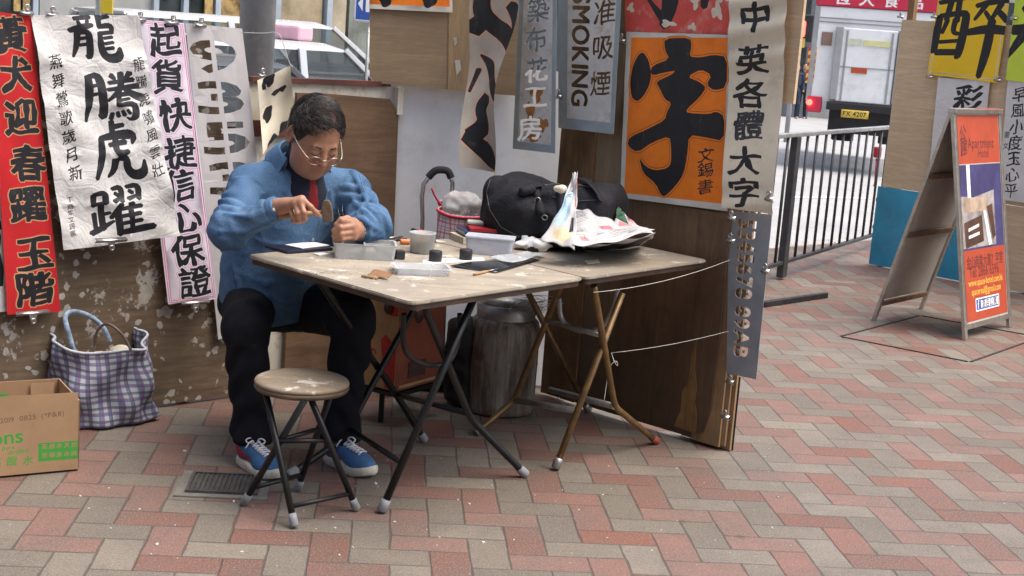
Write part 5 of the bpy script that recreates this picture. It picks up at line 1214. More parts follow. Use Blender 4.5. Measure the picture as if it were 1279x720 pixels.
# cardboard box, bottom left
M_card = plain('brown_cardboard', (.36, .225, .125), .85, .12, 4, .2, fine=30); M_green = plain('green_print', (.06, .30, .045), .75, .1, 12, 0); M_cgrey = plain('grey_print', (.16, .10, .06), .8, .1, 12, 0)
p1 = G(99, 588); p0 = G(-40, 601); f_ = unit(p0-p1); W_ = .42; D_ = .30; n_ = unit(np.cross(V(0, 0, 1), f_)); n_ = n_ if n_[1] > 0 else -n_
Hh = .245; tcb = thing('cardboard_box', 'open brown cardboard box with green printing at the bottom left', 'box', p1+f_*W_/2+n_*D_/2)
def panel(a, b, z0, z1, off, name, mat=M_card, th=.004):
    mb = MB(); d = unit(b-a); nn = np.cross(d, V(0, 0, 1)); mb.prism([a+V(0, 0, z0), b+V(0, 0, z0), b+V(0, 0, z1), a+V(0, 0, z1)], nn*th); return obj(name, mb.done(), mat, tcb)
A, B, C, D = p1, p1+f_*W_, p1+f_*W_+n_*D_, p1+n_*D_
for a, b, nm in ((A, B, 'front_panel'), (B, C, 'side_panel'), (C, D, 'back_panel'), (D, A, 'side_panel')): panel(a, b, .006, Hh, 0, nm)
mb = MB(); mb.prism([A+V(0, 0, .008), B+V(0, 0, .008), C+V(0, 0, .008), D+V(0, 0, .008)], V(0, 0, .004)); obj('bottom_panel', mb.done(), M_card, tcb)
mb = MB(); mb.raw([D+V(0, 0, Hh-.01)+f_*.02-n_*.012, D+f_*.10-n_*.012+V(0, 0, Hh-.01), D+f_*.10-n_*.03+V(0, 0, .05), D+f_*.03-n_*.05+V(0, 0, .05)], [(0, 1, 2, 3)]); o = obj('torn_flap', mb.done(), M_card, tcb); md = o.modifiers.new('thickness', 'SOLIDIFY'); md.thickness = .003
FPn = -n_; FPL = (p1-n_*.0, FPn)
fo = -unit(np.cross(unit(B-A), V(0, 0, 1)))
fl = -n_
sh = Sheet([(-42, 498), (98, 490), (98, 586), (-42, 599)], (p1, fl), .0065)
sh.poly([(47, 554), (98, 550), (98, 573), (47, 577)], 1)
for r_, y in enumerate((558, 569)):
    for k in range(5): sh.char('蒸餾水天然礦泉水純'[k+r_*4], 55+k*9.5, y-k*.7, 8, 7, mat=0, bw=.02, brushy=True, noise=0, rise=0)
sh.latin('ons', 9, 546, 17, 1, -.05, 1.1, .02); sh.latin('pure', 10, 559, 5.5, 1, -.05, 1.0, .01); sh.latin('distilled', 22, 564, 5.5, 1, -.05, 1.0, .01)
for k, ch in enumerate('餾水'): sh.char(ch, 14+k*20, 576-k, 14, 13, mat=1, bw=.015, noise=0, rise=0)
sh.char('蒸', -5, 578, 14, 13, mat=1, bw=.015, noise=0, rise=0)
sh.latin('2019  0825  (*P&8)', 40, 521, 6, 2, -.06, 1.1, .01)
o = sh.build('printing', [M_card, M_green, M_cgrey], None, None, parent=tcb, step=.05)
mb = MB(); q0, q1 = ps(D, C, .42), ps(D, C, .85); mb.prism([q0-n_*.007+V(0, 0, .175), q1-n_*.007+V(0, 0, .175), q1-n_*.007+V(0, 0, .205), q0-n_*.007+V(0, 0, .205)], -n_*.001); obj('inner_print', mb.done(), M_green, tcb)
# things strapped on the luggage trolley above table level
c = AY(572, 272, 5.72)
def bagr(u, v):
    a = 2*math.pi*u; cx, cy = math.cos(a), math.sin(a); sq = (abs(cx)**4+abs(cy)**4)**-.25
    w = .105+.008*math.sin(8*a+5*v); return V(c[0]+.03, c[1], .155+.36*0)+V(cx*sq*w, cy*sq*.07, .40+.285*v+.03*math.sin(a)*v)
trb = thing('red_check_bag', 'red checked bag strapped on the luggage trolley behind the table', 'bag', (c[0]+.03, c[1], .55))
plaid_shell('body', bagr, .6, .30, 60, 24, M_tartr, trb)
mb = MB(); mb.tube([bagr(k/50, .97) for k in range(50)], .006, 8, closed=True); obj('rim', mb.done(), plain('red_piping', (.50, .02, .04), .5, .1, 20, 0), trb)
mb = MB(); q0 = bagr(.5, .98); mb.tube([q0, q0+V(-.03, -.02, .04), q0+V(-.045, -.03, .075)], .004, 6, smooth_pts=1); mb.tube([bagr(.25, .98), bagr(.35, .9)+V(-.02, -.02, -.02)], .004, 6); obj('tape', mb.done(), bpy.data.materials['red_piping'], trb)
M_film2 = clear_plastic('crinkled_clear_film', (.78, .80, .78), .2, .5)
cf = AY(576, 255, 5.72)
o = sdf_obj('clear_bag', lambda p: d_ell(p, (0, 0, 0), (.085, .05, .055))+.012*vnoise(p, 60, 5)+.006*vnoise(p, 150, 7), (-.13, -.1, -.1), (.13, .1, .1), .006, [M_film2], xf=lambda P: P+cf, iters=0); tag(o, 'crinkled clear plastic bag sticking out of the red checked bag', 'bag')
# ---- black duffel bag
def nylon():
    t = NT('black_nylon'); n = t.noise(10, 4); return t.out(t.ramp(n, [(.3, (.009, .009, .011)), (.7, (.022, .022, .027))]), .72, t.bump(t.noise(30, 6, .7, dist=1.0), .6, .012, t.bump(t.noise(420, 2), .12, .001)), spec=.22)
M_nyl = nylon(); M_zip = plain('grey_piping', (.07, .07, .075), .5, .1, 40, 0)
dcn = AY(678, 268, 5.25); dl = AY(600, 262, 5.42); dr = AY(762, 268, 5.22)
dxu = unit((dr-dl)*[1, 1, 0]); dyu = unit(np.cross(V(0, 0, 1), dxu)); dmid = (dl+dr)/2*[1, 1, 0]+dyu*.09+V(0, 0, TZ); hl = float(np.linalg.norm((dr-dl)[:2]))/2
def toB(P): return dmid+P[:, :1]*dxu+P[:, 1:2]*dyu+P[:, 2:]*V(0, 0, 1)
def f_duf(p):
    q = p.copy(); z = q[..., 2]; x = q[..., 0]/hl
    ht = .118-.012*x+.010*np.sin(x*5+1)
    p = p*[1, 1, .91]; d = d_box(p, (0, .02, .118), (hl, .135, .112), .06)
    sag = .018*np.exp(-((x-.05)/.35)**2); d = d+np.where(z > .1, sag*(z-.1)*8, 0)
    d = smin(d, d_ell(p, (-hl*.45, -.12, .105), (.105, .06, .095)), .03)                    # bulging end pocket
    d = smin(d, d_ell(p, (hl*.35, -.10, .09), (.14, .055, .07)), .03)
    d = d+.008*vnoise(p, 24, 1)-.014*((1-np.abs(vnoise(p*[1, 1, 1.5], 19, 4)))**2-.4)-.006*((1-np.abs(vnoise(p, 44, 6)))**2-.4)
    return d
tdu = thing('duffel_bag', 'black nylon duffel bag lying on the table under the stencils', 'bag', dmid)
sdf_obj('body', f_duf, (-hl-.06, -.24, -.01), (hl+.06, .22, .35), .007, [M_nyl], tdu, xf=toB, iters=2)
TB = lambda x, y, z: dmid+dxu*x+dyu*y+V(0, 0, z*1.17)
def ribbon(par, pts, w, side, mat, name, th=.004):
    P = [np.array(p, float) for p in pts]
    for _ in range(2): P = [P[0]]+[q for a, b in zip(P, P[1:]) for q in (a*.75+b*.25, a*.25+b*.75)]+[P[-1]]
    mb = MB(); vs = []; n = len(P); side = np.array(side, float)
    for i, p in enumerate(P):
        t_ = unit(P[min(i+1, n-1)]-P[max(i-1, 0)]); s_ = unit(side-t_*(side @ t_)); vs += [p-s_*w/2, p+s_*w/2]
    mb.raw(vs, [(2*i, 2*i+1, 2*i+3, 2*i+2) for i in range(n-1)], 0, True); o = obj(name, mb.done(False), mat, par); md = o.modifiers.new('thickness', 'SOLIDIFY'); md.thickness = th; md.offset = 0; return o
def lay(f, conv, x, y, lift):
    """the point of a solid that shows at picture position (x, y), lifted off its surface"""
    d = ray(x, y); d = d/np.linalg.norm(d); t = 4.4
    for _ in range(120):
        v = float(f(conv(O3+d*t)[None])[0]); t += max(min(v*.6, .05), -.02)
        if abs(v) < .0006: break
    return O3+d*(t-lift)
cB_ = lambda P: V((P-dmid) @ dxu, (P-dmid) @ dyu, P[2]-dmid[2])
def poly_px(pts, n=8): return [(a[0]+(b[0]-a[0])*u, a[1]+(b[1]-a[1])*u) for a, b in zip(pts, pts[1:]) for u in np.linspace(0, 1, n)[:-1]]+[pts[-1]]
def piping(pts, r=.0018, mat=M_zip, name='piping'):
    mb = MB(); mb.tube([lay(f_duf, cB_, x, y, .001) for x, y in poly_px(pts)], r, 6); obj(name, mb.done(), mat, tdu)
def strap_on(pts, w, name='strap', lift=.004):
    q = [lay(f_duf, cB_, x, y, lift) for x, y in poly_px(pts, 6)]; ribbon(tdu, q, w, dxu, M_nyl, name)
piping([(613, 224), (608, 240), (612, 262), (626, 284), (650, 297)]); piping([(690, 246), (715, 252), (745, 250)]); piping([(680, 232), (706, 229), (740, 234)], .004, M_zip, 'zip')
strap_on([(668, 234), (672, 252), (680, 276), (688, 297)], .032); strap_on([(700, 240), (702, 262), (706, 284)], .030)
ribbon(tdu, [lay(f_duf, cB_, 664, 238, .006), lay(f_duf, cB_, 676, 232, .03), lay(f_duf, cB_, 700, 228, .05)+V(0, 0, .035), lay(f_duf, cB_, 726, 230, .05)+V(0, 0, .03), lay(f_duf, cB_, 746, 238, .02), lay(f_duf, cB_, 752, 252, .004)], .034, dyu, M_nyl, 'handle')
g0, g1 = lay(f_duf, cB_, 650, 240, .02), lay(f_duf, cB_, 668, 236, .022); mb = MB(); mb.tube([g0, ps(g0, g1, .1), ps(g0, g1, .9), g1], [.012, .019, .019, .012], 14); obj('grip', mb.done(), M_nyl, tdu)
for x, y in ((672, 250), (681, 272)):
    mb = MB(); c = lay(f_duf, cB_, x, y, .006); mb.tube([c+dxu*.011*math.cos(a)+V(0, 0, .009*math.sin(a)) for a in np.linspace(0, 6.28, 13)[:-1]], .0024, 6, closed=True); obj('buckle', mb.done(), M_steel, tdu)
# cream cloth peeking out of the bag
c = AY(699, 235, 5.2); o = sdf_obj('cloth_bundle', lambda p: d_ell(p, (0, 0, 0), (.026, .022, .012))+.014*vnoise(p, 75, 2)+.006*vnoise(p, 160, 3), (-.06,)*3, (.06,)*3, .005, [M_creamc], xf=lambda P: P+c); tag(o, 'small cream cloth sticking up behind the newspaper', 'cloth')
# ---- newspaper: one upright leaf, an open spread and a folded back section
M_news = plain('newsprint', (.47, .465, .455), .8, .06, 14, .1); M_nblue = plain('news_blue_print', (.33, .46, .60), .7, .4, 9, 0); M_npink = plain('news_pink_print', (.55, .20, .22), .7, .4, 14, 0); M_ngrey = plain('news_text_print', (.30, .30, .31), .8, .5, 120, 0); M_nblk = plain('news_black_print', (.03, .03, .035), .6, .3, 20, 0); M_nyel = plain('news_cream_print', (.62, .52, .33), .7, .2, 9, 0); M_ngrn = plain('news_green_print', (.05, .13, .07), .7, .4, 30, 0)
NM = [M_news, M_nblue, M_npink, M_ngrey, M_nblk, M_nyel, M_ngrn]
tn = thing('newspaper', 'crumpled opened newspaper lying right of the black duffel bag', 'newspaper', T(755, 308))
def leafmap(ctrl):
    C = np.array(ctrl, float); nv, nu = C.shape[:2]
    def bern(n, i, t): return math.comb(n, i)*t**i*(1-t)**(n-i)
    def f(s, t, W, H):
        u = np.clip(s/W, 0, 1); v = np.clip(t/H, 0, 1); P = 0
        for j in range(nv):
            for i in range(nu): P = P+(bern(nv-1, j, v)*bern(nu-1, i, u))[:, None]*C[j, i]
        P = P+V(0, 0, .004)*np.sin(u*14+v*9)[:, None]+V(.003, .003, 0)*np.sin(v*17-u*5)[:, None]
        return P
    return f
def leaf(ctrl, W, H, layers, name):
    f = leafmap(ctrl); me = sheet_mesh(W, H, lambda s, t: f(s, t, W, H), layers, .018); o = obj(name, me, NM, tn); md = o.modifiers.new('thickness', 'SOLIDIFY'); md.thickness = .0012; return o
def rl(*r): return [rect_loop(*q) for q in r]
def text_rows(x0, y0, x1, y1, n): return [rect_loop(x0, y0+(y1-y0)*k/n, x0+(x1-x0)*(.8+.2*((k*7) % 3)/2), y0+(y1-y0)*(k+.45)/n) for k in range(n)]
U_ = lambda x, y, Y: AY(x, y, Y)
yl = 5.02
leaf([[U_(716, 217, 5.16), U_(721, 216, 5.13)], [U_(704, 262, 5.04), U_(721, 258, 5.06)], [U_(676, 300, 4.96), U_(719, 312, 4.92)]], .2, .42,
     [([oval(.06, .2, .075, .11)], 1), ([oval(.10, .36, .07, .04, seed=2)], 5), (rl((.15, .26, .18, .34)), 4), (rl((.185, .04, .197, .2)), 2), (text_rows(.03, .08, .12, .15, 5), 3)], 'leaf')
leaf([[U_(712, 265, 5.25), U_(735, 252, 5.22), U_(760, 268, 5.30)], [U_(713, 290, 5.05), U_(740, 286, 5.1), U_(770, 286, 5.2)], [U_(716, 313, 4.93)+V(0, 0, .02), U_(755, 314, 4.92)+V(0, 0, .01), U_(818, 296, 5.08)+V(0, 0, .03)]], .36, .34,
     [(text_rows(.06, .03, .15, .12, 7), 3), (rl((.05, .02, .13, .07)), 3), (rl((.20, .17, .27, .21)), 2), (text_rows(.22, .22, .33, .30, 6), 3), (text_rows(.03, .18, .12, .24, 4), 3), (rl((.05, .25, .10, .29)), 2), (rl((.16, .24, .20, .255)), 1)], 'leaf')
leaf([[U_(768, 250, 5.35), U_(775, 262, 5.33), U_(782, 272, 5.30)], [U_(780, 268, 5.28), U_(790, 280, 5.2), U_(800, 284, 5.18)], [U_(760, 286, 5.16), U_(785, 296, 5.08), U_(819, 291, 5.12)]], .2, .26,
     [(rl((.0, .02, .09, .16)), 6), (rl((.11, .06, .17, .11)), 2), (rl((.03, .18, .13, .22)), 2), (text_rows(.1, .13, .18, .2, 4), 3)], 'leaf')
leaf([[U_(735, 308, 4.98), U_(775, 303, 5.03), U_(818, 292, 5.10)], [T(722, 314)+V(0, 0, .02), T(765, 317)+V(0, 0, .01), U_(818, 297, 5.08)], [T(730, 315)+V(0, 0, .004), T(770, 314)+V(0, 0, .004), T(800, 309)+V(0, 0, .008)]], .32, .12, [(rl((.01, .03, .31, .115)), 4)], 'folded_section')
leaf([[U_(716, 276, 5.2), U_(728, 270, 5.18), U_(742, 272, 5.2)], [U_(720, 288, 5.08), U_(745, 282, 5.1), U_(776, 284, 5.16)], [U_(732, 298, 5.0), U_(758, 298, 5.04), U_(774, 288, 5.14)]], .22, .16, [(text_rows(.03, .03, .10, .10, 6), 3), (rl((.04, .03, .09, .06)), 3), (text_rows(.12, .08, .19, .13, 5), 3)], 'inner_leaf')

# stone dust and crumbs on the work table
rs = np.random.RandomState(9); mb = MB()
for k in range(110):
    x, y = rs.normal(470, 70), rs.normal(332, 12)
    p = T(x, y); u_, v_ = (p-TF) @ e2, (p-TF) @ e1_
    if not (.03 < u_ < T1-.03 and .03 < v_ < TW-.03): continue
    s_ = rs.uniform(.001, .0032); a = rs.rand()*3.14; mb.box(p+V(0, 0, s_*.5+.001), s_*rs.uniform(1, 2), s_, s_, ax=(math.cos(a), math.sin(a), 0))
tag(obj('stone_dust', mb.done(), M_chip, origin=(0, 0, TZ)), 'pale crumbs of carved stone scattered on the table top', 'crumbs', kind='stuff')
for k, (p, q, lab) in enumerate(((T(452, 347), T(486, 352), 'small wood handled graver lying at the front left of the table'), (T(592, 345), T(622, 338), 'thin wood handled graver lying by the clear lid'))):
    t_ = thing('graver', lab, 'tool', (p+q)/2, 'gravers on the table'); u_ = V(0, 0, .0055)
    mb = MB(); mb.tube([p+u_, ps(p, q, .1)+u_, ps(p, q, .5)+u_, ps(p, q, .62)+u_], [.0035, .0052, .0048, .003], 10); obj('handle', mb.done(), M_wood, t_)
    mb = MB(); mb.tube([ps(p, q, .62)+u_, ps(p, q, .97)+u_, q+u_], [.002, .0022, .0006], 8); obj('blade', mb.done(), M_tool, t_)
flat('sandpaper', [(468, 338), (492, 342), (484, 350), (459, 345)], plain('brown_sandpaper', (.22, .12, .06), .95, .2, 90, .4), 'small brown sandpaper piece in front of the compartment box', 'sandpaper', wav=.003)
# ================================================================== the seal carver
PB = V(-.90, 5.15, 0); _az = R(145); pf = V(math.sin(_az), math.cos(_az), 0); plx = V(-pf[1], pf[0], 0)
toW = lambda P: PB+P[..., :1]*plx+P[..., 1:2]*pf+P[..., 2:]*V(0, 0, 1)
def L_(p): q = np.array(p)-PB; return V(q @ plx, q @ pf, q[2])
def PX(x, y, Y): return L_(AY(x, y, Y))
def hz_(x, y, Y): return PX(300+x/5.145, 180+y/5.145, Y)           # hands were read off a 5.145 x enlargement
# head frame
hc = V(.018, .272, 1.148)
def rotm(yaw, pitch, roll):
    cy, sy = math.cos(yaw), math.sin(yaw); cp, sp = math.cos(pitch), math.sin(pitch); cr, sr = math.cos(roll), math.sin(roll)
    Rz = np.array([[cy, -sy, 0], [sy, cy, 0], [0, 0, 1]]); Rx = np.array([[1, 0, 0], [0, cp, -sp], [0, sp, cp]]); Ry = np.array([[cr, 0, sr], [0, 1, 0], [-sr, 0, cr]])
    return Rz @ Rx @ Ry
HR = rotm(R(2), R(-33), R(3))                                       # head local (x his left, y face, z up) -> person local
HS = 1.06
toH = lambda p: ((p-hc) @ HR)/HS
fromH = lambda q: hc+(np.array(q, float)*HS) @ HR.T
def f_skull(h):
    d = d_ell(h, (0, -.014, .038), (.078, .098, .088)); d = smin(d, d_ell(h, (0, .028, -.025), (.066, .066, .085)), .03)
    d = smin(d, d_ell(h, (0, .036, -.078), (.055, .052, .040)), .03)
    for s in (-1, 1):
        d = smin(d, d_ell(h, (s*.044, .044, -.045), (.032, .035, .038)), .025); d = smin(d, d_ell(h, (s*.038, .038, -.086), (.033, .038, .028)), .02)
    return d
def f_face(h):
    d = f_skull(h)
    for s in (-1, 1):
        d = -smin(-d, d_ell(h, (s*.032, .106, .001), (.019, .018, .013)), .016)
    d = smin(d, d_cone(h, (-.036, .083, .019), (.036, .083, .019), .0085, .0085), .014)
    for s in (-1, 1):
        d = smin(d, d_ell(h, (s*.031, .083, .0), (.0155, .0125, .0115)), .006)
        d = smin(d, d_cone(h, (s*.018, .094, -.010), (s*.044, .082, -.010), .0035, .003), .006)        # bags under the eyes
        d = -smin(-d, d_cone(h, (s*.019, .108, -.030), (s*.034, .094, -.062), .0022, .002), .008)        # cheek fold
    d = smin(d, d_cone(h, (0, .090, .012), (0, .109, -.026), .008, .0125), .012); d = smin(d, d_ell(h, (0, .111, -.031), (.0125, .012, .010)), .008)
    for s in (-1, 1): d = smin(d, d_ell(h, (s*.0145, .099, -.034), (.0085, .010, .008)), .006)
    d = smin(d, d_cone(h, (-.016, .091, -.060), (.016, .091, -.060), .007, .007), .008); d = smin(d, d_cone(h, (-.014, .090, -.072), (.014, .090, -.072), .0075, .0075), .008)
    d = np.maximum(d, -(d_cone(h, (-.026, .0965, -.0655), (.026, .0965, -.0655), .0022, .0022)))
    d = smin(d, d_ell(h, (0, .083, -.096), (.024, .018, .018)), .015)
    d = smin(d, d_ell(h, (0, .045, -.105), (.045, .04, .025)), .02)
    for s in (-1, 1):
        e = d_ell(h, (s*.084, -.008, -.004), (.010, .023, .035)); e = np.maximum(e, -d_ell(h, (s*.092, -.002, -.002), (.008, .014, .024))); d = smin(d, e, .008)
    return d
# hands ------------------------------------------------------------
RH = dict(wr=hz_(245, 410, 4.655), el=V(-.305, .315, .83))
rf = [([(400, 352, 4.60), (455, 405, 4.588), (490, 440, 4.602), (511, 463, 4.622)], .0098, .0078),
      ([(388, 370, 4.592), (412, 440, 4.575), (419, 482, 4.597), (406, 500, 4.625)], .0098, .0080),
      ([(350, 380, 4.595), (375, 450, 4.578), (382, 490, 4.60), (370, 504, 4.63)], .0094, .0076),
      ([(312, 392, 4.610), (336, 458, 4.595), (346, 492, 4.612), (338, 501, 4.635)], .0085, .0068),
      ([(290, 400, 4.67), (350, 440, 4.678), (410, 446, 4.668), (455, 446, 4.652)], .0115, .0085)]
LH = dict(wr=hz_(752, 560, 4.865), el=V(.205, .375, .845))
lf = [([(712, 500, 4.80), (655, 494, 4.762), (620, 520, 4.765), (640, 545, 4.79)], .0098, .0078),
      ([(728, 530, 4.798), (648, 538, 4.755), (606, 556, 4.765), (635, 575, 4.79)], .0100, .0080),
      ([(733, 566, 4.80), (650, 578, 4.757), (606, 590, 4.77), (640, 602, 4.79)], .0096, .0078),
      ([(735, 602, 4.805), (660, 610, 4.765), (612, 622, 4.775), (645, 628, 4.79)], .0086, .007),
      ([(735, 500, 4.84), (690, 478, 4.81), (650, 486, 4.785), (628, 512, 4.775)], .0115, .0088)]
def f_hand(p, H, F):
    M = [hz_(*q[0][0]) for q in F]; w = H['wr']; d = d_cone(p, w, ps(w, M[1], .35), .026, .027)
    for k in range(4): d = smin(d, d_cone(p, ps(w, M[k], .25), M[k], .017, .0125), .014)
    d = smin(d, d_cone(p, ps(w, M[4], .3), M[4], .018, .014), .014)
    for q, r0, r1 in F:
        J = [hz_(*c) for c in q]; e = 1
        for i in range(3): e = smin(e, d_cone(p, J[i], J[i+1], r0+(r1-r0)*i/3, r0+(r1-r0)*(i+1)/3), .003) if i else d_cone(p, J[0], J[1], r0, r0+(r1-r0)/3)
        for i in (1, 2): e = smin(e, np.linalg.norm(p-J[i], axis=-1)-(r0+(r1-r0)*i/3)*1.06, .004)      # knuckles
        d = smin(d, e, .006)
    d = smin(d, d_cone(p, ps(H['el'], w, .35), w, .040, .027), .02); return d
def f_body(p):
    d = f_face(toH(p))*HS; nb = V(.022, .150, 1.02)
    d = smin(d, d_cone(p, nb, fromH((0, -.02, -.06)), .062, .058), .03)
    d = smin(d, d_ell(p, (.02, .09, .86), (.16, .10, .20)), .05); d = smin(d, d_ell(p, (0, .02, .62), (.15, .11, .18)), .05)
    for s, sh_, H, F in ((-1, V(-.165, .14, .945), RH, rf), (1, V(.20, .18, .93), LH, lf)):
        d = smin(d, d_cone(p, sh_, H['el'], .034, .036), .03); d = smin(d, d_cone(p, H['el'], H['wr'], .040, .027), .02); d = smin(d, f_hand(p, H, F), .008)
    for a, b, r0, r1 in (((-.09, .02, .50), (-.25, .36, .50), .07, .055), ((-.25, .36, .50), (-.212, .365, .10), .055, .035), ((.09, .03, .50), (.11, .44, .53), .07, .055), ((.11, .44, .53), (.085, .45, .10), .055, .035)): d = smin(d, d_cone(p, a, b, r0, r1), .03)
    return d
def skin_mat():
    t = NT('weathered_skin'); a = t.n.new('ShaderNodeAttribute'); a.attribute_name = 'tint'
    n = t.noise(26, 5, .65); c = t.mix(t.ramp(n, [(.35, 0), (.7, .35)]), a.outputs[0], t.mix(1.0, a.outputs[0], (.80, .62, .55), 'MULTIPLY'))
    return t.out(c, t.math('MULTIPLY_ADD', t.noise(60, 3), .25, .33), t.bump(t.noise(90, 6, .75, dist=.8), .4, .003), spec=.45, Subsurface_Weight=.06, Subsurface_Radius=(.01, .004, .002))
M_skin = skin_mat()
def skin_col(P):
    c = np.tile([.33, .17, .105], (len(P), 1)); h = toH(P)
    lips = np.exp(-(((h[:, 0])/.024)**2)**2-((h[:, 2]+.066)/.011)**4)*(h[:, 1] > .085); c += lips[:, None]*np.array([-.015, -.040, -.022])
    ck = (np.exp(-((np.abs(h[:, 0])-.042)/.022)**2-((h[:, 2]+.035)/.03)**2)+np.exp(-(h[:, 0]/.016)**2-((h[:, 2]+.028)/.018)**2))*(h[:, 1] > .05); c += ck[:, None]*np.array([.02, -.014, -.013])
    st_ = np.clip(1-np.abs(h[:, 2]+.085)/.035, 0, 1)*(h[:, 1] > .02)*(1-np.clip(lips*2, 0, 1)); c += st_[:, None]*np.array([-.05, -.02, -.005])       # shaved chin
    hd = (P[:, 2] < 1.0)*(P[:, 1] > .40); c[hd] *= [1.12, 1.12, 1.15]
    return c
person = sdf_obj('person', f_body, (-.37, -.14, .07), (.33, .64, 1.31), .0042, [M_skin], xf=toW, colf=skin_col, iters=1, origin=PB)
tag(person, 'man in a blue denim shirt and glasses bent over the table holding a hammer', 'person')
# ---- hair
def hair_mat():
    t = NT('black_grey_hair'); v = t.mapping((1, 1, 1)); n = t.noise(160, 4, .6, dist=.8)
    return t.out(t.ramp(n, [(.3, (.007, .006, .006)), (.62, (.020, .016, .015)), (.82, (.075, .060, .052))]), .42, t.bump(n, .3, .002), spec=.35)
M_hair = hair_mat()
def f_hair(p):
    h = toH(p); k = .0060+.0012*np.sin(h[..., 0]*60+h[..., 1]*45)
    k = k-.0075*np.exp(-((h[..., 0]-.01)/.035)**2-((h[..., 1]-.03)/.045)**2)*(h[..., 2] > .05)            # thinning crown
    d = d_ell(h, (0, -.014, .038), (.078, .098, .088)); d = smin(d, d_ell(h, (0, -.03, -.01), (.074, .078, .075)), .03)-k
    y, z, x = h[..., 1], h[..., 2], np.abs(h[..., 0])
    line = np.where(y > .03, .066+.012*np.sin(h[..., 0]*70)-np.clip((x-.035)/.03, 0, 1)*.02, np.where(y > .005, -.004, -.066))
    line = np.interp(y.ravel(), [-.12, -.04, -.01, .012, .030, .052, .075, .12], [-.075, -.070, -.03, -.026, -.008, .060, .092, .098]).reshape(y.shape)+.006*np.sin(h[..., 0]*120)*(y > .03)-.012*(x > .05)*(y > .03)
    return np.maximum(d, np.maximum((line-z)*.8, -np.minimum(d_ell(h, (.092, -.006, -.006), (.030, .030, .042)), d_ell(h, (-.092, -.006, -.006), (.030, .030, .042)))))
ph_ = lambda nm, *a, **k: sdf_obj(nm, *a, xf=toW, parent=person, **k)
hb = toW(hc[None])[0]
ph_('hair', f_hair, hc-.17, hc+.17, .0042, [M_hair], iters=0)
rs = np.random.RandomState(8); vs_, fs_ = [], []
def scalp(dd): return V(0, -.014, .038)+dd*[.078, .098, .088]
for k in range(3400):                                                # combed strands over the cap
    th = rs.uniform(0, 6.28); ph = rs.uniform(.0, 1.75); dd = V(math.sin(ph)*math.cos(th), math.sin(ph)*math.sin(th), math.cos(ph)); b = scalp(dd)
    ln_ = np.interp(b[1], [-.12, -.04, -.01, .012, .030, .052, .075, .12], [-.06, -.06, -.02, .02, .03, .060, .088, .094])
    if b[2] < ln_ or (rs.rand() < .55 and (b[0]-.01)**2+(b[1]-.035)**2 < .0016 and b[2] > .08): continue
    g_ = (V(.75+5*b[0], .35, -.25) if b[2] > .045 and b[1] > -.04 else V(2*b[0], -.55, -.9))+rs.normal(size=3)*.26; tdir = unit(g_-dd*(dd @ g_))
    ln = rs.uniform(.016, .040); lift = rs.uniform(.0035, .0095); side = unit(np.cross(dd, tdir)); w = rs.uniform(.0005, .0010)
    P = [b+dd*lift*1.1, b+dd*(lift+.0035)+tdir*ln*.5, b+dd*(lift*.9-.5*ln*ln/.09)+tdir*ln]
    if rs.rand() > .985: P[2] = P[2]+dd*.010
    B0 = len(vs_)
    for q, ww in zip(P, (w, w, w*.25)): vs_ += [fromH(q-side*ww), fromH(q+side*ww), fromH(q+dd*ww*1.2)]
    for a_ in (0, 3):
        for e in range(3): fs_.append((B0+a_+e, B0+a_+(e+1) % 3, B0+a_+3+(e+1) % 3, B0+a_+3+e))
me = bpy.data.meshes.new('hair_strands'); me.from_pydata(toW(np.array(vs_)).tolist(), [], fs_); me.polygons.foreach_set('use_smooth', [True]*len(fs_)); me.update()
M_strand = plain('hair_strand', (.034, .026, .022), .45, .9, 30, 0, spec=.5); o = obj('hair_strands', me, M_strand, person); o['kind'] = 'stuff'
# eyebrows, lash line, glasses
mb = MB()
for s in (-1, 1): mb.tube([toW(fromH((s*x, y, z))[None])[0] for x, y, z in ((.016, .0945, .020), (.028, .0935, .0245), (.040, .086, .0225), (.048, .078, .017))], [.0022, .0030, .0026, .001], 6)
eb = mb.done()
for s in (0,): obj('eyebrows', eb, M_hair, person)
mb = MB()
for s in (-1, 1): mb.tube([toW(fromH((s*x, y, z))[None])[0] for x, y, z in ((.018, .0925, -.0035), (.027, .0962, -.0062), (.036, .0948, -.006), (.045, .087, -.003))], [.0008, .0013, .0013, .0006], 6)
obj('eyelashes', mb.done(), M_hair, person)
M_gold2 = plain('glasses_metal', (.55, .50, .42), .22, .05, 30, 0, metal=1.0)
tl_ = NT('glasses_lens'); M_lens = tl_.out((.92, .94, .96), .03, None, spec=.5, Transmission_Weight=1.0, IOR=1.06)
gz0, gy0 = -.014, .117
mb = MB()
W_ = lambda x, y, z: toW(fromH((x, y, z))[None])[0]
for s in (-1, 1):
    mb.tube([W_(s*(.034+.0235*math.cos(a)), gy0-.006*(math.cos(a)*.6+.6), gz0+.0165*math.sin(a)*(1 if math.sin(a) < 0 else .9)) for a in np.linspace(0, 6.28, 33)[:-1]], .0011, 6, closed=True)
    mb.tube([W_(s*.0575, gy0-.009, gz0+.006), W_(s*.066, gy0-.016, gz0+.008), W_(s*.080, .05, gz0+.016), W_(s*.086, -.005, gz0+.026)], .0013, 6, smooth_pts=1)
mb.tube([W_(-.0105, gy0-.003, gz0+.002), W_(0, gy0+.001, gz0+.005), W_(.0105, gy0-.003, gz0+.002)], .0012, 6, smooth_pts=1)
gl = obj('glasses', mb.done(), M_gold2, person)
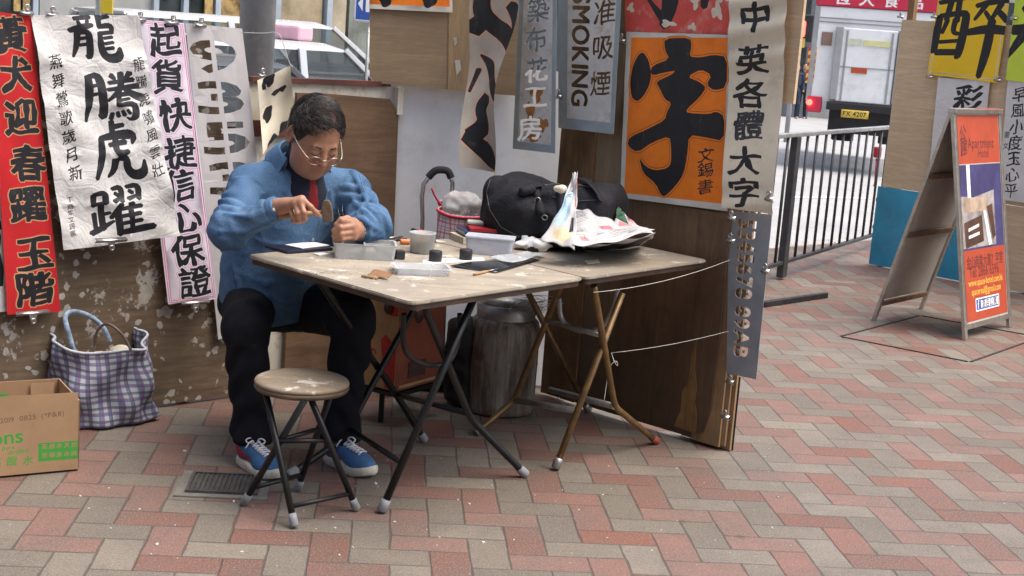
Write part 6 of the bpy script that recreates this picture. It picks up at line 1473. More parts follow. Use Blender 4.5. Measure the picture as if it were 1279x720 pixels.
for s in (-1, 1):
    mb = MB(); ring = [W_(s*(.034+.023*math.cos(a)), gy0-.006*(math.cos(a)*.6+.6), gz0+.016*math.sin(a)) for a in np.linspace(0, 6.28, 25)[:-1]]
    mb.prism(ring if s > 0 else ring[::-1], (W_(0, .001, 0)-W_(0, 0, 0))*1.5); obj('lens', mb.done(), M_lens, gl)
# ---- denim shirt
def denim():
    t = NT('blue_denim'); n = t.noise(5, 6, .65)
    c = t.ramp(n, [(.28, (.040, .086, .160)), (.5, (.066, .130, .228)), (.72, (.12, .205, .315))])
    c = t.mix(t.ramp(t.noise(420, 2, .5, vec=t.mapping((1, 1, .3))), [(.4, 0), (.7, .22)]), c, (.20, .33, .50))
    gm = t.n.new('ShaderNodeNewGeometry'); c = t.mix(t.ramp(gm.outputs['Pointiness'], [(.47, .55), (.5, 0)]), c, (.028, .075, .175)); c = t.mix(t.ramp(gm.outputs['Pointiness'], [(.51, 0), (.57, .6)]), c, (.17, .29, .46))     # denim worn pale along its ridges, darker in the hollows
    return t.out(c, .86, t.bump(t.noise(34, 6, .66, dist=1.8), .42, .010, t.bump(t.noise(500, 2), .15, .001)), spec=.15)
M_den = denim(); M_stitch = plain('pale_stitching', (.15, .21, .30), .8, .1, 30, 0)
SR, SL = V(-.172, .150, .960), V(.208, .195, .945); WR, WL = ps(RH['el'], RH['wr'], 1.04), ps(LH['el'], LH['wr'], .96)
def f_torso(p):
    d = d_ell(p, (0, .055, .66), (.205, .172, .22)); d = smin(d, d_ell(p, (.02, .105, .86), (.212, .150, .19)), .08)
    d = smin(d, d_ell(p, (.02, .075, .92), (.185, .122, .125)), .05); d = smin(d, d_cone(p, SR, (.0, .13, 1.0), .056, .062), .05); d = smin(d, d_cone(p, SL, (.04, .14, 1.0), .056, .062), .05)
    d = smin(d, d_ell(p, (.0, .04, .54), (.205, .185, .13)), .06); return d
def f_shirt0(p):
    d = f_torso(p)
    rg_ = lambda q, s_, k: (1-np.abs(vnoise(q, s_, k)))**2
    folds = .005*vnoise(p*[1, 1, .75], 22, 11)+.008*(rg_(p*[1, 1, .7]+.02*vnoise(p, 15, 5)[..., None], 14, 31)**2-.35)+.004*(rg_(p+.01*vnoise(p, 30, 6)[..., None], 32, 33)**2-.35)
    for S, E, W, e0 in ((SR, RH['el'], WR, 1), (SL, LH['el'], WL, 2)):
        a = d_cone(p, S, E, .068, .060); b = d_cone(p, E, W, .058, .041)
        tq = np.clip(((p-E) @ (W-E))/((W-E) @ (W-E)), 0, 1); ta = np.clip(((p-S) @ (E-S))/((E-S) @ (E-S)), 0, 1)
        rg = lambda t_, n_, s_: s_*(np.abs(np.sin(t_*n_+2.2*np.sin(p[..., 0]*23+p[..., 2]*17+e0)))-.5)
        a = a-rg(ta, 8, .014)*(ta > .15)-.014*np.exp(-((ta-1)/.2)**2); b = b-rg(tq, 9, .013)*(tq < .82)-.004*(tq > .84)
        d = smin(d, smin(a, b, .03), .045)
    d = d-folds
    d = np.maximum(d, .455+.03*np.sin(p[..., 0]*9)+.02*(p[..., 0] > .05)-p[..., 2])                     # hem
    d = np.maximum(d, -d_cone(p, (.02, .235, 1.075), (.032, .285, .91), .045, .006))                    # open neck
    d = np.maximum(d, -d_cone(p, (.022, .14, 1.0), fromH((0, .0, -.06)), .070, .066))
    for E, W in ((RH['el'], RH['wr']), (LH['el'], LH['wr'])):                                          # cuffs end at the wrist
        u = unit(W-E); k = 1.0 if E is RH['el'] else .93; s_ = (p-(E+(W-E)*k)) @ u; near = np.linalg.norm(p-W, axis=-1) < .09; d = np.where(near, np.maximum(d, s_), d)
    return d
def march0(f, x, y, t0=4.2):
    d = ray(x, y); d = d/np.linalg.norm(d); t = t0
    for _ in range(90):
        p = L_(O3+d*t)[None]; v = float(f(p)[0]); t += v*.7
        if v < .0006: break
    return p[0] if abs(v) < .004 else None
CREASE = []
for pts, r in (([(284, 208), (296, 238), (302, 264)], .008), ([(302, 214), (318, 238), (338, 252)], .007), ([(272, 240), (292, 264), (326, 274)], .009), ([(282, 268), (312, 272), (344, 262)], .007), ([(276, 290), (306, 290), (340, 276)], .008), ([(320, 246), (332, 256), (344, 252)], .005),
               ([(318, 190), (332, 214), (338, 240)], .007), ([(346, 212), (356, 240), (366, 256)], .005), ([(424, 206), (430, 232), (426, 252)], .006), ([(412, 240), (414, 262), (410, 282)], .004),
               ([(300, 318), (340, 332), (392, 336)], .008), ([(296, 340), (336, 356), (378, 352)], .009), ([(306, 366), (336, 372), (362, 382)], .006), ([(322, 300), (350, 308), (380, 304)], .007), ([(290, 330), (296, 350), (300, 368)], .007),
               ([(440, 214), (452, 236), (462, 262)], .008), ([(448, 232), (466, 252), (474, 276)], .007), ([(440, 250), (456, 266), (474, 284)], .007), ([(446, 268), (460, 280), (474, 290)], .006), ([(440, 284), (456, 292), (470, 296)], .006)):
    q = [march0(f_shirt0, x, y) for x, y in pts]; 
    if all(w is not None for w in q) and max(np.linalg.norm(q[1]-q[0]), np.linalg.norm(q[2]-q[1])) < .16: CREASE.append((q, r))
def f_shirt(p):
    d = f_shirt0(p)
    for q, r in CREASE:
        for i in (0, 1): d = smin(d, d_cone(p, q[i], q[i+1], r*(.55+.45*i) if i else r*.45, r if i == 0 else r*.4), .016)
    return d
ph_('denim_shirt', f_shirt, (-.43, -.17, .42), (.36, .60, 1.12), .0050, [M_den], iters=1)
def march(f, x, y, t0=4.2):
    d = ray(x, y); d = d/np.linalg.norm(d); t = t0
    for _ in range(90):
        p = L_(O3+d*t)[None]; v = float(f(p)[0]); t += v*.7
        if v < .0005: break
    return O3+d*(t-.0015) if abs(v) < .004 else None
def seam(pts, name, mat=None, r=.0014, f=f_shirt):
    P = []
    for a, b in zip(pts, pts[1:]): P += [march(f, a[0]+(b[0]-a[0])*u, a[1]+(b[1]-a[1])*u) for u in np.linspace(0, 1, 7)[:-1]]
    P.append(march(f, *pts[-1])); P = [q for q in P if q is not None]
    if len(P) < 4: return None
    for i in range(len(P)-1, 0, -1):
        if np.linalg.norm(P[i]-P[i-1]) > .05: P = P[i:] if len(P)-i > i else P[:i]; break
    mb = MB(); mb.tube(P, r, 5); return obj(name, mb.done(), mat or M_stitch, person)
# collar
def collar_pt(u, v):
    a = R(62+(298+58-62-62)*u); prof = [(.078, .0), (.076, .035), (.084, .056), (.104, .034), (.124, -.006)]
    i = min(int(v*4), 3); w = v*4-i; r = prof[i][0]*(1-w)+prof[i+1][0]*w; z = prof[i][1]*(1-w)+prof[i+1][1]*w
    tipf = max(0, abs(u-.5)*2-.72)/.28; r += .016*tipf*max(0, v-.5)*2; z -= .055*tipf*max(0, v-.5)*2
    c = V(.021, .150, 1.012)+V(0, .42, .75)*.0; ax_ = unit(V(.0, .55, 1)); fy = unit(V(0, 1, -.55)); fx_ = V(1, 0, 0)
    return toW((c+fx_*r*1.02*math.sin(a)+fy*r*math.cos(a)*1.05+ax_*(z+.022))[None])[0]
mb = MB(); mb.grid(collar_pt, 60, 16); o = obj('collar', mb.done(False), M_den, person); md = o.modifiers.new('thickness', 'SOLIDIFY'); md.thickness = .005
M_nav = plain('navy_jersey', (.010, .013, .028), .85, .2, 20, .2); M_rvest = plain('red_vest', (.20, .010, .012), .85, .2, 30, .3)
def f_vest(p):
    d = d_cone(p, (.022, .135, .97), fromH((0, -.015, -.075)), .070, .0655); d = smin(d, d_ell(p, (.025, .16, .93), (.10, .105, .13)), .03)
    return d+.003*vnoise(p, 60, 3)
ph_('undershirt', f_vest, (-.12, -.0, .78), (.16, .32, 1.12), .006, [M_nav, M_rvest], matf=lambda C: ((np.abs(C[:, 0]-.028) < .010+.13*(1.0-C[:, 2])) & (C[:, 1] > .17) & (C[:, 2] < 1.035)).astype(int))
# placket, pocket, buttons, pens
seam([(411, 236), (403, 262), (398, 290), (396, 318)], 'placket', r=.0016)
seam([(416, 244), (409, 266), (405, 290)], 'placket', r=.0009)
seam([(352, 205), (366, 232), (384, 254)], 'placket', r=.0012)
for x, y in ((368, 230), (391, 262), (391, 300)):
    c = march(f_shirt, x, y); nn = unit(O3-c); mb = MB(); mb.lathe(c+nn*.001, [(0, 0), (.0055, 0), (.006, .0015), (.004, .0025), (0, .002)], 14, axis=nn); obj('button', mb.done(), M_steel, person)
seam([(416, 266), (418, 290)], 'pocket_seam', r=.0011); seam([(416, 266), (428, 268), (441, 266)], 'pocket_seam', r=.0014); seam([(330, 172), (300, 196), (276, 232)], 'shoulder_seam', r=.0012); seam([(432, 198), (449, 216), (456, 240)], 'shoulder_seam', r=.0012)
for x, y in ((424, 258), (429, 256)):
    a = march(f_shirt, x, y+9); d_ = unit(AY(x-1, y-7, 5)-AY(x, y+9, 5)); nn = unit(O3-a)
    mb = MB(); mb.tube([a+nn*.005-d_*.02, a+nn*.006+d_*.03, a+nn*.006+d_*.036], [.0032, .0032, .002], 10); mb.tube([a+nn*.0105+d_*.03, a+nn*.0105-d_*.004], .0011, 6); obj('pocket_pen', mb.done(), M_chr, person)
for W, E, k in ((RH['wr'], RH['el'], .80), (RH['wr'], RH['el'], .93)):
    c = ps(E, W, k); q = toW(c[None])[0]
c = march(f_shirt, 343, 262); nn = unit(O3-c); mb = MB(); mb.lathe(c, [(0, 0), (.0055, 0), (.006, .0018), (.0035, .003), (0, .0025)], 14, axis=nn); obj('cuff_button', mb.done(), M_wpap, person)
# wristwatch
w0 = ps(LH['el'], LH['wr'], .965); u_ = unit(LH['wr']-LH['el']); s1 = unit(np.cross(u_, V(0, 0, 1))); s2 = np.cross(u_, s1)
mb = MB(); 
mb.grid(lambda a, b: toW((w0+u_*(b-.5)*.014+(s1*math.cos(a*6.2832)+s2*math.sin(a*6.2832))*.0325)[None])[0], 30, 2)
o = obj('watch_band', mb.done(False), M_steel, person); md = o.modifiers.new('thickness', 'SOLIDIFY'); md.thickness = .003; md.offset = 1
# ---- trousers
M_trs = plain('black_trousers', (.006, .0065, .010), .85, .3, 8, .3, spec=.2, bd=.006, fine=40)
def f_trs(p):
    d = d_ell(p, (0, -.01, .50), (.19, .165, .11))
    for a, k, e in ((V(-.09, .02, .50), V(-.248, .355, .50), V(-.212, .360, .095)), (V(.09, .03, .50), V(.112, .44, .53), V(.086, .452, .085))):
        l1 = d_cone(p, a, k, .100, .076); l2 = d_cone(p, k, e, .074, .060); s = np.clip(((p-k) @ (e-k))/((e-k) @ (e-k)), 0, 1)
        l2 = l2-.012*(np.abs(np.sin(s*10+2*np.sin(p[..., 0]*19+p[..., 1]*15)))-.5)-.010*np.exp(-((s-1)/.1)**2); d = smin(d, smin(l1, l2, .04), .04)
    d = d-.005*vnoise(p, 28, 21)-.008*((1-np.abs(vnoise(p*[1, 1, 1.5], 20, 41)))**2-.35); return np.maximum(d, .085-p[..., 2])
ph_('trousers', f_trs, (-.36, -.2, .06), (.24, .57, .66), .009, [M_trs], iters=1)
# ---- shoes
M_suede = plain('blue_suede', (.045, .115, .24), .9, .2, 14, .2, fine=300); M_sole = plain('cream_rubber_sole', (.56, .52, .43), .65, .15, 14, .2, dirt=((.25, .21, .17), .5)); M_sred = plain('red_suede_stripe', (.42, .025, .035), .85, .15, 14, .2); M_lace = plain('white_lace', (.62, .61, .64), .8, .1, 60, .2)
def shoe(heel, tip, side):
    a, b = np.array(heel, float), np.array(tip, float); y = unit(b-a); x = V(y[1], -y[0], 0); L0 = .262
    c0 = (a+b)/2*[1, 1, 0]-y*L0/2
    toS = lambda p: np.stack([(p-c0) @ x, (p-c0) @ y, p[..., 2]], -1)
    fS = lambda q: c0+q[..., :1]*x+q[..., 1:2]*y+q[..., 2:]*V(0, 0, 1)
    hw = lambda yy: np.interp(yy, [0, .02, .06, .12, .17, .21, .24, .262], [.012, .028, .034, .036, .046, .044, .033, .006])
    def fu(q):
        d = d_ell(q, (0, .052, .062), (.036, .052, .050)); d = smin(d, d_ell(q, (0, .19, .038), (.044, .068, .034)), .03); d = smin(d, d_cone(q, (0, .06, .075), (0, .17, .050), .033, .032), .03)
        d = smin(d, d_cone(q, (0, .058, .07), (0, .05, .105), .040, .040), .02); d = np.maximum(d, .022-q[..., 2]); return np.maximum(d, q[..., 2]-.112+.12*np.clip(q[..., 1]-.05, 0, 1))
    def stripe(C):
        s = side*C[:, 0] > .012; yy = C[:, 1]; zz = C[:, 2]; mid = .030+.55*np.clip(.125-yy, 0, .1); w = np.interp(yy, [.0, .03, .08, .13, .16], [.022, .018, .012, .010, .0])
        return (s & (np.abs(zz-mid) < w) & (yy < .155)).astype(int)
    up = sdf_obj('shoe', fu, (-.06, -.02, .0), (.06, .29, .14), .005, [M_suede, M_sred], person, xf=lambda P: toW(fS(P)), matf=stripe, iters=2)
    ys = np.linspace(0, .262, 26); out = [(hw(v), v) for v in ys]+[(-hw(v), v) for v in ys[::-1]]
    def ring(s, z, toe): return [toW(fS(V(px_*s, .131+(py_-.131)*(1+(s-1)*.4), z+toe*max(0, py_-.2)*.25)[None]))[0] for px_, py_ in out]
    mb = MB(); n = len(out); R_ = [ring(.97, .0015, 1), ring(1.04, .006, 1), ring(1.06, .022, 1), ring(1.0, .032, 1), ring(.9, .034, 1)]
    mb.raw([q for r_ in R_ for q in r_], [(k*n+i, k*n+(i+1) % n, (k+1)*n+(i+1) % n, (k+1)*n+i) for k in range(4) for i in range(n)]+[tuple(range(n))[::-1], tuple(4*n+i for i in range(n))]); obj('sole', mb.done(), M_sole, up, smooth=50)
    mb = MB(); rs = np.random.RandomState(3+side)
    def top(xx, yy):
        q = np.array([[xx, yy, .16]]); 
        for _ in range(40): q[:, 2] -= fu(q)*.8
        return toW(fS(q+[[0, 0, .003]]))[0]
    for k in range(6):
        yy = .105+k*.016; mb.tube([top(-.021, yy), top(-.008, yy+.004), top(.008, yy+.008), top(.021, yy+.006)], .0028, 6)
        mb.tube([top(.021, yy), top(.006, yy+.006), top(-.008, yy+.010), top(-.021, yy+.012)], .0028, 6)
    for s in (-1, 1):
        p0 = top(0, .105); mb.tube([p0, p0+toW(V(0, 0, 0)[None])[0]*0+V(.018*s, -.012, .016), p0+V(.036*s, -.016, .006), p0+V(.024*s, -.02, -.006), p0+V(.006*s, -.01, .0)], .0026, 6, smooth_pts=2)
        mb.tube([p0, p0+V(.016*s, -.02, .006), p0+V(.03*s, -.034, -.018)], .0024, 6, smooth_pts=1)
    obj('laces', mb.done(), M_lace, up)
    mb = MB(); a_ = top(-.012, .085); b_ = top(.012, .085); c_ = top(.012, .102); d_ = top(-.012, .102); mb.prism([a_+V(0, 0, .004), b_+V(0, 0, .004), c_+V(0, 0, .002), d_+V(0, 0, .002)], V(0, 0, .0025)); obj('tongue_label', mb.done(), M_blkst, up)
shoe((-.232, .329, 0), (-.214, .568, 0), -1); shoe((.058, .425, 0), (.105, .655, 0), -1)
# ---- hammer in his right hand
hh0, hh1 = toW(hz_(252, 470, 4.640)[None])[0], toW(hz_(552, 436, 4.640)[None])[0]
th_ = thing('hammer', 'small square headed hammer held in his right hand', 'hammer', hh1)
mb = MB(); mb.tube([hh0, ps(hh0, hh1, .4), hh1], [.0095, .0085, .0075], 12); obj('handle', mb.done(), M_wood, th_)
top_, bot_ = toW(hz_(556, 362, 4.640)[None])[0], toW(hz_(568, 500, 4.640)[None])[0]
dz = unit(top_-bot_); dx = unit(hh1-hh0); dx = unit(dx-dz*(dx @ dz)); L0 = float(np.linalg.norm(top_-bot_))
M_ham = plain('rusty_hammer_head', (.17, .12, .085), .55, .3, 40, .3, metal=.4)
bm = bmesh.new(); rings = []
for z, w in ((-.5, .0155), (-.46, .0165), (.1, .0165), (.36, .0135), (.46, .010), (.5, .0075)): rings.append([bm.verts.new([float(q) for q in (top_+bot_)/2+dz*z*L0+dx*w*i+np.cross(dz, dx)*.013*j]) for i, j in ((-1, -1), (1, -1), (1, 1), (-1, 1))])
for A_r, B_r in zip(rings, rings[1:]):
    for k in range(4): bm.faces.new([A_r[k], A_r[(k+1) % 4], B_r[(k+1) % 4], B_r[k]])
bm.faces.new(rings[0][::-1]); bm.faces.new(rings[-1]); bmesh.ops.recalc_face_normals(bm, faces=list(bm.faces)); bmesh.ops.bevel(bm, geom=list(bm.edges), offset=.0015, segments=2, affect='EDGES')
obj('head', bm, M_ham, th_)
# ================================================================== railing, A-board, vehicles, people
M_rail = plain('railing_paint', (.045, .045, .048), .5, .25, 14, .15); M_railtop = plain('galvanised_rail', (.36, .37, .37), .45, .2, 10, .1, metal=.5)
fa, fb = G(976, 349), G(1090, 311); fd = unit(fb-fa); ztop = float(AY(990, 168, fa[1])[2]); flen = float(np.linalg.norm(fb-fa))
tr_ = thing('railing', 'grey metal street railing with thin upright bars between the two hoardings', 'railing', (fa+fb)/2)
f0 = -1.6
mb = MB(); mb.bar(fa+fd*f0+V(0, 0, ztop), fb+fd*.6+V(0, 0, ztop), .045, .03, bev=.006); obj('top_rail', mb.done(), M_railtop, tr_)
mb = MB(); mb.bar(fa+fd*f0+V(0, 0, .12), fb+fd*.6+V(0, 0, .12), .035, .025, bev=.004); obj('bottom_rail', mb.done(), M_rail, tr_)
for s in (0.0, flen+.55, f0):
    mb = MB(); q = fa+fd*s; mb.box(q+V(0, 0, (ztop+.0)/2), .085, .05, ztop-.03, ax=fd, bev=.006); p_ = obj('post', mb.done(), M_rail, tr_)
nb = int((flen+.6-f0)/.205)
for k in range(1, nb):
    s = f0+k*.205
    if min(abs(s-q) for q in (0.0, flen+.55)) < .07: continue
    mb = MB(); q = fa+fd*s; mb.tube([q+V(0, 0, .135), q+V(0, 0, ztop-.016)], .0105, 8); obj('bar', mb.done(), M_rail, tr_)
mb = MB(); q = fb+fd*.02
for k in range(9): mb.tube([q+V(.02*math.cos(k*1.3), -.03+.02*math.sin(k*1.3), .50-.045*k+.02*math.cos(a))+V(.010*math.sin(a), .0, 0) for a in np.linspace(0, 6.28, 9)[:-1]], .0045, 6, closed=True)
tag(obj('chain', mb.done(), M_dark), 'dark chain hanging on the railing by the blue board', 'chain')
mb = MB(); mb.box(fb+V(-.06, -.03, .80), .06, .05, .09, bev=.012); mb.tube([fb+V(-.06, -.03, .75), fb+V(-.05, -.03, .55), fb+V(-.055, -.03, .52)], .008, 8); tag(obj('red_tag', mb.done(), plain('red_plastic', (.40, .02, .03), .5, .1, 20, 0)), 'red plastic tag tied to the railing beside the plywood hoarding', 'tag')
# ---- A-board
M_alu = plain('brushed_aluminium', (.50, .48, .44), .35, .15, 20, .1, metal=.85); M_backb = plain('greyish_back_panel', (.42, .385, .35), .7, .1, 5, .1); M_bwood = plain('brown_batten', (.19, .12, .075), .65, .3, 12, .2)
M_or = plain('orange_red_print', (.40, .062, .026), .55, .08, 6, 0); M_pur = plain('navy_purple_print', (.055, .05, .15), .5, .25, 5, 0); M_pgrey = plain('photo_grey_print', (.34, .31, .30), .5, .4, 9, 0); M_pbr = plain('photo_brown_print', (.09, .045, .03), .5, .3, 12, 0); M_ptan = plain('photo_tan_print', (.44, .33, .24), .5, .3, 8, 0); M_tdk = plain('dark_red_lettering', (.10, .02, .02), .6, .1, 9, 0); M_tyl = plain('yellow_lettering', (.72, .45, .06), .6, .1, 9, 0); M_fblue = plain('blue_badge', (.035, .09, .34), .5, .1, 9, 0)
b0, b1 = G(1206, 425), G(1261, 409); hzA = float(AY(1187, 139, (G(1206, 425)[1]+.14))[2])
topL, topR = AY(1188, 139, b0[1]+.14), AY(1250, 139, b1[1]+.14); zt2 = (topL[2]+topR[2])/2
ad_ = unit((b1-b0)*[1, 1, 0]); wA = float(np.linalg.norm(b1-b0)); r0 = G(1092, 400); r1 = r0+ad_*wA
an = unit(np.cross(ad_, V(0, 0, 1))); an = an if an[1] < 0 else -an           # towards the camera side
midt = (topL+topR)/2*[1, 1, 0]; tL, tR = midt-ad_*wA/2, midt+ad_*wA/2; tL[2] = tR[2] = zt2
tab = thing('a_board', 'orange and purple A-board sign with an aluminium frame standing on the bricks', 'sign', (b0+b1+r0+r1)/4)
for (p, q, nm) in ((b0, tL, 'front_leg'), (b1, tR, 'front_leg')): mb = MB(); mb.bar(p, q, .035, .022, up=an, bev=.003); obj(nm, mb.done(), M_alu, tab)
for (p, q) in ((r0, tL+V(0, .02, -.005)), (r1, tR+V(0, .02, -.005))): mb = MB(); mb.bar(p, q, .032, .022, up=an, bev=.003); obj('back_leg', mb.done(), M_alu, tab)
mb = MB(); mb.bar(tL-ad_*.015, tR+ad_*.015, .05, .03, bev=.004); obj('top_bar', mb.done(), M_alu, tab)
mb = MB(); mb.bar(ps(tL, tR, .5)+V(0, -.004, .012), tR+V(0, -.004, .012), .04, .012); obj('orange_tape', mb.done(), M_or, tab)
lo = .055
F = lambda u, v: (b0+(tL-b0)*v)+((b1+(tR-b1)*v)-(b0+(tL-b0)*v))*u
fn = unit(np.cross(F(1, 0)-F(0, 0), F(0, 1)-F(0, 0)))
if fn @ (O3-F(.5, .5)) < 0: fn = -fn
mb = MB(); mb.bar(F(.02, lo), F(.98, lo), .03, .02, up=fn); obj('bottom_bar', mb.done(), M_alu, tab)
mb = MB(); mb.prism([F(.03, lo)+fn*.004, F(.97, lo)+fn*.004, F(.97, .985)+fn*.004, F(.03, .985)+fn*.004], -fn*.006); obj('back_sheet', mb.done(), M_backb, tab)
class PS(Sheet):
    def __init__(s, c3, W, H): s.c3 = c3; s.W = W; s.H = H; s.layers = []; s.wp, s.hp = 100.0, 100.0*H/W; s.px = [(0, 0), (100, 0), (100, s.hp), (0, s.hp)]
c3 = [F(.045, .98)+fn*.0065, F(.955, .98)+fn*.0065, F(.955, lo+.02)+fn*.0065, F(.045, lo+.02)+fn*.0065]
Wp, Hp = size(c3); sh = PS(c3, Wp, Hp); Z = sh.hp
sh.rect(0, 0, 1, .235, 1); sh.rect(0, .24, 1, .655, 2); sh.rect(0, .655, 1, 1, 1)
sh.rect(.0, .30, .80, .645, 3); sh.poly([(0, Z*.30), (80, Z*.30), (80, Z*.37), (30, Z*.40), (0, Z*.39)], 2); sh.poly([(16, Z*.24), (24, Z*.24), (24, Z*.40), (16, Z*.40)], 7); sh.rect(.05, .40, .62, .47, 4); sh.poly([(4, Z*.52), (48, Z*.49), (50, Z*.62), (6, Z*.645)], 6); sh.poly([(14, Z*.55), (40, Z*.53), (40, Z*.545), (14, Z*.565)], 7); sh.poly([(14, Z*.585), (40, Z*.57), (40, Z*.585), (14, Z*.60)], 7); sh.poly([(52, Z*.47), (58, Z*.47), (70, Z*.64), (62, Z*.645)], 7); sh.poly([(60, Z*.45), (74, Z*.44), (80, Z*.60), (72, Z*.62)], 6)
sh.rect(.80, .24, 1, .655, 2)
sh.char('公', 12, Z*.085, 15, 17, mat=8, bw=.03, noise=.02); sh.char('館', 13, Z*.155, 16, 17, mat=8, bw=.03, noise=.02); sh.latin('Apartment', 55, Z*.135, 10, 8, 0, .95, .01); sh.latin('Hotel', 60, Z*.185, 8.5, 8, 0, .9, .01)
for k, ch in enumerate('金山商業大厦7字室'): sh.char(ch, 10+k*10, Z*.715, 10.5, 13, mat=8, bw=.02, noise=0, rise=0)
sh.latin('Tel: 2866 6596', 47, Z*.765, 9.5, 8, 0, .85, .012); sh.latin('www.space-hotel.com.hk', 50, Z*.815, 6.5, 9, 0, .85, .012); sh.latin('spacereal@gmail.com', 50, Z*.860, 6.5, 9, 0, .85, .012)
sh.rect(.22, .895, .80, .96, 7); sh.rect(.235, .902, .785, .953, 10); sh.rect(.345, .908, .775, .947, 7); sh.latin('f', 29, Z*.927, 8, 7, 0, 1, .02)
for k, ch in enumerate('酒店公寓'): sh.char(ch, 41+k*9.5, Z*.927, 9, 9, mat=2, bw=.02, noise=0, rise=0)
sh.build('poster', [M_backb, M_or, M_pur, M_pgrey, M_ptan, M_wpap, M_pbr, M_wpap, M_tdk, M_tyl, M_fblue], None, None, parent=tab, step=.06)
Bk = lambda u, v: (r0+(tL-r0)*v)+((r1+(tR-r1)*v)-(r0+(tL-r0)*v))*u
bn = unit(np.cross(Bk(1, 0)-Bk(0, 0), Bk(0, 1)-Bk(0, 0))); bn = bn if bn @ (O3-Bk(.5, .5)) > 0 else -bn
mb = MB(); mb.prism([Bk(.03, .10)-bn*.004, Bk(.97, .10)-bn*.004, Bk(.97, .98)-bn*.004, Bk(.03, .98)-bn*.004], -bn*.006); obj('back_panel', mb.done(), M_backb, tab)
for v in (.085, .42, .70): mb = MB(); mb.bar(Bk(.03, v)+bn*.006, Bk(.97, v)+bn*.006, .03, .014, up=bn); obj('batten', mb.done(), M_bwood, tab)
# ---- street furniture behind the left hoarding
M_post2 = plain('lamp_post_grey', (.17, .175, .18), .5, .2, 4, .15, dirt=((.40, .40, .40), .3))
def vpole(x0, x1, y, Y, name, label, cat, mat, z0=-.3, z1=5.0):
    p = AY((x0+x1)/2, y, Y); r = (x1-x0)/2/FPX*Y; mb = MB(); mb.tube([V(p[0], p[1], z0), V(p[0], p[1], z1)], r, 20)
    if name == 'lamp_post':
        t_ = thing(name, label, cat, (p[0], p[1], z0)); obj('post', mb.done(), mat, t_); mb = MB(); mb.tube([V(p[0], p[1], z1), V(p[0]+.3, p[1]-.5, z1+.25), V(p[0]+.5, p[1]-1.2, z1+.3)], r*.6, 12, smooth_pts=1); obj('arm', mb.done(), mat, t_); mb = MB(); mb.box(V(p[0]+.55, p[1]-1.5, z1+.28), .25, .7, .12, bev=.03); obj('lantern', mb.done(), M_alu, t_)
        mb = MB(); mb.tube([V(p[0], p[1], z0), V(p[0], p[1], z0+.9)], r*1.45, 20); obj('base', mb.done(), mat, t_); return t_
    return tag(obj(name, mb.done(), mat), label, cat)
vpole(299, 343, 60, 8.3, 'lamp_post', 'thick grey lamp post behind the number stencil', 'lamp post', M_post2)
vpole(120, 127, 8, 9.2, 'signal_post', 'thin pale post behind the white banner', 'post', plain('pale_post', (.40, .44, .47), .5, .1, 5, .1))
pY = AY(134, 8, 9.15); mb = MB(); mb.box(pY+V(0, 0, .02), .075, .02, .13); tag(obj('yellow_label', mb.done(), M_yel), 'yellow label on the thin post above the white banner', 'label')
mb = MB(); q = [AY(x, y, 5.35) for x, y in ((302, 41), (330, 42), (345, 40), (352, 46), (362, 80), (366, 84))]; mb.tube(q, .0016, 6, smooth_pts=1); q2 = [AY(x, y, 5.35) for x, y in ((104, -8), (110, 3), (116, 12), (126, 16))]; tag(obj('hook_wire', mb.done(), M_wire), 'bent wire holding the spotted cloth above the hoarding', 'wire')
# P sign
c = AY(462, 9, 15.0); sg = thing('parking_sign', 'blue parking sign with a white P and arrow beyond the taxi', 'sign', (c[0], c[1], -.4))
mb = MB(); mb.tube([V(c[0], c[1]+.04, -.4), V(c[0], c[1]+.04, c[2]+.4)], .018, 12); obj('pole', mb.done(), M_alu, sg)
s_ = PS([c+V(-.16, 0, .22), c+V(.16, 0, .22), c+V(.16, 0, -.16), c+V(-.16, 0, -.16)], .32, .38); s_.rect(.06, .06, .94, .94, 1); s_.latin('P', 62, 55, 56, 0, 0, 1, .04); s_.poly([(12, 60), (28, 36), (28, 84)], 0); s_.build('plate', [M_wpap, M_fblue], None, None, parent=sg, step=.1, solid=.01)
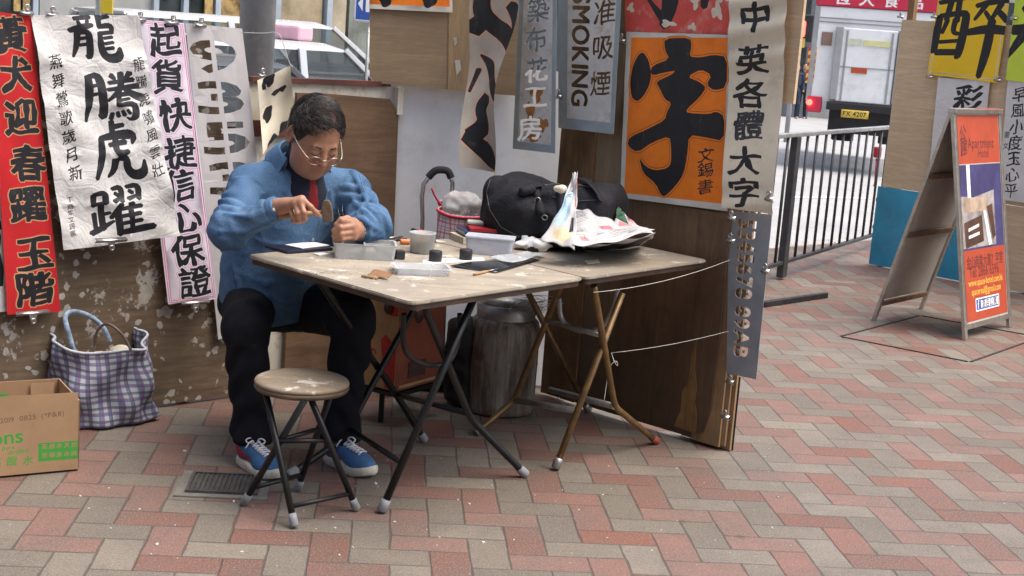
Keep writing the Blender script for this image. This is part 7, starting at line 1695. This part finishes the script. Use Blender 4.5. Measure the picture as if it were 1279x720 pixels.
# ---- vehicles
M_sil = plain('silver_paint', (.50, .51, .52), .25, .05, 2, 0, metal=.35, spec=.6); M_taxired = plain('red_taxi_paint', (.42, .012, .015), .25, .06, 2, 0, spec=.6); M_dgr = plain('dark_grey_paint', (.055, .06, .068), .22, .06, 2, 0, spec=.7); M_tyre = plain('tyre_rubber', (.016, .016, .016), .85, .2, 20, .2); M_pinkl2 = plain('pink_roof_sign', (.72, .42, .50), .5, .05, 8, 0)
tg_ = NT('car_glass'); M_cgl = tg_.out((.62, .67, .68), .0, None, spec=.8, Transmission_Weight=.97, IOR=1.25)
M_intr = plain('car_interior', (.05, .05, .052), .8, .3, 6, 0)
def car(name, label, loc, yaw, L, W, H, paint, roofp, sign=False, group=None, van=False):
    """x forward; lower body and glasshouse lofted from side profiles, with cut-out windows, pillars, wheels and lamps"""
    M4 = Matrix.Translation(Vector(loc)) @ Matrix.Rotation(yaw, 4, 'Z'); t_ = thing(name, label, 'taxi' if sign else 'car', loc, group)
    X = lambda x, y, z: np.array(M4 @ Vector((x, y, z)))
    bz = H*.60; h = L/2
    def loft(secs, mat, nm, par=t_):
        mb = MB(); n = len(secs[0]); vs = [X(*q) for s in secs for q in s]
        mb.raw(vs, [(k*n+i, k*n+(i+1) % n, (k+1)*n+(i+1) % n, (k+1)*n+i) for k in range(len(secs)-1) for i in range(n)]+[tuple(range(n))[::-1], tuple((len(secs)-1)*n+i for i in range(n))]); return obj(nm, mb.done(), mat, par, smooth=35)
    def sec(x, z0, z1, w, r=.07): return [(x, -w+r, z0), (x, w-r, z0), (x, w, z0+r), (x, w, z1-r), (x, w-r*1.6, z1), (x, -w+r*1.6, z1), (x, -w, z1-r), (x, -w, z0+r)]
    w = W/2
    loft([sec(-h, .36, bz-.16, w*.86), sec(-h+.10, .24, bz-.04, w*.94), sec(-h+.5, .2, bz, w), sec(-.2, .2, bz+.01, w), sec(h*.42, .2, bz, w), sec(h*.75, .2, bz-.10, w*.97), sec(h-.12, .24, bz-.20, w*.90), sec(h, .36, bz-.30, w*.80)], paint, 'body')
    xa, xb, xc, xd = (-h+.55, -h+.95, h*.18, h*.46) if not van else (-h+.1, -h+.3, h*.30, h*.62)       # rear foot, rear top, front top, front foot
    gh = lambda x, z, q: (x, q, z)
    wt = w*.80; wb = w*.95; zr_ = H-.03
    loft([[(xb-.05, -wt+.05, zr_-.03), (xb-.05, wt-.05, zr_-.03), (xb-.05, wt-.08, zr_), (xb-.05, -wt+.08, zr_)], [(xb+.2, -wt, zr_-.05), (xb+.2, wt, zr_-.05), (xb+.2, wt-.12, H), (xb+.2, -wt+.12, H)], [(xc-.2, -wt, zr_-.05), (xc-.2, wt, zr_-.05), (xc-.2, wt-.12, H), (xc-.2, -wt+.12, H)], [(xc+.04, -wt+.05, zr_-.06), (xc+.04, wt-.05, zr_-.06), (xc+.04, wt-.08, zr_-.03), (xc+.04, -wt+.08, zr_-.03)]], roofp, 'roof')
    mid = (xb+xc)/2+(.32 if sign else -.1)
    for s in (-1, 1):
        for (xA, xB, wd) in ((xa, xb, .11), (mid, mid, .09), (xd, xc, .06)):
            mb = MB(); mb.bar(X(xA, s*wb, bz), X(xB, s*wt, zr_-.03), wd, .05, up=X(0, 1, 0)-X(0, 0, 0), bev=.01); obj('pillar', mb.done(), roofp, t_)
        for (A, B, C, D) in (((xa+.05, bz), (mid-.04, bz), (mid-.04, zr_-.05), (xb+.03, zr_-.05)), ((mid+.04, bz), (xd-.04, bz), (xc-.03, zr_-.05), (mid+.04, zr_-.05))):
            f = lambda q: X(q[0], s*(wb-.015+(wt-wb)*(q[1]-bz)/(zr_-bz)), q[1]); mb = MB(); mb.prism([f(A), f(B), f(C), f(D)], (X(0, -s*.006, 0)-X(0, 0, 0))); obj('side_window', mb.done(), M_cgl, t_)
            mb = MB(); mb.bar(f(A)+V(0, 0, .01), f(B)+V(0, 0, .01), .02, .03); obj('window_trim', mb.done(), M_chr, t_)
        mb = MB(); c_ = X(xd-.08, s*(wb+.09), bz+.08); mb.box(c_, .10, .16, .11, ax=X(1, 0, 0)-X(0, 0, 0), bev=.03); obj('wing_mirror', mb.done(), paint, t_)
    for nm, (xA, xB) in (('windscreen', (xd, xc)), ('rear_window', (xa, xb))):
        mb = MB(); mb.prism([X(xA, -wb+.06, bz), X(xA, wb-.06, bz), X(xB, wt-.06, zr_-.04), X(xB, -wt+.06, zr_-.04)], X(.006, 0, 0)-X(0, 0, 0)); obj(nm, mb.done(), M_cgl, t_)
    for x in (-h+.85, h-.85):
        for s in (-1, 1):
            c_ = X(x, s*(w-.10), .31); ax_ = (X(0, s, 0)-X(0, 0, 0)); mb = MB(); mb.lathe(c_, [(.17, -.10), (.30, -.10), (.315, -.06), (.315, .06), (.30, .105), (.19, .11), (.17, .08), (.17, -.10)], 28, axis=ax_); wl_ = obj('wheel', mb.done(), M_tyre, t_); mb = MB(); mb.lathe(c_, [(0, .095), (.05, .10), (.17, .085), (.185, .10), (.185, .07), (0, .06)], 20, axis=ax_); obj('rim', mb.done(), M_alu, wl_)
    for s in (-1, 1):
        mb = MB(); mb.box(X(h-.05, s*w*.62, bz-.36), .12, .36, .14, ax=X(1, 0, 0)-X(0, 0, 0), bev=.03); obj('headlight', mb.done(), M_wpap, t_)
        mb = MB(); mb.box(X(-h+.04, s*w*.68, bz-.26), .1, .28, .18, ax=X(1, 0, 0)-X(0, 0, 0), bev=.02); obj('tail_light', mb.done(), M_redg, t_)
    mb = MB(); mb.box(X(-.1, 0, bz-.05), (xd-xa)*.8, W*.84, .3, ax=X(1, 0, 0)-X(0, 0, 0))
    for x in (mid+.05, mid-.85):
        for s in (-1, 1): mb.box(X(x, s*.36, bz+.02), .18, .46, .75, ax=unit(X(1, 0, -.18)-X(0, 0, 0)), bev=.05)
    obj('seats', mb.done(), M_intr, t_)
    if sign:
        mb = MB(); mb.box(X(mid+.3, 0, H+.085), .20, .62, .16, ax=X(1, 0, 0)-X(0, 0, 0), bev=.03); obj('roof_sign', mb.done(), M_pinkl2, t_)
    return t_, X, mid, bz
yawr = math.atan2(.683, .73)
pT = AY(395, 78, 15.8)
tx_, Xt, mid_, bz_ = car('taxi', 'silver roofed red taxi with a pink roof sign passing behind the hoarding', (pT[0]-.38, pT[1]-.30, -.22), yawr, 4.6, 1.7, 1.50, M_taxired, M_sil, True)
def plain_person(name, label, base, H, shirt, pants, face_dir, cat='person', group=None, hairc=None, seated=False):
    """small standing figure: one continuous body, with clothes and hair as its children"""
    b = np.array(base, float); u = unit(np.array(face_dir, float)*[1, 1, 0]); l = V(-u[1], u[0], 0); k = H/1.72
    xf = lambda P: b+(P[:, :1]*l+P[:, 1:2]*u+P[:, 2:]*V(0, 0, 1))*k
    arms = [((s*.19, 0, 1.40), (s*.25, -.02, 1.12), (s*.23, .10, .90)) for s in (-1, 1)]; legs = [((s*.09, 0, .88), (s*.11, .03, .48), (s*.11, -.03, .07)) for s in (-1, 1)]
    if seated: legs = [((s*.10, 0, .88), (s*.13, .40, .92), (s*.13, .5, .5)) for s in (-1, 1)]; arms = [((s*.19, 0, 1.40), (s*.25, .14, 1.16), (s*.18, .40, 1.2)) for s in (-1, 1)]
    def fb_(p):
        d = d_ell(p, (0, .01, 1.60), (.075, .092, .12)); d = smin(d, d_cone(p, (0, .09, 1.60), (0, .105, 1.57), .012, .014), .02); d = smin(d, d_cone(p, (0, 0, 1.40), (0, .005, 1.52), .055, .05), .03); d = smin(d, d_ell(p, (0, 0, 1.2), (.14, .09, .25)), .05); d = smin(d, d_ell(p, (0, 0, .92), (.13, .09, .12)), .05)
        for a, e, w_ in arms: d = smin(d, smin(d_cone(p, a, e, .045, .036), d_cone(p, e, w_, .036, .028), .02), .03); d = smin(d, d_ell(p, w_, (.03, .035, .05)), .02)
        for a, e, w_ in legs: d = smin(d, smin(d_cone(p, a, e, .075, .055), d_cone(p, e, w_, .055, .035), .02), .03); d = smin(d, d_ell(p, np.array(w_)+[0, .06, -.03], (.04, .12, .035)), .02)
        return d
    o = sdf_obj(name, fb_, (-.4, -.25, -.0), (.4, .65, 1.8), .016, [M_skin2], xf=xf, origin=base); tag(o, label, cat, group)
    sdf_obj('jacket', lambda p: np.minimum.reduce([smin(d_ell(p, (0, 0, 1.2), (.175, .115, .27)), d_cone(p, (-.15, 0, 1.40), (.15, 0, 1.40), .06, .06), .05)]+[smin(d_cone(p, a, e, .062, .05), d_cone(p, e, ps(e, w_, .85), .05, .042), .02) for a, e, w_ in arms])+.008*vnoise(p, 30, 1), (-.45, -.3, .8), (.45, .65, 1.55), .016, [shirt], o, xf=xf)
    sdf_obj('trousers', lambda p: np.minimum.reduce([d_ell(p, (0, 0, .90), (.165, .115, .13))]+[smin(d_cone(p, a, e, .092, .07), d_cone(p, e, ps(e, w_, .95), .07, .055), .02) for a, e, w_ in legs])+.006*vnoise(p, 30, 2), (-.4, -.3, .0), (.4, .7, 1.1), .016, [pants], o, xf=xf)
    sdf_obj('hair', lambda p: np.maximum(d_ell(p, (0, -.005, 1.625), (.088, .105, .115)), np.maximum(p[..., 1]-.05, 1.57-p[..., 2]-.3*np.clip(-p[..., 1], 0, .2))), (-.2, -.2, 1.4), (.2, .2, 1.8), .012, [hairc or M_hair], o, xf=xf)
    return o
M_skin2 = plain('skin_far', (.40, .24, .17), .6, .08, 20, 0); M_cl1 = plain('navy_jacket', (.02, .028, .055), .85, .2, 10, 0); M_cl2 = plain('grey_coat', (.12, .125, .135), .85, .2, 10, 0); M_cl3 = plain('black_coat', (.015, .015, .018), .85, .2, 10, 0); M_hgrey = plain('grey_hair', (.17, .16, .15), .7, .1, 30, 0)
dr_ = plain_person('person', 'taxi driver in a dark jacket at the wheel of the silver roofed taxi', Xt(mid_+.16, -.36, -.22), 1.62, M_cl3, M_cl3, Xt(1, 0, 0)-Xt(0, 0, 0), seated=True)
pD = AY(300, 60, 18.5)
car('parked_car', 'dark grey estate car on the far side behind the taxi', (pD[0]+.15, pD[1]+.2, -.14), yawr, 4.9, 1.8, 1.62, M_dgr, M_sil, False, van=True)
pR = AY(170, 28, 14.5)
car('parked_car', 'dark car with a red tail light partly hidden behind the lilac banner', (pR[0]+1.1, pR[1]-1.6, -.30), yawr, 4.6, 1.75, 1.46, M_dgr, M_dgr, False)
# people on the far pavement
q = AY(410, 60, 20.5); plain_person('person', 'grey haired person in dark clothes on the far pavement above the taxi', (q[0], q[1], -.52), 1.62, M_cl3, M_cl3, (1, .6, 0), hairc=M_hgrey)
q = AY(452, 75, 19.8); plain_person('person', 'dark haired person in a grey coat with a backpack near the parking sign', (q[0], q[1], -.50), 1.56, M_cl2, M_cl3, (-.3, 1, 0))
q = AY(990, 148, 44); plain_person('person', 'pedestrian in a navy jacket on the left of the pair beside the lorry', (q[0], q[1], q[2]-.02), 1.68, M_cl1, M_cl1, (.2, -1, 0), group='pedestrians beside the lorry')
q = AY(1000, 148, 45); plain_person('person', 'pedestrian in a navy jacket on the right of the pair beside the lorry', (q[0], q[1], q[2]-.02), 1.74, M_cl1, M_cl3, (-.2, -1, 0), group='pedestrians beside the lorry')
# ---- lorry seen from behind
M_lw = plain('lorry_white', (.74, .75, .75), .45, .06, 1.2, .05, dirt=((.36, .36, .35), .35)); M_lred = plain('lorry_red', (.50, .025, .06), .45, .08, 2, 0); M_lblk = plain('lorry_black', (.018, .018, .02), .6, .3, 5, .1); M_lgrey = plain('lorry_grey', (.30, .31, .31), .5, .1, 3, .1); M_plate = plain('number_plate_yellow', (.55, .38, .05), .5, .05, 9, 0)
tem = NT('tail_lamp_lit'); tem.b.inputs['Emission Color'].default_value = (1, .03, .02, 1); tem.b.inputs['Emission Strength'].default_value = 6; M_tail = tem.out((.5, .02, .02), .4)
Yl = 27.0; lg = float(AY(1070, 184, Yl)[2]); pc = AY(1086, 120, Yl); fw_ = unit(V(pc[0], pc[1], 0)); rt_ = V(fw_[1], -fw_[0], 0)
k_ = Yl/FPX
tlo = thing('lorry', 'white box lorry with a red top band seen from behind beyond the railing', 'lorry', (pc[0], pc[1], lg))
LX = lambda a, b, z: V(pc[0], pc[1], 0)+rt_*a+fw_*b+V(0, 0, lg+z)
zpx = lambda y: float(AY(1086, y, Yl)[2])-lg; W2 = 75*k_; zb_, ztp = zpx(133), zpx(-14)
def lbox(a0, a1, z0, z1, b0_, b1_, mat, nm, bev=.0): mb = MB(); mb.box(LX((a0+a1)/2, (b0_+b1_)/2, (z0+z1)/2), a1-a0, b1_-b0_, z1-z0, ax=rt_, bev=bev); return obj(nm, mb.done(), mat, tlo)
ax_ = lambda x: (x-1086)*k_
lbox(-W2, W2, zb_, zpx(11), 0, 6.5, M_lw, 'cargo_box', .03); lbox(-W2-.02, W2+.02, zpx(11)+.004, ztp, -.02, 6.52, M_lred, 'red_band', .03)
lbox(ax_(1046), ax_(1112), zpx(133)+.05, zpx(37), -.10, -.035, M_lw, 'tail_lift', .02)
for zz in (26, 31): lbox(ax_(1014), ax_(1158), zpx(zz)-.012, zpx(zz)+.012, -.012, .0, M_lgrey, 'seam_strip')
for xx in (1013, 1157): lbox(ax_(xx)-.05, ax_(xx)+.05, zb_+.01, zpx(12), -.02, .004, M_lgrey, 'corner_post', .01)
for xx in (1052, 1106): lbox(ax_(xx)-.02, ax_(xx)+.02, zpx(128), zpx(40), -.112, -.10, M_lgrey, 'lift_rib')
lbox(ax_(1046), ax_(1112), zpx(86)-.01, zpx(86)+.01, -.112, -.10, M_lgrey, 'lift_rib')
lbox(ax_(1038), ax_(1047), zpx(128), zpx(36), -.14, .0, M_lgrey, 'lift_rail', .015); lbox(ax_(1113), ax_(1122), zpx(128), zpx(36), -.14, .0, M_lgrey, 'lift_rail', .015)
lbox(ax_(1036), ax_(1124), zpx(141), zpx(131), -.16, .1, M_lblk, 'bumper', .02); lbox(ax_(1040), ax_(1120), zpx(170), zpx(141)-.005, .15, 2.2, M_lblk, 'chassis')
lbox(-W2+.02, ax_(1030), zpx(146), zpx(126), -.05, .3, M_lred, 'lamp_panel', .02)
mb = MB(); mb.lathe(LX(ax_(1015), -.06, zpx(134)), [(0, .02), (.055, .018), (.06, 0), (0, 0)], 18, axis=-fw_); obj('tail_light', mb.done(), M_tail, tlo)
s_ = PS([LX(ax_(x), -.165, zpx(y)) for x, y in ((1055, 139), (1088, 139), (1088, 149), (1055, 149))], 33*k_, 10*k_); s_.latin('FX 4207', 50, s_.hp*.5, 17, 1, 0, .95, .02); s_.build('number_plate', [M_plate, M_ink], None, None, parent=tlo, step=.1, solid=.01)
s_ = PS([LX(ax_(x), -.012, zpx(y)) for x, y in ((1007, 64), (1017, 64), (1017, 110), (1007, 110))], 10*k_, 46*k_)
for i in range(5): s_.poly([(0, 60+i*95), (100, 15+i*95), (100, 62+i*95), (0, 107+i*95)], 1)
s_.build('hazard_board', [M_lred, M_yel], None, None, parent=tlo, step=.1, solid=.01)
s_ = PS([LX(ax_(x), -.026, zpx(y)) for x, y in ((1012, -13), (1160, -13), (1160, 10), (1012, 10))], 148*k_, 23*k_)
for i, ch in enumerate('恆大食品'): s_.char(ch, 20+i*19.5, s_.hp*.55, 13, 12, mat=1, bw=.03, noise=.0, rise=0)
s_.build('lettering', [M_lred, M_wpap], None, None, parent=tlo, step=.1)
lbox(ax_(1021), ax_(1034), zpx(61), zpx(44), -.02, -.004, plain('brown_sign', (.24, .15, .12), .6, .1, 5, 0), 'sign_plate'); lbox(ax_(1061), ax_(1080), zpx(93), zpx(86), -.115, -.102, M_or, 'orange_label'); lbox(ax_(1072), ax_(1104), zpx(58), zpx(51), -.115, -.102, plain('pale_yellow_label', (.62, .60, .30), .6, .1, 5, 0), 'yellow_label'); lbox(ax_(1053), ax_(1070), zpx(58), zpx(50), -.115, -.102, plain('faint_label', (.56, .57, .46), .6, .1, 5, 0), 'faded_label')
for a in (ax_(1058), ax_(1118)):
    mb = MB(); mb.lathe(LX(a-.22, 1.6, .45), [(.2, 0), (.43, 0), (.45, .04), (.45, .40), (.43, .44), (.2, .44), (.2, 0)], 30, axis=rt_); obj('wheel', mb.done(), M_tyre, tlo)
mb = MB(); mb.box(LX(0, 7.6, 1.5), W2*1.9, 1.9, 2.3, ax=rt_, bev=.1); obj('cab', mb.done(), M_lw, tlo)
# ---- traffic signal beyond the pedestrians
q = AY(999, 35, 40); tsg = thing('traffic_signal', 'traffic signal with red lit figures beside the lorry', 'traffic signal', (q[0], q[1], -1.2))
mb = MB(); mb.tube([V(q[0], q[1]+.2, -1.2), V(q[0], q[1]+.2, q[2]+.6)], .07, 12); obj('pole', mb.done(), M_lgrey, tsg)
mb = MB(); mb.box(q+V(0, .1, 0), .75, .25, .75, bev=.03); obj('housing', mb.done(), M_lblk, tsg)
s_ = PS([q+V(-.3, -.04, .28), q+V(.3, -.04, .28), q+V(.3, -.04, -.28), q+V(-.3, -.04, -.28)], .6, .56); s_.latin('31', 50, 50, 62, 1, 0, 1, .07); s_.build('figures', [M_lblk, M_tail], None, None, parent=tsg, step=.1)
mb = MB(); mb.box(AY(998, 48, 40), .36, .06, .50); tag(obj('yellow_sign', mb.done(), M_plate), 'small yellow sign plate hung under the traffic signal', 'sign')
# ---- clips that hold the sheets
M_clip = plain('bulldog_clip_steel', (.46, .44, .42), .3, .2, 40, .1, metal=.9)
def clip(c, nrm, w, label, up=1.0, big=False):
    nrm = unit(nrm*[1, 1, 0]); ax = unit(np.cross(V(0, 0, 1), nrm)); t_ = thing('bulldog_clip', label, 'clip', c, 'clips holding the sheets')
    mb = MB(); mb.grid(lambda u, v: c+ax*(u-.5)*w+nrm*(.013*math.sin(v*math.pi)+.003)+V(0, 0, up*(v-.35)*.018), 2, 8); o = obj('jaw', mb.done(False), M_clip, t_); md = o.modifiers.new('thickness', 'SOLIDIFY'); md.thickness = .0016
    h = .034 if big else .028
    mb = MB(); mb.prism([c+nrm*.012+ax*a*w*.5+V(0, 0, up*z) for a, z in ((-.26, .006), (.26, .006), (.20, .016), (.16, h), (.10, h+.008), (-.10, h+.008), (-.16, h), (-.20, .016))], nrm*.003); obj('lever', mb.done(), M_clip, t_)
    mb = MB(); cc = c+nrm*.017+V(0, 0, up*(h-.004)); r = .0085; mb.tube([cc+ax*r*math.cos(a)+V(0, 0, r*math.sin(a)) for a in np.linspace(0, 6.28, 13)[:-1]], .0025, 6, closed=True); obj('ring', mb.done(), M_clip, t_)
nA, nB, nR = AW[1], BW[1], RW_[1]
for x, y, lab in ((32, 18, 'clip between the red banner and the white banner'), (64, 20, 'clip on the top left of the creased white banner'), (173, 26, 'clip on the top left corner of the lilac banner'), (214, 30, 'clip on the top right of the lilac banner'), (249, 33, 'clip on the top of the milky number stencil')): clip(PL(x, y, AW, .03), nA, .048, lab)
for x, y, lab in ((40, 390, 'wide clip on the bottom of the red banner'), (138, 299, 'wide clip on the bottom of the creased white banner'), (243, 377, 'wide clip on the bottom of the lilac banner')): clip(PL(x, y, AW, .055 if x != 138 else .10), nA, .125, lab, -1.0, True)
clip(PL(326, 96, AW, .05), nA, .03, 'clip on the left corner of the spotted cloth')
for x, y, o_, lab in ((779, 53, .03, 'clip on the left edge of the orange poster'), (700, 122, .09, 'clip between the two metal stencils'), (916, 274, .05, 'clip under the cream banner at the board end'), (915, 302, .03, 'clip on the upper left edge of the dark metal stencil'), (958, 340, .02, 'clip on the right edge of the dark metal stencil'), (914, 478, .02, 'clip at the lower end of the dark metal stencil'), (908, 522, .02, 'lowest clip on the end of the right hoarding'), (963, 250, .05, 'clip on the lower right corner of the cream banner')): clip(PL(x, y, BW, o_), nB, .034, lab)
for x, y, lab in ((1168, 22, 'clip on the left edge of the yellow poster'), (1267, 24, 'clip between the yellow and the lime poster'), (1162, 97, 'clip on the lower left corner of the yellow poster'), (1247, 101, 'clip on the lower right corner of the yellow poster'), (1126, 22, 'clip on the top corner of the plywood hoarding')): clip(PL(x, y, RW_, .035), nR, .05, lab)
